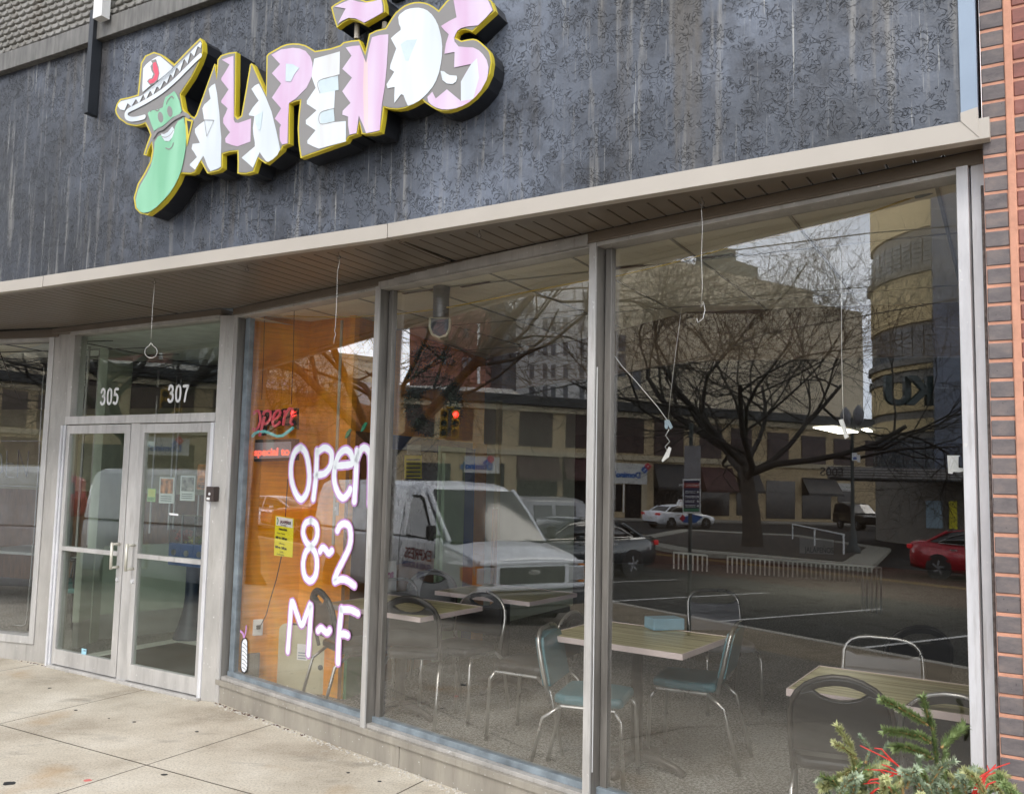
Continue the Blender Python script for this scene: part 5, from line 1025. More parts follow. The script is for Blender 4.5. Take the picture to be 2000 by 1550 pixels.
# unlit tube sign seen from behind
t_ = empty('tube_sign', LP(-.4, .14, 1.5), 'unlit glass tube sign outline hanging in the left window', 'neon sign'); tubem = mat('unlit_tube', (.22, .23, .22), .25, var=0)
LPx = lambda x, y, d: onpl(x, y, PL1+NL*d, NL)
T_ = lambda pts, r=.006, n_='tube': WB().tube([LPx(x, y, .16) for x, y in pts], r, 6).build(n_, tubem, t_, smooth=True)
T_([(86, 715), (82, 780), (76, 900), (66, 1050), (54, 1190), (50, 1218), (44, 1221), (24, 1220)]); T_([(-5, 861), (80, 861), (85, 866), (80, 945), (74, 950), (-5, 948)]); T_([(14, 880), (12, 930), (26, 932)]); T_([(12, 905), (26, 905)]); T_([(34, 932), (36, 878), (52, 930), (56, 880)]); T_([(-4, 880), (3, 890), (4, 920), (-5, 930)])
# ================================================================== ACROSS THE STREET (seen mirrored in the glass)
def frame_from(a, b_):
    e = (b_-a); e.z = 0; e.normalize(); return e
# ---- two-storey tan shop building; its front line found from its foot in the panes
A0, A1 = G(1190, 1013), G(1560, 1021)
fe = frame_from(A0, A1); fnv = Vector((fe.y, -fe.x, 0))
if fnv.dot(O-A0) < 0: fnv = -fnv                      # towards the viewer
M['tan'] = mat('tan_brick', (.46, .36, .22), .8, var=.12, vs=3, bmp=.2, bs=18); M['tan_lt'] = mat('tan_stone', (.44, .38, .27), .8, var=.1); M['dkglass'] = mat('shop_glass_dark', (.014, .013, .014), .12, var=.3)
M['maroon'] = mat('maroon_awning', (.055, .018, .018), .7); M['roofdark'] = mat('roof_edge_dark', (.05, .05, .05), .6); M['winframe'] = mat('window_frame_brown', (.06, .035, .03), .5)
shops = empty('shop_building', A0, 'two storey tan brick shop building across the street, mirrored in the panes', 'building')
def fp(x, y, d=0): p = onp2(x, y, A0+fnv*d, fnv); return p
def fu(x, y): p = fp(x, y); return (p-A0).dot(fe), p.z
U0, U1 = fu(770, 1000)[0], fu(1745, 1000)[0]
if U0 > U1: U0, U1 = U1, U0
zr = fu(1190, 790)[1]; print('shops: u', U0, U1, 'roof z', zr, 'A0', A0, A1)
WB().obox(A0+fe*U0, fe*(U1-U0), -fnv*14, (0, 0, zr-GZ)).build('wall', M['tan'], shops)
WB().obox(A0+fe*(U0-.2)+V2(0, 0, zr-GZ-.5)+fnv*.0, fe*(U1-U0+.4), fnv*.55, (0, 0, .75)).build('cornice', M['roofdark'], shops, bevel=.05)
WB().obox(A0+fe*(U0-.2)+V2(0, 0, zr-GZ-.95), fe*(U1-U0+.4), fnv*.25, (0, 0, .44)).build('frieze', M['tan_lt'], shops)
zs = fu(1230, 890)[1]; WB().obox(A0+fe*U0+V2(0, 0, zs-GZ-.35), fe*(U1-U0), fnv*.22, (0, 0, .4)).build('sill_band', M['tan_lt'], shops, bevel=.03)
def rect(x0, y0, x1, y1, m, name, d=.06, th=.12, extra=None):
    ua, za = fu(x0, y1); ub, zb = fu(x1, y0); ua2 = fu(x0, y0)[0]
    if ua > ub: ua, ub = ub, ua
    o = WB().obox(A0+fe*ua+V2(0, 0, za-GZ)+fnv*(d-th), fe*(ub-ua), fnv*th, (0, 0, zb-za)).build(name, m, shops); return ua, ub, za, zb
def win(x0, y0, x1, y1, nx=3, nz_=3):
    ua, ub, za, zb = rect(x0, y0, x1, y1, M['winframe'], 'window', .05, .1)
    w = shops.children[-1]
    mb = MB(); o = A0-Vector(shops.location)
    for i in range(nx):
        for j in range(nz_):
            a = ua+(ub-ua)*(i+.04)/nx; b_ = ua+(ub-ua)*(i+.96)/nx; c = za+(zb-za)*(j+.04)/nz_; d = za+(zb-za)*(j+.96)/nz_
            mb.obox(o+fe*a+V2(0, 0, c-GZ)+fnv*.045, fe*(b_-a), fnv*.02, (0, 0, d-c))
    mb.build('pane', M['dkglass'], [c for c in bpy.data.objects if c.parent == shops][-1])
for r in ((1195, 812, 1258, 883), (1277, 822, 1335, 889), (1366, 831, 1409, 894), (1427, 838, 1468, 898), (1565, 853, 1612, 910), (1628, 858, 1664, 912), (1690, 862, 1730, 910), (1498, 846, 1540, 904), (1104, 802, 1150, 873), (1013, 797, 1080, 870), (945, 790, 982, 866), (790, 780, 850, 850), (870, 785, 925, 858)): win(*r)
def awn(x0, y0, x1, y1, m, name='awning'):
    ua, za = fu(x0, y1); ub, zb = fu(x1, y0)
    if ua > ub: ua, ub = ub, ua
    o = A0+V2(0, 0, -GZ); WB().mesh([o+fe*ua+V2(0, 0, zb), o+fe*ub+V2(0, 0, zb), o+fe*(ub+.05)+V2(0, 0, za)+fnv*1.0, o+fe*(ua-.05)+V2(0, 0, za)+fnv*1.0, o+fe*ua+V2(0, 0, za), o+fe*ub+V2(0, 0, za), o+fe*(ub+.05)+V2(0, 0, za-.2)+fnv*1.0, o+fe*(ua-.05)+V2(0, 0, za-.2)+fnv*1.0], [(0, 1, 2, 3), (3, 2, 6, 7), (0, 3, 4), (1, 5, 2), (3, 7, 4), (2, 5, 6)]).build(name, m, shops, fix=False)
for x0, y0, x1, y1, m in ((1008, 890, 1090, 932, 'maroon'), (1098, 892, 1150, 932, 'maroon'), (1276, 907, 1338, 950, 'black'), (1368, 914, 1430, 955, 'maroon'), (1566, 935, 1632, 962, 'black'), (1440, 920, 1480, 957, 'black')): awn(x0, y0, x1, y1, M[m])
for r in ((1195, 946, 1215, 998), (1220, 946, 1252, 1011), (1008, 936, 1088, 1004), (1098, 936, 1150, 1004), (1276, 952, 1340, 1003), (1368, 956, 1424, 1006), (1438, 958, 1480, 1006), (1566, 962, 1622, 1012), (1636, 950, 1668, 1012), (1496, 940, 1552, 1012), (790, 905, 880, 1004), (900, 905, 985, 1004)):
    rect(*r, M['dkglass'], 'shop_window', .055, .1)
rect(1252, 945, 1263, 1000, M['tan_lt'], 'pilaster', .08, .1); rect(1216, 944, 1219, 1000, M['white'], 'door_post', .08, .1)
white_p = mat('sign_panel_white', (.55, .55, .53), .5, var=.04)
rect(1195, 906, 1263, 943, white_p, 'sign_panel', .12, .12)
rect(905, 893, 975, 922, white_p, 'sign_panel', .12, .12); rect(1630, 944, 1662, 958, white_p, 'sign_panel', .12, .12)
dblue = mat('sign_letter_blue', (.008, .10, .36), .4, var=0); dred = mat('sign_letter_red', (.50, .01, .04), .4, var=0)
ex_r = -fe if fe.cross(V2(0, 0, 1)).dot(fnv) < 0 else fe      # direction in which writing runs when one faces the wall
def shop_text(s, xa, xb, yb, size, m, dd=.13):
    pa, pb = fp(xa, yb, dd), fp(xb, yb, dd); st = pa if (pa-A0).dot(ex_r) < (pb-A0).dot(ex_r) else pb
    text('sign_lettering', s, m, shops, st, ex_r, (0, 0, 1), size, .03, bold=.02)
szs = abs(fu(1195, 1)[0]-fu(1263, 1)[0]); print('panel width', szs)
shop_text("Domino's", 1201, 1251, 933, szs*.20, dblue); shop_text("Domino's", 908, 962, 917, szs*.20, dblue)
for cx, cyy in ((1259, 925), (951, 912)):
    c = fp(cx, cyy, .16); s = szs*.085
    for k, mm_ in ((0, dred), (1, dblue)):
        a = (ex_r+V2(0, 0, 1)).normalized(); b_ = (ex_r*-1+V2(0, 0, 1)).normalized(); o = c + (b_*s*1.5 if k == 0 else b_*0)
        e1_, e2_ = a*s*1.7, b_*s*1.5; WB().obox(o-fnv*.01, e1_, e2_, fnv*.05).build('sign_logo', mm_, shops)
        for q in (((.5, .5),) if k == 0 else ((.5, .3), (.5, .7))): WB().tube([o+e1_*q[0]+e2_*q[1]+fnv*.045, o+e1_*q[0]+e2_*q[1]+fnv*.055], s*.2, 10).build('logo_dot', M['white'], shops)
# footway before the shops
mb = WB().obox(A0+fe*(U0-30)+V2(0, 0, -.02), fe*(U1-U0+60), fnv*4.2, (0, 0, .14)); tag(mb.build('far_pavement', mat('far_walk', (.20, .19, .17), .9), bevel=.02), 'pavement in front of the shops', None, None, 'structure')
# ---- generic building from a traced outline at a given distance
def block(name, pts, dep, thick, m, lab, cat='building'):
    P_ = [K(x, y, dep) for x, y in pts]; v_ = Vector((rr(1300, 800).x, rr(1300, 800).y, 0)).normalized()
    c0 = P_[0]; nv = v_
    P_ = [onp2(x, y, c0, nv) for x, y in pts]; base = P_[0].copy(); base.z = GZ
    t_ = empty(name, base, lab, cat); WB().prism(P_, nv*thick).build('wall', m, t_); return t_, c0, nv
def bwin(t_, c0, nv, rects, m, d=.08, nme='window'):
    for (x0, y0, x1, y1) in rects: WB().prism([onp2(x, y, c0-nv*d, nv) for x, y in ((x0, y0), (x1, y0), (x1, y1), (x0, y1))], nv*(d*.9)).build(nme, m, t_)
beige = mat('beige_render', (.62, .55, .42), .85, var=.06, vs=.3); greyw = mat('grey_white_wall', (.62, .62, .61), .85, var=.06, vs=.3); redb = mat('red_brick_far', (.20, .095, .08), .85, var=.12, vs=.6); slab = mat('dark_slab', (.07, .08, .10), .7)
grw = mat('grey_window', (.10, .105, .12), .3)
t_, c0, nv = block('hall_building', [(1140, 1000), (1140, 560), (1190, 538), (1250, 522), (1313, 507), (1360, 518), (1410, 531), (1500, 549), (1588, 568), (1588, 592), (1640, 602), (1683, 610), (1686, 700), (1686, 1000)], 95, 26, beige, 'tall beige building with a low gable, behind the bare street tree')
bwin(t_, c0, nv, [(1201, 654, 1222, 686), (1199, 690, 1222, 735), (1236, 725, 1252, 760), (1150, 650, 1170, 690)], grw); bwin(t_, c0, nv, [(1310, 597, 1490, 612)], mat('recess_brown', (.10, .075, .07), .8), .05, 'ledge')
t_, c0, nv = block('penthouse_building', [(1360, 560), (1360, 500), (1400, 484), (1437, 486), (1437, 508), (1480, 522), (1480, 560)], 110, 14, mat('plant_grey', (.16, .17, .15), .8), 'grey rooftop plant block showing above the gable')
bwin(t_, c0, nv, [(1388, 488, 1394, 500), (1364, 494, 1380, 500)], greyw, .1, 'dish')
t_, c0, nv = block('office_building', [(978, 1000), (978, 600), (985, 560), (1146, 545), (1146, 1000)], 92, 20, greyw, 'pale grey panelled office building behind the branches of the middle pane')
bwin(t_, c0, nv, [(x, y, x+9, y+26) for x in (986, 1034, 1060, 1076, 1100, 1132) for y in (620, 668, 712, 754)] + [(1018, 588, 1040, 612), (1138, 570, 1146, 600)], grw); bwin(t_, c0, nv, [(980, y, 1146, y+.8) for y in (640, 665, 690, 715, 740)], slab, .03, 'joint')
t_, c0, nv = block('dark_tower', [(938, 1000), (938, 590), (980, 578), (980, 1000)], 84, 12, slab, 'narrow dark slab tower between brick and pale buildings')
t_, c0, nv = block('brick_tower', [(800, 1000), (800, 620), (845, 596), (925, 588), (938, 600), (938, 1000)], 80, 16, redb, 'tall red brick building with paired windows in the middle pane')
bwin(t_, c0, nv, [(868, 624, 876, 645), (902, 698, 912, 720), (914, 698, 925, 720), (905, 640, 914, 660), (884, 655, 892, 676), (832, 630, 840, 648), (862, 690, 871, 712)], grw)
WB().prism([onp2(x, y, c0-nv*.2, nv) for x, y in ((932, 632), (937, 632), (937, 750), (932, 750))], nv*.15).build('drainpipe', greyw, t_)
t_, c0, nv = block('parking_building', [(700, 1000), (700, 745), (800, 752), (950, 757), (1000, 760), (1000, 1000)], 72, 10, greyw, 'pale low building with a flat roof seen below the branches')
# ---- curved theatre tower and dark neighbour at the right
tw = K(1840, 900, 46); tw.z = GZ
vd = Vector((rr(1780, 900).x, rr(1780, 900).y, 0)).normalized(); sd = Vector((rr(1900, 900)-rr(1700, 900))); sd.z = 0; sd.normalize()
th = empty('theatre_building', tw, 'curved cream theatre tower with grey window bands and a flat marquee', 'building')
yel = mat('tower_cream', (.66, .52, .28), .8, var=.06); bandm = mat('tower_band', (.20, .185, .16), .6); gb = mat('glass_block', (.10, .115, .13), .25, var=.3, vs=4)
# cylinder whose left silhouette falls at x=1722
R_ = 6.5; edge = K(1723, 900, 46); cen = edge + sd*R_; cen.z = 0
zz_ = lambda y: onp2(1790, y, cen-vd*R_, vd).z
def cyl(name, z0, z1, r, m):
    ang0 = math.atan2(-vd.y, -vd.x); pts = [(cen.x+r*math.cos(ang0+a), cen.y+r*math.sin(ang0+a)) for a in [math.radians(-95+190*k/32) for k in range(33)]]
    pts += [(cen.x+sd.x*2-vd.x*-9, cen.y+sd.y*2-vd.y*-9)]
    WB().prism([(x, y, z0) for x, y in pts], (0, 0, z1-z0)).build(name, m, th)
lv = [zz_(y) for y in (1000, 912, 905, 850, 838, 812, 805, 795, 735, 722, 712, 702, 690, 625, 617, 520, 508, 450, 430, 330)]
cyl('wall', GZ, lv[19]+8, R_-.15, bandm)
for z0, z1, r, m, nme in ((lv[4], lv[5], R_, yel, 'cream_wall'), (lv[7], lv[8], R_, yel, 'cream_wall'), (lv[10], lv[11], R_, yel, 'cream_wall'), (lv[14], lv[15], R_, yel, 'cream_wall'), (lv[18], lv[19]+6, R_, yel, 'cream_wall'), (lv[8], lv[9], R_+.12, bandm, 'ledge'), (lv[15], lv[16], R_+.2, bandm, 'ledge'), (lv[11], lv[12], R_+.16, bandm, 'ledge')): cyl(nme, z0, z1, r, m)
ang0 = math.atan2(-vd.y, -vd.x)
for z0, z1 in ((lv[1], lv[3]), (lv[12], lv[13]), (lv[16], lv[17])):
    mb = WB(); n1_ = 30; nzb = 6
    for i in range(n1_):
        a = ang0+math.radians(-92+184*(i+.5)/n1_); p = cen+Vector((math.cos(a), math.sin(a), 0))*(R_-.12); tng = Vector((-math.sin(a), math.cos(a), 0)); nrm = Vector((math.cos(a), math.sin(a), 0)); w = .62
        for j in range(nzb): mb.obox(p-tng*w/2+V2(0, 0, z0+(z1-z0)*(j+.06)/nzb), tng*w, nrm*.06, (0, 0, (z1-z0)*.88/nzb))
    mb.build('glass_blocks', gb, th)
    for da in (-52, 20): a = ang0+math.radians(da); p = cen+Vector((math.cos(a), math.sin(a), 0))*(R_-.02); WB().tube([p+V2(0, 0, z0), p+V2(0, 0, z1)], .13, 6).build('mullion', M['trim'], th)
for s_, x in (('K', 1806), ('U', 1762)):
    p = onp2(x-(14 if s_ == 'K' else 14), 790, cen-vd*(R_+.3), vd)
    text('tower_letter', s_, mat('letter_green_black', (.02, .04, .04), .4) if s_ == 'K' else bpy.data.materials['letter_green_black'], th, onp2(x+18, 790, cen-vd*(R_+.3), vd), -sd, (0, 0, 1), 1.9, .15, bold=.06)
# marquee
mq0, mq1 = onp2(1616, 926, cen-vd*(R_+4), vd), onp2(1960, 926, cen-vd*(R_+4), vd); zt_, zb_ = onp2(1750, 913, cen-vd*(R_+4), vd).z, onp2(1750, 937, cen-vd*(R_+4), vd).z
WB().obox(V2(mq0.x, mq0.y, zb_), V2(mq1.x-mq0.x, mq1.y-mq0.y), vd*5, (0, 0, zt_-zb_)).build('marquee', mat('marquee_grey', (.12, .125, .14), .5), th, bevel=.03)
for k in range(4): WB().obox(V2(mq0.x, mq0.y, zb_+(zt_-zb_)*(.15+.22*k))-vd*.03, V2(mq1.x-mq0.x, mq1.y-mq0.y), vd*.05, (0, 0, .05)).build('marquee_strip', M['trim'], th)
pm = onp2(1648, 930, cen-vd*(R_+4.1), vd); text('marquee_lettering', 'E00S', M['black'], th, pm, -sd, (0, 0, 1), .55, .02)
WB().obox(V2(mq0.x, mq0.y, GZ)+sd*7+vd*3.2, sd*20, vd*3, (0, 0, zb_-GZ)).build('entrance', mat('entrance_black', (.012, .012, .014), .3), th)
for k in range(5): WB().obox(V2(mq0.x, mq0.y, GZ)+sd*(8+2.4*k)+vd*3.1, sd*.08, vd*.08, (0, 0, zb_-GZ)).build('door_post', mat('post_grey', (.25, .26, .28), .4), th) if k == 0 else WB().obox(V2(mq0.x, mq0.y, GZ)+sd*(8+2.4*k)+vd*3.1, sd*.08, vd*.08, (0, 0, zb_-GZ)).build('door_post', bpy.data.materials['post_grey'], th)
pz = V2(mq0.x, mq0.y, GZ)+sd*5.6+vd*2.2
WB().obox(pz+V2(0, 0, .9), sd*.7, vd*.05, (0, 0, 1.3)).build('poster', bpy.data.materials['notice_yellow'], th); WB().obox(pz-sd*1.1+V2(0, 0, .9), sd*.8, vd*.05, (0, 0, 1.3)).build('poster', mat('poster_blue', (.28, .38, .45), .6), th)
dk = empty('slab_building', K(1900, 900, 40)*1, 'dark blue panelled building at the right edge of the reflections', 'building'); e0 = onp2(1827, 900, cen-vd*(R_+.8), vd)
WB().obox(V2(e0.x, e0.y, zt_+.1), sd*16, vd*8, (0, 0, 26)).build('wall', mat('slab_blue', (.09, .11, .16), .3, var=.1), dk)
for k in range(17): WB().obox(V2(e0.x, e0.y, zt_+1.0+1.45*k)-vd*.02, sd*16, vd*.03, (0, 0, .045)).build('panel_joint', mat('joint_pale', (.30, .32, .36), .6) if k == 0 else bpy.data.materials['joint_pale'], dk)
# building seen through the first pane (arched, orange tinted) and neighbours farther along the street
def far_row():
    for i, (s, t, w, d, h, m, lab) in enumerate(((-95, 12, 26, 16, 13, beige, 'long pale building far along the street at the left'), (-88, -16, 30, 10, 10, redb, 'brick row on this side far along the street'), (40, 30, 20, 16, 12, greyw, 'pale building down the street to the right'))):
        t_ = empty('street_building', ST(s, t, GZ), lab, 'building'); WB().obox(ST(s, t, GZ), ES*w, ET*d, (0, 0, h)).build('wall', m, t_)
        WB().obox(ST(s, t, GZ+h)-ES*.2-ET*.2, ES*(w+.4), ET*(d+.4), (0, 0, .4)).build('cornice', M['tan_lt'], t_)
        for k in range(int(w/3.2)):
            for zf in range(int(h/3.6)):
                WB().obox(ST(s+1+3.2*k, t, GZ+1.2+3.4*zf)-ET*.06, ES*1.4, ET*.1, (0, 0, 1.7)).build('window', grw, t_)
                WB().obox(ST(s+w, t+1+3.0*k, GZ+1.2+3.4*zf)-ES*.04, ES*.1, ET*1.4, (0, 0, 1.7)).build('window', grw, t_) if 1+3.0*k+1.4 < d else None
far_row()
# arched white building: traced in pane one
t_, c0, nv = block('arcade_building', [(470, 1000), (470, 745), (500, 750), (560, 765), (640, 768), (640, 1000)], 60, 12, mat('terracotta_wall', (.40, .20, .12), .8, var=.08), 'terracotta arcade building with pale cornice in the first pane')
bwin(t_, c0, nv, [(470, 742, 560, 760)], greyw, .5, 'cornice'); bwin(t_, c0, nv, [(482, 800, 494, 880), (500, 802, 512, 880), (520, 805, 534, 880)], M['tan_lt'], .1)
# ------------------------------------------------------------------ TREES
bark = mat('bark', (.045, .037, .03), .9, var=.35, vs=8, sc=(3, 3, .5), bmp=.6, bs=14); twig = mat('twig', (.03, .025, .021), .9)
def tree(name, base, h0, r0, H, spread, lab, seed, lean=(0, 0), nlimb=5, depth=6, droop=.25, grp='bare street trees'):
    rd = random.Random(seed); t_ = empty(name, base, lab, 'tree', grp); mt = MB(); mb = MB(); cnt = [0]
    def limb(p, d, L, r, lvl):
        cnt[0] += 1
        n_ = 5 if lvl < 3 else 3; pts = [p.copy()]; rs = [r]; q = p.copy(); dd = d.copy()
        for i in range(n_):
            j = (.04, .13, .24)[min(lvl, 2)]
            dd = (dd+Vector((rd.gauss(0, j), rd.gauss(0, j), rd.gauss(0, j)-droop*.06*(lvl > 2)+(.12 if lvl in (1, 2) else .05)))).normalized(); q = q+dd*(L/n_); pts.append(q.copy()); rs.append(r*(1-.5*(i+1)/n_))
        (mt if lvl < 1 else mb).tube(pts, rs, 8 if lvl < 2 else (5 if lvl < 4 else 3), cap=False)
        if lvl >= depth: return
        k = {0: nlimb, 1: 5, 2: 5, 3: 5, 4: 5, 5: 3}.get(lvl, 2)
        for i in range(k):
            f = rd.uniform(.35, 1.0) if lvl else rd.uniform(.75, 1); idx = min(n_-1, int(f*n_)); bp = pts[idx]+(pts[idx+1]-pts[idx])*(f*n_-idx) if idx < n_ else pts[-1]
            ax = Vector((rd.gauss(0, 1), rd.gauss(0, 1), rd.gauss(0, .6))); ax = (ax-dd*ax.dot(dd)); ax.normalize() if ax.length > 1e-6 else None
            a = rd.uniform(.5, 1.0) if lvl else rd.uniform(.45, .95)
            nd = (dd*math.cos(a)+ax*math.sin(a)); 
            if lvl == 0: az_ = 2*math.pi*(i+rd.random()*.5)/k; nd = Vector((math.cos(az_)*spread, math.sin(az_)*spread, rd.uniform(.35, 1.0)))
            nd.normalize(); limb(bp, nd, L*rd.uniform(.62, .82) if lvl else H*rd.uniform(.5, .72), max(.0075, rs[min(idx+1, n_)]*rd.uniform(.55, .75)), lvl+1)
    d0 = Vector((lean[0], lean[1], 1)).normalized()
    limb(Vector((0, 0, 0)), d0, h0, r0, 0)
    mt.build('trunk', bark, t_, smooth=True); mb.build('crown', twig, t_, smooth=True, fix=False); print(name, cnt)
g1 = G(1470, 1075); g1.z = GZ
tree('street_tree', g1, 3.7, .46, 9.4, 1.5, 'wide bare tree filling the right-hand pane', 12, nlimb=7, depth=5)
g2 = ST(-18.4, 3.3, -.35); tree('street_tree', g2, 3.3, .34, 9.5, 1.5, 'thick forked bare tree by the kerb, its limbs crossing the middle pane', 5, nlimb=5, depth=5)
g3 = ST(-30, 3.3, -.35); tree('street_tree', g3, 3.2, .26, 4.6, 1.0, 'smaller bare tree farther along the kerb', 23, nlimb=5, depth=5)
# ------------------------------------------------------------------ VEHICLES
pw = mat('paint_white', (.80, .82, .86), .25, var=.03, coat=.6); pd_ = mat('paint_dark_grey', (.045, .055, .06), .22, .4, var=.1, coat=.8); prd = mat('paint_red', (.38, .012, .025), .25, .2, var=.05, coat=.7)
pk = mat('paint_black', (.012, .012, .012), .2, var=.1, coat=.7); cgl = mat('car_glass', (.012, .014, .016), .06, var=0, spec=.7); cgl2 = mat('windshield_glass', (.03, .035, .035), .08, var=.3, vs=2, spec=.4)
tyre = mat('tyre', (.02, .02, .02), .8); rimm = mat('rim', (.35, .35, .36), .3, .8); lampr = mat('tail_lamp', (.30, .01, .015), .2, emit=(1, .02, .03), es=.25, var=0); amber = mat('amber_lamp', (.80, .26, .02), .25, var=.1); lampw = mat('head_lamp', (.62, .64, .66), .12, .3)
def wheel(par, x, y, r, w=.2):
    wl_ = empty('wheel_tmp', (0, 0, 0), 'x', 'x'); bpy.data.objects.remove(wl_)
    s = 1 if y > 0 else -1
    o = MB().lathe([(r*.62, -w/2), (r*.93, -w/2), (r, -w*.3), (r, w*.3), (r*.93, w/2), (r*.62, w/2)], (x, y, r), 'y', 26).build('wheel', tyre, par, smooth=False)
    mb = MB().lathe([(r*.64, -w*.44), (r*.64, w*.44)], (x, y, r), 'y', 26); 
    for k in range(5):
        a = k*2*math.pi/5; mb.obox((x-.02*math.cos(a)+.02*math.sin(a)*0, y+s*w*.40, r), (math.cos(a)*r*.6, 0, math.sin(a)*r*.6), (0, s*.03, 0), (-math.sin(a)*.05, 0, math.cos(a)*.05))
    mb.build('rim', rimm, o); return o
def loft(stns, mb, m=0):            # stations: (x, [(y,z)...]) half sections, mirrored
    n_ = len(stns[0][1]); rings = []
    for x, sec in stns: rings.append([(x, y, z) for y, z in sec]+[(x, -y, z) for y, z in reversed(sec)])
    b = len(mb.v); k = len(rings[0])
    for r in rings: mb.v += r
    for i in range(len(rings)-1):
        for j in range(k): j2 = (j+1) % k; mb.f.append((b+i*k+j, b+i*k+j2, b+(i+1)*k+j2, b+(i+1)*k+j)); mb.m.append(m)
    mb.f.append(tuple(b+j for j in range(k-1, -1, -1))); mb.m.append(m); mb.f.append(tuple(b+(len(rings)-1)*k+j for j in range(k))); mb.m.append(m)
def sedan(name, loc, rz, paint, lab, L=4.7, roofsign=False, deco=None):
    t_ = empty(name, loc, lab, 'car', None, rz); W_ = .92; f = L/2
    def sec(w, zb, zt, tt=.8): return [(w*.86, zb), (w*.97, zb+.12), (w, zb+.30), (w*.985, zt-.18), (w*.93, zt-.04), (w*tt, zt), (0.02, zt+.03)]
    mb = MB(); loft([(-f, sec(W_*.82, .42, .92)), (-f+.08, sec(W_*.92, .28, 1.02)), (-f+.5, sec(W_, .22, 1.04)), (-f+1.3, sec(W_, .20, 1.0)), (0, sec(W_, .20, .97)), (f-1.5, sec(W_, .20, .95)), (f-.7, sec(W_*.98, .22, .86)), (f-.2, sec(W_*.92, .24, .76)), (f, sec(W_*.76, .34, .64))], mb)
    o = mb.build('body', paint, t_, smooth=True, bevel=0); 
    mb = MB(); G_ = [(-f+.55, .72, 1.02, 1.03), (-f+1.15, .66, 1.0, 1.34), (-f+1.75, .64, .98, 1.44), (-.05, .64, .97, 1.46), (.45, .66, .97, 1.38), (f-1.15, .74, .93, .95)]
    loft([(x, [(W_*.94 if i not in (0, 5) else W_*.86, zb), ((W_*.94+w)/2+.02, (zb+zt)/2), (w, zt-.02), (w*.8, zt), (.02, zt+.01)]) for i, (x, w, zb, zt) in enumerate(G_)], mb); mb.build('greenhouse', cgl, t_, smooth=True)
    mb = MB(); loft([(x, [(w*1.015, zt-.035), (w*1.015, zt-.01), (w*.8, zt+.012), (.02, zt+.022)]) for x, w, zt in [(-f+1.1, .66, 1.33), (-f+1.75, .64, 1.44), (-.05, .64, 1.46), (.42, .66, 1.395)]], mb); mb.build('roof', paint, t_, smooth=True)
    for s in (-1, 1):
        MB().tube([(f-1.2, s*W_*.86, .95), (.45, s*.68, 1.38)], .03, 6).build('pillar', paint, t_); MB().tube([(-.15, s*W_*.945, .97), (-.15, s*.66, 1.44)], .03, 6).build('pillar', paint, t_); MB().tube([(-f+.6, s*W_*.88, 1.02), (-f+1.1, s*.67, 1.33)], .045, 6).build('pillar', paint, t_)
        MB().tube([(-f+.95, s*W_*.95, 1.03), (-f+1.25, s*W_*.86, 1.20), (-f+1.75, s*.72, 1.36), (0, s*.71, 1.38), (.5, s*.75, 1.30), (f-1.25, s*W_*.9, .96)], .012, 5).build('chrome_trim', M['chrome'], t_)
        MB().tube([(-f+.95, s*W_*.965, 1.01), (f-1.25, s*W_*.95, .955)], .012, 5).build('chrome_trim', M['chrome'], t_)
        MB().box((-f+.06, s*.68, .86), (.16, .36, .13)).build('tail_light', lampr, t_, bevel=.03); MB().box((f-.12, s*.62, .62), (.2, .3, .1)).build('headlight', lampw, t_, bevel=.03)
        MB().box((.35, s*(W_+.08), 1.0), (.14, .18, .12)).build('mirror', paint, t_, bevel=.03)
        for x in (-.55, .45): MB().box((x-.3, s*(W_+.005), .84), (.2, .03, .03)).build('door_handle', M['chrome'], t_)
        for x in (-f+.95, f-.9): wheel(t_, x, s*(W_-.10), .325)
        for x in (-f+.95, f-.9): MB().lathe([(.37, 0), (.37, .02)], (x, s*(W_-.012)-.01, .33), 'y', 20).build('wheel_arch', M['rubber'], t_)
    MB().box((-f-.0, 0, .62), (.05, .5, .13)).build('number_plate', greyw, t_); MB().box((-f+.02, 0, .34), (.12, 1.3, .12)).build('bumper_lower', M['rubber'], t_, bevel=.02)
    if roofsign:
        mb = MB(); mb.prism([(-.2, -.09, 1.47), (.25, -.09, 1.47), (.12, -.05, 1.78), (-.02, -.05, 1.78)], (0, .16, 0)); mb.build('roof_sign', M['white'], t_, bevel=.02); MB().box((.03, 0, 1.72), (.1, .2, .1)).build('roof_sign_emblem', dred, t_)
        for s in (-1, 1): MB().prism([(-.5, s*(W_+.008), .4), (.55, s*(W_+.008), .35), (1.1, s*(W_+.004), .75), (.2, s*(W_+.008), .9), (-.35, s*(W_+.008), .72)], (0, s*.004, 0)).build('door_decal', dblue, t_); MB().prism([(-.75, s*(W_+.010), .62), (-.5, s*(W_+.01), .42), (-.28, s*(W_+.01), .66), (-.5, s*(W_+.01), .88)], (0, s*.004, 0)).build('door_emblem', dred, t_)
    return t_
angS = math.atan2(ES.y, ES.x); angT = math.atan2(ET.y, ET.x)
ca, cb = G(1285, 1031), G(1365, 1030); dcar = (cb-ca); sedan('parked_car', (ca+cb)/2+V2(0, 0, 0), math.atan2(dcar.y, dcar.x)+.25, pw, 'white delivery car with a roof sign and blue door panel before the shops', 4.6, True)
pr = G(1160, 1135); sedan('parked_car', ST(-15.8, 7.2, GZ), angT+math.pi, pd_, 'dark grey sedan parked beyond the white van, its tail in the right-hand pane', 4.9)
sedan('parked_car', ST(-10.3, 18.2, GZ), angS, prd, 'red car at the right edge of the reflections', 4.5)
w1 = K(540, 985, 38); w1.z = GZ; sedan('parked_car', w1, angT+.9, pw, 'white sedan mirrored beside the painted letter O', 4.8)
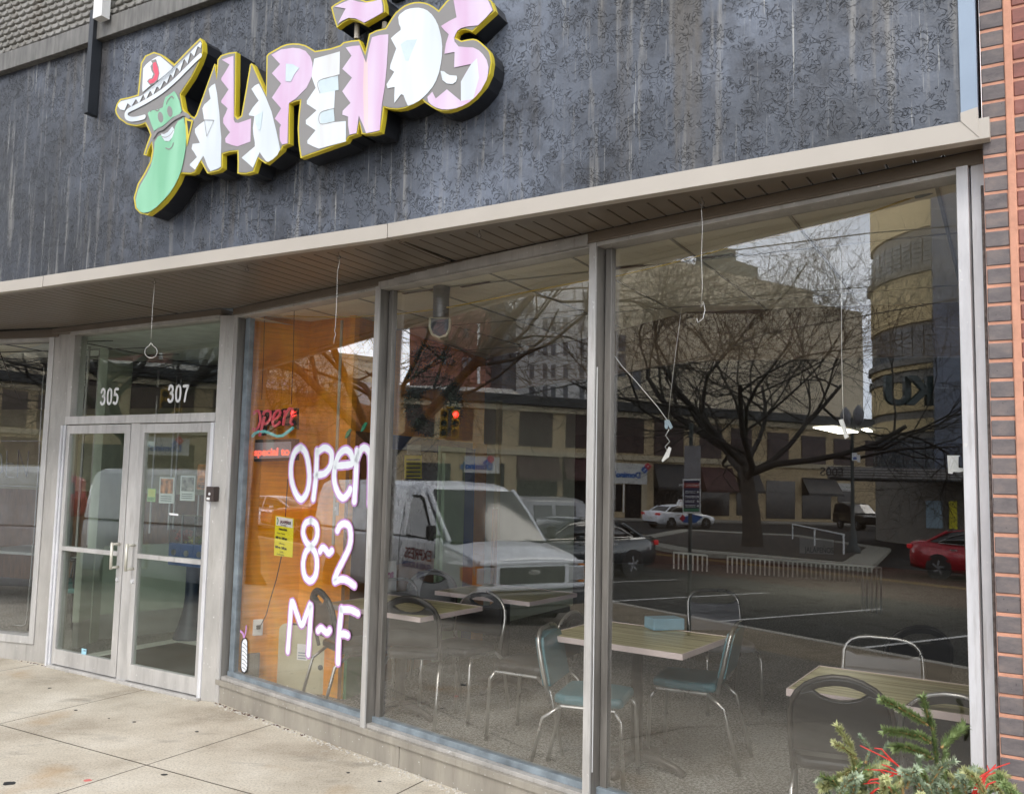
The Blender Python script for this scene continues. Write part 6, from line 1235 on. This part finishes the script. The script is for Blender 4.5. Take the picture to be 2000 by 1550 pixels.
# cab-height boxy trucks
def truck(name, loc, rz, paint, lab, cap=True, L=5.2):
    t_ = empty(name, loc, lab, 'truck' if cap else 'car', None, rz); W_ = .96; f = L/2
    def sec(w, zb, zt): return [(w*.95, zb), (w, zb+.15), (w, zt-.1), (w*.95, zt), (.02, zt+.01)]
    mb = MB(); loft([(-f, sec(W_*.97, .5, 1.12)), (-f+.1, sec(W_, .42, 1.15)), (f-1.7, sec(W_, .42, 1.15)), (f-1.4, sec(W_, .42, 1.1)), (f-.1, sec(W_*.97, .42, 1.02)), (f, sec(W_*.9, .5, .95))], mb); mb.build('body', paint, t_, smooth=False, bevel=.04)
    mb = MB(); loft([(-f+.02, [(W_*.93, 1.14), (W_*.84, 1.70), (W_*.7, 1.80), (.02, 1.84)]), (-f+.3, [(W_*.94, 1.14), (W_*.85, 1.78), (W_*.7, 1.88), (.02, 1.92)]), (f-2.9, [(W_*.94, 1.14), (W_*.84, 1.78), (W_*.7, 1.86), (.02, 1.9)]), (f-2.3, [(W_*.93, 1.14), (W_*.8, 1.70), (W_*.7, 1.76), (.02, 1.78)]), (f-1.5, [(W_*.9, 1.12), (W_*.85, 1.16), (W_*.7, 1.17), (.02, 1.18)])], mb); mb.build('cap' if cap else 'cabin', paint, t_, bevel=.03)
    for s in (-1, 1):
        for x0, x1 in ((-f+.45, -f+1.25), (-f+1.4, -f+2.1)): MB().prism([(x0, s*(W_*.925), 1.25), (x1, s*(W_*.925), 1.25), (x1, s*(W_*.86), 1.66), (x0, s*(W_*.86), 1.66)], (0, s*.015, 0)).build('side_window', cgl, t_, bevel=.0)
        for x in (-f+1.0, f-.95): wheel(t_, x, s*(W_-.1), .36)
        MB().box((-f-.01, s*.80, .95), (.06, .14, .34)).build('tail_light', lampr, t_, bevel=.02)
    MB().prism([(-f+.00, -.68, 1.2), (-f+.00, .68, 1.2), (-f+.02, .60, 1.68), (-f+.02, -.60, 1.68)], (-.02, 0, 0)).build('rear_window', cgl, t_); MB().box((-f-.1, 0, .55), (.2, 1.8, .16)).build('bumper', M['chrome'], t_, bevel=.03)
    MB().box((-f-.02, 0, .72), (.03, .4, .14)).build('number_plate', greyw, t_); return t_
truck('pickup_truck', ST(-20.5, 8.6, GZ), angT+math.pi, mat('paint_silver', (.22, .22, .23), .3, .4, var=.05, coat=.5), 'silver grey pickup with a windowed bed cap beyond the dark sedan')
sv = G(1680, 1034); truck('utility_car', sv, angS+.5, pk, 'black off-road car beyond the lamp post under the marquee', False, 4.4)
truck('utility_car', ST(-31.5, 7.5, GZ), angT+math.pi+.1, prd, 'dark red utility car with a lit tail lamp behind the mullion', False, 4.6)
# ------------------------------------------------------------------ THE WHITE VAN
van = empty('white_van', ST(-8.45, .62, -.40), 'white delivery van with red and blue door lettering filling the middle pane', 'van', None, angS)
VW = .99
def vs(w, zb, zt, wt): return [(w*.97, zb), (w, zb+.10), (w*1.0, .95), (w*.985, zt-.02), (wt, zt), (.02, zt+.02)]
mb = MB(); loft([(-5.55, vs(VW, .38, 1.22, VW*.93)), (-1.55, vs(VW, .38, 1.24, VW*.93)), (-1.05, vs(VW*.99, .40, 1.24, VW*.90)), (-.75, vs(VW*.98, .46, 1.19, VW*.86)), (-.25, vs(VW*.955, .50, 1.10, VW*.80)), (-.06, vs(VW*.93, .52, 1.04, VW*.78))], mb); mb.build('body', pw, van, smooth=False, bevel=.03, seg=3)
up = [(-5.55, .86, 1.24, 2.0), (-5.4, .90, 1.24, 2.08), (-2.1, .90, 1.24, 2.09), (-1.72, .87, 1.24, 2.03), (-1.62, .85, 1.24, 1.98)]
mb = MB(); loft([(x, [(VW*.97, zb), (w*1.02, zt-.25), (w*.96, zt-.08), (w*.80, zt), (.02, zt+.025)]) for x, w, zb, zt in up], mb); mb.build('cargo_roof', pw, van, smooth=False, bevel=.02)
# cab pillars, windshield, hood
for s in (-1, 1):
    MB().tube([(-.86, s*.86, 1.23), (-1.25, s*.84, 1.62), (-1.64, s*.79, 1.985)], [.035, .032, .04], 8).build('pillar', pw, van)
    MB().prism([(-1.70, s*.955, 1.22), (-.92, s*.950, 1.22), (-1.62, s*.870, 1.93), (-1.72, s*.862, 1.96)], (0, -s*.02, 0)).build('cab_side', pw, van)
    MB().prism([(-1.95, s*.955, 1.28), (-1.18, s*.950, 1.25), (-1.22, s*.945, 1.30), (-1.62, s*.888, 1.80), (-1.72, s*.885, 1.84), (-1.90, s*.885, 1.84), (-1.96, s*.89, 1.80)], (0, s*.016, 0)).build('side_window', cgl, van)
    MB().prism([(-1.99, s*.952, 1.25), (-1.13, s*.946, 1.22), (-1.60, s*.884, 1.84), (-1.70, s*.880, 1.88), (-1.95, s*.880, 1.88)], (0, s*.010, 0)).build('window_rubber', M['rubber'], van)
    MB().tube([(-1.02, s*.995, .55), (-1.03, s*.997, 1.2)], .006, 4).build('door_seam', M['rubber'], van); MB().tube([(-2.12, s*.995, .45), (-2.12, s*.99, 1.24), (-2.10, s*.90, 1.9)], .006, 4).build('door_seam', M['rubber'], van)
    MB().box((-.98, s*1.10, 1.36), (.08, .16, .20)).build('mirror', M['rubber'], van, bevel=.03); MB().tube([(-1.0, s*.93, 1.3), (-.98, s*1.08, 1.3)], .02, 6).build('mirror_arm', M['rubber'], van)
    MB().box((-.035, s*.80, .83), (.12, .30, .22)).build('headlight', lampw, van, bevel=.02); MB().prism([(-.02, s*.93, .70), (-.02, s*.955, .70), (-.34, s*.985, .74), (-.36, s*.985, .92), (-.02, s*.94, .95)], (.02, -s*.05, 0)).build('turn_signal', amber, van)
    MB().obox((-.02, s*.955, .70), (.03, 0, 0), (0, -s*.10, 0), (0, 0, .26)).build('turn_signal', amber, van)
    for x in (-.98, -4.5):
        wheel(van, x, s*.86, .37, .22); MB().lathe([(.43, 0), (.43, .012)], (x, s*.992-.006, .39), 'y', 24).build('wheel_arch', M['rubber'], van)
mb = MB(); ws = [(-.84, .84, 1.235), (-1.22, .80, 1.62), (-1.60, .74, 1.975)]
g_ = [[(x+.02+.06*(1-(y/w)**2), y, z) for y in [w*k/5 for k in range(-5, 6)]] for x, w, z in ws]; b = 0
for r in g_: mb.v += r
for i in range(2):
    for j in range(10): mb.f.append((i*11+j, i*11+j+1, (i+1)*11+j+1, (i+1)*11+j)); mb.m.append(0)
mb.build('windshield', cgl2, van, smooth=True)
for s in (-.55, .2): MB().tube([(-.80, s, 1.25), (-.86, s+.45, 1.30)], .010, 5).build('wiper', M['rubber'], van)
MB().box((-.83, 0, 1.225), (.16, 1.66, .03)).build('cowl', M['rubber'], van)
mb = MB(); loft([(-.84, [(.86, 1.10), (.86, 1.20), (.5, 1.245), (.02, 1.255)]), (-.40, [(.86, 1.02), (.86, 1.12), (.5, 1.18), (.02, 1.195)]), (-.02, [(.86, .96), (.87, 1.02), (.5, 1.07), (.02, 1.08)]), (.03, [(.84, .98), (.85, 1.0), (.5, 1.04), (.02, 1.05)])], mb); mb.build('hood', pw, van, smooth=False, bevel=.02)
MB().box((0, 0, .82), (.06, 1.32, .30)).build('grille_surround', pw, van, bevel=.02); MB().box((.012, 0, .82), (.06, 1.16, .24)).build('grille', M['black'], van, bevel=.02)
for zz in (.74, .82, .90): MB().box((.045, 0, zz), (.012, 1.12, .014)).build('grille_bar', M['rubber'], van)
MB().box((.02, 0, .99), (.05, 1.84, .05)).build('hood_lip', pw, van, bevel=.015); MB().box((.005, 0, .655), (.06, 1.90, .07)).build('front_valance', pw, van, bevel=.02)
mb = MB(); mb.lathe([(.10, 0), (.10, .012), (.085, .016)], (.044, 0, .855), 'x', 24)
for i in range(len(mb.v)): v_ = mb.v[i]; mb.v[i] = (v_[0], v_[1], .855+(v_[2]-.855)*.42)
mb.build('badge', M['chrome'], van)
MB().obox((-.10, -.98, .40), (.26, 0, 0), (0, 1.96, 0), (0, 0, .20)).build('bumper', mat('bumper_dark', (.035, .04, .045), .45), van, bevel=.035, seg=3); MB().box((.10, 0, .34), (.10, 1.2, .10)).build('air_dam', M['rubber'], van, bevel=.02)
MB().box((.165, .1, .50), (.01, .6, .12)).build('plate_recess', M['rubber'], van)
# lettering on the side of the van towards the shop
vl1 = mat('van_red', (.30, .02, .025), .4, var=0); vl2 = mat('van_blue', (.03, .06, .30), .4, var=0)
def vtext(s, x, z, size, m):
    ob = text('door_lettering', s, m, None, (0, 0, 0), (1, 0, 0), (0, 0, 1), size, .001, bold=.004)
    ob.parent = van; sd_ = -1
    # the kerb side: writing runs from rear to front or front to rear so that it reads properly from the walk
    side = -1 if ET.dot(Vector((math.cos(angS+math.pi/2), math.sin(angS+math.pi/2), 0))) > 0 else 1
    for v_ in ob.data.vertices:
        c = v_.co.copy(); v_.co = Vector((x+(c.x if side < 0 else -c.x), side*(VW+.012)-side*c.y*0, z+c.z))
    return ob
side = -1 if ET.dot(Vector((math.cos(angS+math.pi/2), math.sin(angS+math.pi/2), 0))) > 0 else 1; print('kerb side', side)
vtext('EXPRESS', -1.10, .93, .22, vl1); vtext('GLASS & SCREEN', -1.12, .80, .115, vl2); vtext('(517)', -1.3, .68, .10, vl2)
# ------------------------------------------------------------------ STREET FURNITURE
M['post'] = mat('post_dark', (.045, .055, .055), .5, .3)
def lamp(loc, lab, h=5.2):
    t_ = empty('street_lamp', loc, lab, 'street lamp', 'old style double lamps along the street')
    MB().lathe([(.28, 0), (.28, .3), (.16, .5), (.13, .9), (.075, 1.1), (.06, h-.6), (.09, h-.5), (.05, h-.4)], (0, 0, 0), 'z', 14).build('post', M['post'], t_, smooth=True)
    for s in (-1, 1):
        MB().tube([(0, 0, h-.6), (s*.25, 0, h-.35), (s*.48, 0, h-.5), (s*.48, 0, h-.3)], .03, 6).build('arm', M['post'], t_); MB().lathe([(.06, 0), (.17, .12), (.20, .45), (.14, .6), (.03, .75)], (s*.48, 0, h-.3), 'z', 12).build('lantern', mat('lantern_grey', (.20, .20, .22), .3) if 'lantern_grey' not in bpy.data.materials else bpy.data.materials['lantern_grey'], t_, smooth=True)
    MB().lathe([(.03, 0), (.05, .2), (.01, .5)], (0, 0, h-.4), 'z', 8).build('finial', M['post'], t_); t_.rotation_euler.z = angS+.5; return t_
lb_ = G(1666, 1088); lamp(lb_, 'dark double lamp post standing on the traffic island in the right-hand pane')
l2 = K(497, 980, 14); l2.z = -.35; lamp(l2, 'lamp post mirrored beside the open sign in the painted pane', 4.4)
_pp = lb_+(OM-lb_).normalized()*.25; _pn = empty('pole_notice', _pp, 'small white and blue notice fixed to the island lamp post', 'notice')
for (x0, y0, x1, y1, mm_) in ((1664, 884, 1674, 899, M['white']), (1666, 892, 1673, 897, dblue), (1674, 888, 1680, 902, M['white'])):
    _v = (OM-lb_); _v.z = 0; _v.normalize(); _o = _pp+_v*(.03 if mm_ is dblue else 0); WB().prism([onp2(x, y, _o, _v) for x, y in ((x0, y0), (x1, y0), (x1, y1), (x0, y1))], -_v*.01).build('small_sign', mm_, _pn)
# sign post with the parking notice
sp = G(1345, 1241, -.35); spn = (OM-sp); spn.z = 0; spn.normalize(); spe = Vector((spn.y, -spn.x, 0))
t_ = empty('parking_sign', sp, 'slim post with a dark parking notice and the grey back of a larger sign', 'sign')
MB().tube([(0, 0, 0), (0, 0, 3.0)], .03, 8).build('post', M['post'], t_)
k_ = (sp-OM).length
def spz(y): return onp2(1345, y, sp, spn).z+.35
def board(x0, y0, x1, y1, m, d, nme):
    P_ = [onp2(x, y, sp+spn*d, spn) for x, y in ((x0, y0), (x1, y0), (x1, y1), (x0, y1))]; WB().prism(P_, -spn*.006).build(nme, m, t_, bevel=0); return P_
board(1336, 870, 1368, 936, mat('sign_back_grey', (.25, .25, .27), .4, .3), .05, 'sign_back'); board(1333, 935, 1368, 1002, M['white'], .06, 'notice_board'); board(1335, 938, 1366, 999, mat('notice_navy', (.012, .02, .07), .4), .064, 'notice_face')
P_ = board(1335, 943, 1366, 952, vl1, .067, 'notice_band'); ln = sorted(P_[:2], key=lambda p: p.dot(-spe)); 
rd_ = V2(0, 0, 1).cross(spn) if True else spe
for i, (s, y) in enumerate((('PARKING TIPS', 950), ('METERED PARKING', 962), ('MON - FRI 8-6', 971), ('2 HOUR LIMIT', 980), ('FREE WEEKENDS', 989))):
    pL = onp2(1335.5, y, sp+spn*.07, spn); pR = onp2(1365.5, y, sp+spn*.07, spn); st_ = pL if pL.dot(rd_) < pR.dot(rd_) else pR
    if i == 0: text('notice_print', s, M['white'], t_, st_, rd_, (0, 0, 1), .045, .0006)
    else:
        for dy in (-2.2, .6): board(1338, y+dy-1, 1356+2*(i % 3), y+dy, M['white'], .068, 'notice_line')
        board(1361, y-3, 1364.5, y, M['white'], .068, 'notice_symbol')
board(1335, 993, 1366, 998, mat('notice_green', (.02, .22, .10), .5), .068, 'notice_foot')
# second slimmer post near the kerb lamp
# traffic signals on span wire
sigy = mat('signal_yellow', (.52, .32, .03), .5); redl = mat('signal_red', (.8, .05, .03), .3, emit=(1, .05, .03), es=7, var=0)
def signal(x, y, dep, lab, faces=True):
    c = K(x, y, dep); t_ = empty('traffic_signal', c, lab, 'traffic light', 'yellow traffic signals on a span wire'); tv = (OM-c); tv.z = 0; tv.normalize(); te_ = Vector((tv.y, -tv.x, 0))
    for k, off_ in enumerate((-.22, .22)):
        MB().obox(te_*(off_-.15)-tv*.1+V2(0, 0, -1.05), te_*.30, tv*.2, (0, 0, 1.1)).build('housing', sigy, t_, bevel=.03)
        for j in range(3):
            p = te_*off_+tv*.1+V2(0, 0, -.15-.35*j); MB().tube([p, p+tv*.03], .11, 14).build('lens', redl if (j == 0 and k == 1) else M['black'], t_); MB().tube([p+V2(0, 0, .02), p+tv*.16+V2(0, 0, .02)], .125, 12, cap=False).build('visor', sigy, t_)
    MB().box((0, 0, .12), (.5, .3, .06)).build('bracket', sigy, t_); MB().tube([(0, 0, .1), (0, 0, 1.2)], .03, 6).build('hanger', M['post'], t_)
signal(879, 802, 33, 'yellow signal showing red beside the wreath in the middle pane'); signal(562, 800, 33, 'yellow signal mirrored behind the open sign')
# span wires
cw = mat('cable_black', (.02, .02, .02), .6)
for i, (pts, dep, lab) in enumerate((([(760, 800), (1000, 775), (1190, 736), (1400, 690)], 30, 'lower overhead cable crossing the middle pane'), ([(1190, 520), (1500, 480), (1700, 455), (1880, 440)], 28, 'upper overhead cable crossing the sky in the right-hand pane'), ([(740, 640), (1000, 618), (1190, 600), (1700, 560)], 34, 'thin overhead cable across the gable'), ([(1190, 770), (1500, 650), (1890, 580)], 30, 'overhead cable crossing the curved tower'))):
    c = K(*pts[0], dep); t_ = empty('overhead_cable', c, lab, 'cable'); WB().tube([K(x, y, dep) for x, y in pts], .022, 5).build('cable', cw, t_)
# traffic island with low planting, rail and bollards
isl = [G(1215, 1060), G(1330, 1038), G(1560, 1050), G(1740, 1078), G(1700, 1118), G(1500, 1098), G(1330, 1084)]
tag(WB().prism([p+V2(0, 0, .0) for p in isl], (0, 0, .16)).build('traffic_island', mat('island_concrete', (.26, .25, .21), .9, var=.2), bevel=.02), 'kerbed traffic island', None, None, 'structure')
ci = sum(isl, Vector())/len(isl); tag(WB().prism([ci+(p-ci)*.82+V2(0, 0, .15) for p in isl], (0, 0, .03)).build('planting_bed', mat('bed_soil', (.035, .028, .02), .95, var=.4, vs=5)), 'dark planting bed', None, None, 'structure')
r0_, r1_ = G(1548, 1060), G(1648, 1092)
t_ = empty('guard_rail', r0_, 'low white pipe rail on the traffic island', 'rail')
for f_ in (0, .5, 1): q = r0_+(r1_-r0_)*f_; WB().tube([V2(q.x, q.y, GZ), V2(q.x, q.y, GZ+.9)], .035, 8).build('post', M['white'], t_)
WB().tube([V2(r0_.x, r0_.y, GZ+.88), V2(r1_.x, r1_.y, GZ+.88)], .03, 8).build('rail', M['white'], t_)
# ================================================================== EVERGREEN SPRAYS by the window foot
eg = empty('evergreen_arrangement', onz(1800, 1700, .0)*1, 'winter arrangement of spruce boughs and red twigs below the brick edge', 'plant')
base3 = O+ray(1815, 1700)*2.62; eg.location = (base3.x, base3.y, 0)
MB().lathe([(.16, 0), (.19, .02), (.24, .42), (.26, .46), (.22, .46), (.2, .40)], (0, 0, 0), 'z', 24).build('pot', mat('pot_dark', (.05, .045, .04), .7), eg, smooth=True)
nd = {}
for key, c0_, c1_ in (('a', (.10, .16, .05), (.27, .34, .13)), ('b', (.20, .27, .17), (.40, .47, .32)), ('c', (.30, .33, .13), (.52, .52, .26))):
    m, nt, n, l, b = nm('needles_'+key); l.new(ramp(n, l, tnoise(n, l, coords(n, l), 38, 3, .6), [(.3, c0_), (.7, c1_)]), b.inputs['Base Color']); b.inputs['Roughness'].default_value = .5; nd[key] = m
stem = mat('spruce_stem', (.30, .19, .07), .7, var=.2)
mbs = {k: WB() for k in 'abc'}; ms = WB(); rd = random.Random(4)
def bough2(P_, key, ln=.021, dens=900, w=.0034):
    dens *= 1.7; ln *= 1.12
    ms.tube(P_, [.0042*(1-.6*i/(len(P_)-1)) for i in range(len(P_))], 6)
    mb = mbs[key]
    for i in range(len(P_)-1):
        a, b_ = P_[i], P_[i+1]; L = (b_-a).length; t = (b_-a).normalized(); x = t.orthogonal().normalized(); y = t.cross(x)
        for k in range(int(dens*L)):
            an = rd.uniform(0, 2*math.pi); r = x*math.cos(an)+y*math.sin(an); p = a+(b_-a)*rd.random(); l_ = ln*rd.uniform(.75, 1.15); d = (r*1.0+t*rd.uniform(.55, 1.1)+V2(0, 0, rd.uniform(0, .25))).normalized(); s = d.cross(t); s.normalize(); up_ = s.cross(d)*w*.6
            q = p+d*l_; mid = p+d*l_*.55+t*.0015
            mb.mesh([p-s*w*.5, p+s*w*.5, mid+s*w*.62+up_, q, mid-s*w*.62+up_], [(0, 1, 2, 4), (4, 2, 3)])
def ep(x, y, dep): return O+ray(x, y)*dep
def spray(pts, d0, d1, key, ln=.021, dens=900, jit=0):
    n_ = len(pts); bough2([ep(x, y, d0+(d1-d0)*i/(n_-1)) for i, (x, y) in enumerate(pts)], key, ln, dens)
# leader and its side shoots
spray([(1850, 1600), (1840, 1540), (1833, 1500), (1826, 1460), (1822, 1420)], 2.72, 2.74, 'a', .017, 1500); spray([(1822, 1425), (1812, 1395), (1802, 1362)], 2.74, 2.74, 'a', .022, 1500)
spray([(1812, 1415), (1780, 1395), (1750, 1378), (1722, 1366)], 2.74, 2.70, 'a', .022, 1400); spray([(1818, 1450), (1796, 1436), (1760, 1430), (1728, 1427)], 2.74, 2.70, 'a', .023, 1500)
spray([(1822, 1480), (1795, 1468), (1770, 1458), (1748, 1460)], 2.72, 2.68, 'a', .023, 1500); spray([(1838, 1460), (1850, 1445), (1868, 1430), (1882, 1418)], 2.74, 2.78, 'a', .025, 1700); spray([(1835, 1510), (1846, 1488), (1848, 1466)], 2.74, 2.8, 'a', .018, 1000)
# left group
spray([(1675, 1560), (1672, 1500), (1660, 1455), (1636, 1418)], 2.66, 2.66, 'c', .020, 1400); spray([(1672, 1480), (1652, 1462), (1630, 1452)], 2.66, 2.64, 'c', .018, 1200); spray([(1672, 1498), (1650, 1512), (1625, 1528), (1606, 1538)], 2.64, 2.58, 'c', .022, 1500)
spray([(1690, 1490), (1700, 1462), (1682, 1438)], 2.74, 2.76, 'b', .016, 1100); spray([(1700, 1500), (1722, 1470), (1735, 1452)], 2.74, 2.76, 'b', .018, 1200); spray([(1640, 1560), (1642, 1535), (1640, 1515)], 2.62, 2.62, 'c', .018, 1200)
spray([(1792, 1570), (1790, 1520), (1795, 1482)], 2.60, 2.60, 'b', .021, 1600)
for x0, x1, y, k in ((1680, 1730, 1500, 'c'), (1700, 1745, 1520, 'b'), (1740, 1790, 1515, 'c'), (1860, 1905, 1508, 'b'), (1850, 1920, 1530, 'a')): spray([(x0, y+30), ((x0+x1)/2, y+5), (x1, y-6)], 2.6, 2.66, k, .020, 1300)
spray([(1870, 1560), (1895, 1530), (1925, 1518), (1962, 1512)], 2.66, 2.70, 'c', .022, 1400); spray([(1850, 1540), (1872, 1508), (1900, 1503), (1915, 1506)], 2.70, 2.74, 'c', .020, 1300)
for i in range(70):
    x = rd.uniform(1625, 1985); y = rd.uniform(1508, 1610) + (12 if x > 1940 else 0); a = rd.uniform(-.9, .9); L = rd.uniform(35, 70); dp = rd.uniform(2.42, 2.8)
    spray([(x, y+20), (x+math.sin(a)*L*.5, y-L*.25), (x+math.sin(a)*L, y-L*.42)], dp, dp+rd.uniform(-.06, .04), rd.choice('aabbc'), .020, 1150)
for k in 'abc': mbs[k].build('needles', nd[k], eg, fix=False)
ms.build('stems', stem, eg)
rt = mat('red_twig', (.50, .028, .02), .4, var=.2); mb = WB()
for L in ([(1800, 1545), (1775, 1512), (1745, 1487), (1715, 1472), (1680, 1455)], [(1790, 1530), (1760, 1500), (1738, 1480), (1722, 1462), (1708, 1460)], [(1790, 1522), (1755, 1512), (1725, 1503), (1690, 1502)], [(1745, 1512), (1738, 1516), (1720, 1505)], [(1770, 1512), (1750, 1505), (1735, 1496), (1722, 1492)], [(1760, 1560), (1735, 1535), (1710, 1527), (1685, 1530)], [(1700, 1550), (1712, 1540), (1732, 1532)], [(1730, 1518), (1700, 1522), (1694, 1528)],
    [(1900, 1560), (1912, 1530), (1925, 1510), (1940, 1500), (1972, 1489)], [(1905, 1555), (1912, 1525), (1922, 1512), (1932, 1504), (1928, 1494)], [(1912, 1550), (1918, 1525), (1930, 1512), (1944, 1508)], [(1918, 1550), (1930, 1530), (1945, 1525)], [(1895, 1560), (1908, 1530), (1915, 1515), (1935, 1503), (1945, 1492)], [(1905, 1560), (1920, 1534), (1926, 1515)]):
    mb.tube([ep(x, y, 2.52+.0006*i_*0) for i_, (x, y) in enumerate(L)], [.0036*(1-.55*i/(len(L)-1)) for i in range(len(L))], 6)
mb.build('red_twigs', rt, eg, smooth=True)
# litter and gum on the walk
gum = mat('gum_black', (.02, .02, .022), .7)
for i, (x, y, r, c, lb_) in enumerate(((17, 1529, .035, gum, 'large dark gum spot at the lower left'), (171, 1523, .022, mat('gum_pink', (.65, .18, .16), .6), 'pink chewing gum spot near a slab joint'), (148, 1386, .014, gum, 'dark fleck right before the left door leaf'), (97, 1343, .013, gum, 'dark fleck beside the pilaster foot'), (262, 1409, .014, gum, 'dark fleck below the right door leaf'), (384, 1428, .014, gum, 'dark fleck before the door pilaster'), (321, 1512, .018, gum, 'dark fleck beside the crossing slab joints'), (680, 1508, .012, gum, 'dark fleck by the kick plate of the painted pane'), (741, 1525, .012, gum, 'dark fleck by the kick plate near the middle pane'), (213, 1402, .008, gum, 'tiny dark speck before the doors'))):
    p = onz(x, y, .001); t_ = empty('gum_spot', p, lb_, 'gum'); MB().prism([V2(r*math.cos(a)*random.uniform(.7, 1.2), r*math.sin(a)*random.uniform(.6, 1.0)) for a in [k*math.pi/6 for k in range(12)]], (0, 0, .0015)).build('spot', c, t_)
# crumbled mortar line along the foot of the shopfront
mb = WB(); rd = random.Random(9)
def crumbs(a, b_, n_, w):
    for k in range(n_):
        p = a+(b_-a)*rd.random()+V2(rd.gauss(0, w), -abs(rd.gauss(0, w))-.012, 0); s = rd.uniform(.003, .011); mb.box((p.x, p.y, s*.25), (s*rd.uniform(.8, 2), s, s*.5), 0, rd.uniform(0, 3))
crumbs(PD+ED*-2.4, PD, 180, .018); crumbs(PW, Wp(3.2, 0), 420, .02)
cb_ = mb.build('crumbled_mortar', mat('crumb_white', (.55, .52, .47), .9, var=.3, vs=50)); tag(cb_, 'pale crumbled mortar along the foot of the shopfront', 'debris', None, 'stuff')
mb = WB(); crumbs(PD+ED*-2.4, PD, 60, .006); crumbs(PW, Wp(1.2, 0), 60, .006); tag(mb.build('dark_grit', mat('grit_dark', (.09, .045, .04), .9)), 'dark reddish grit in the gap under the frames', 'debris', None, 'stuff')
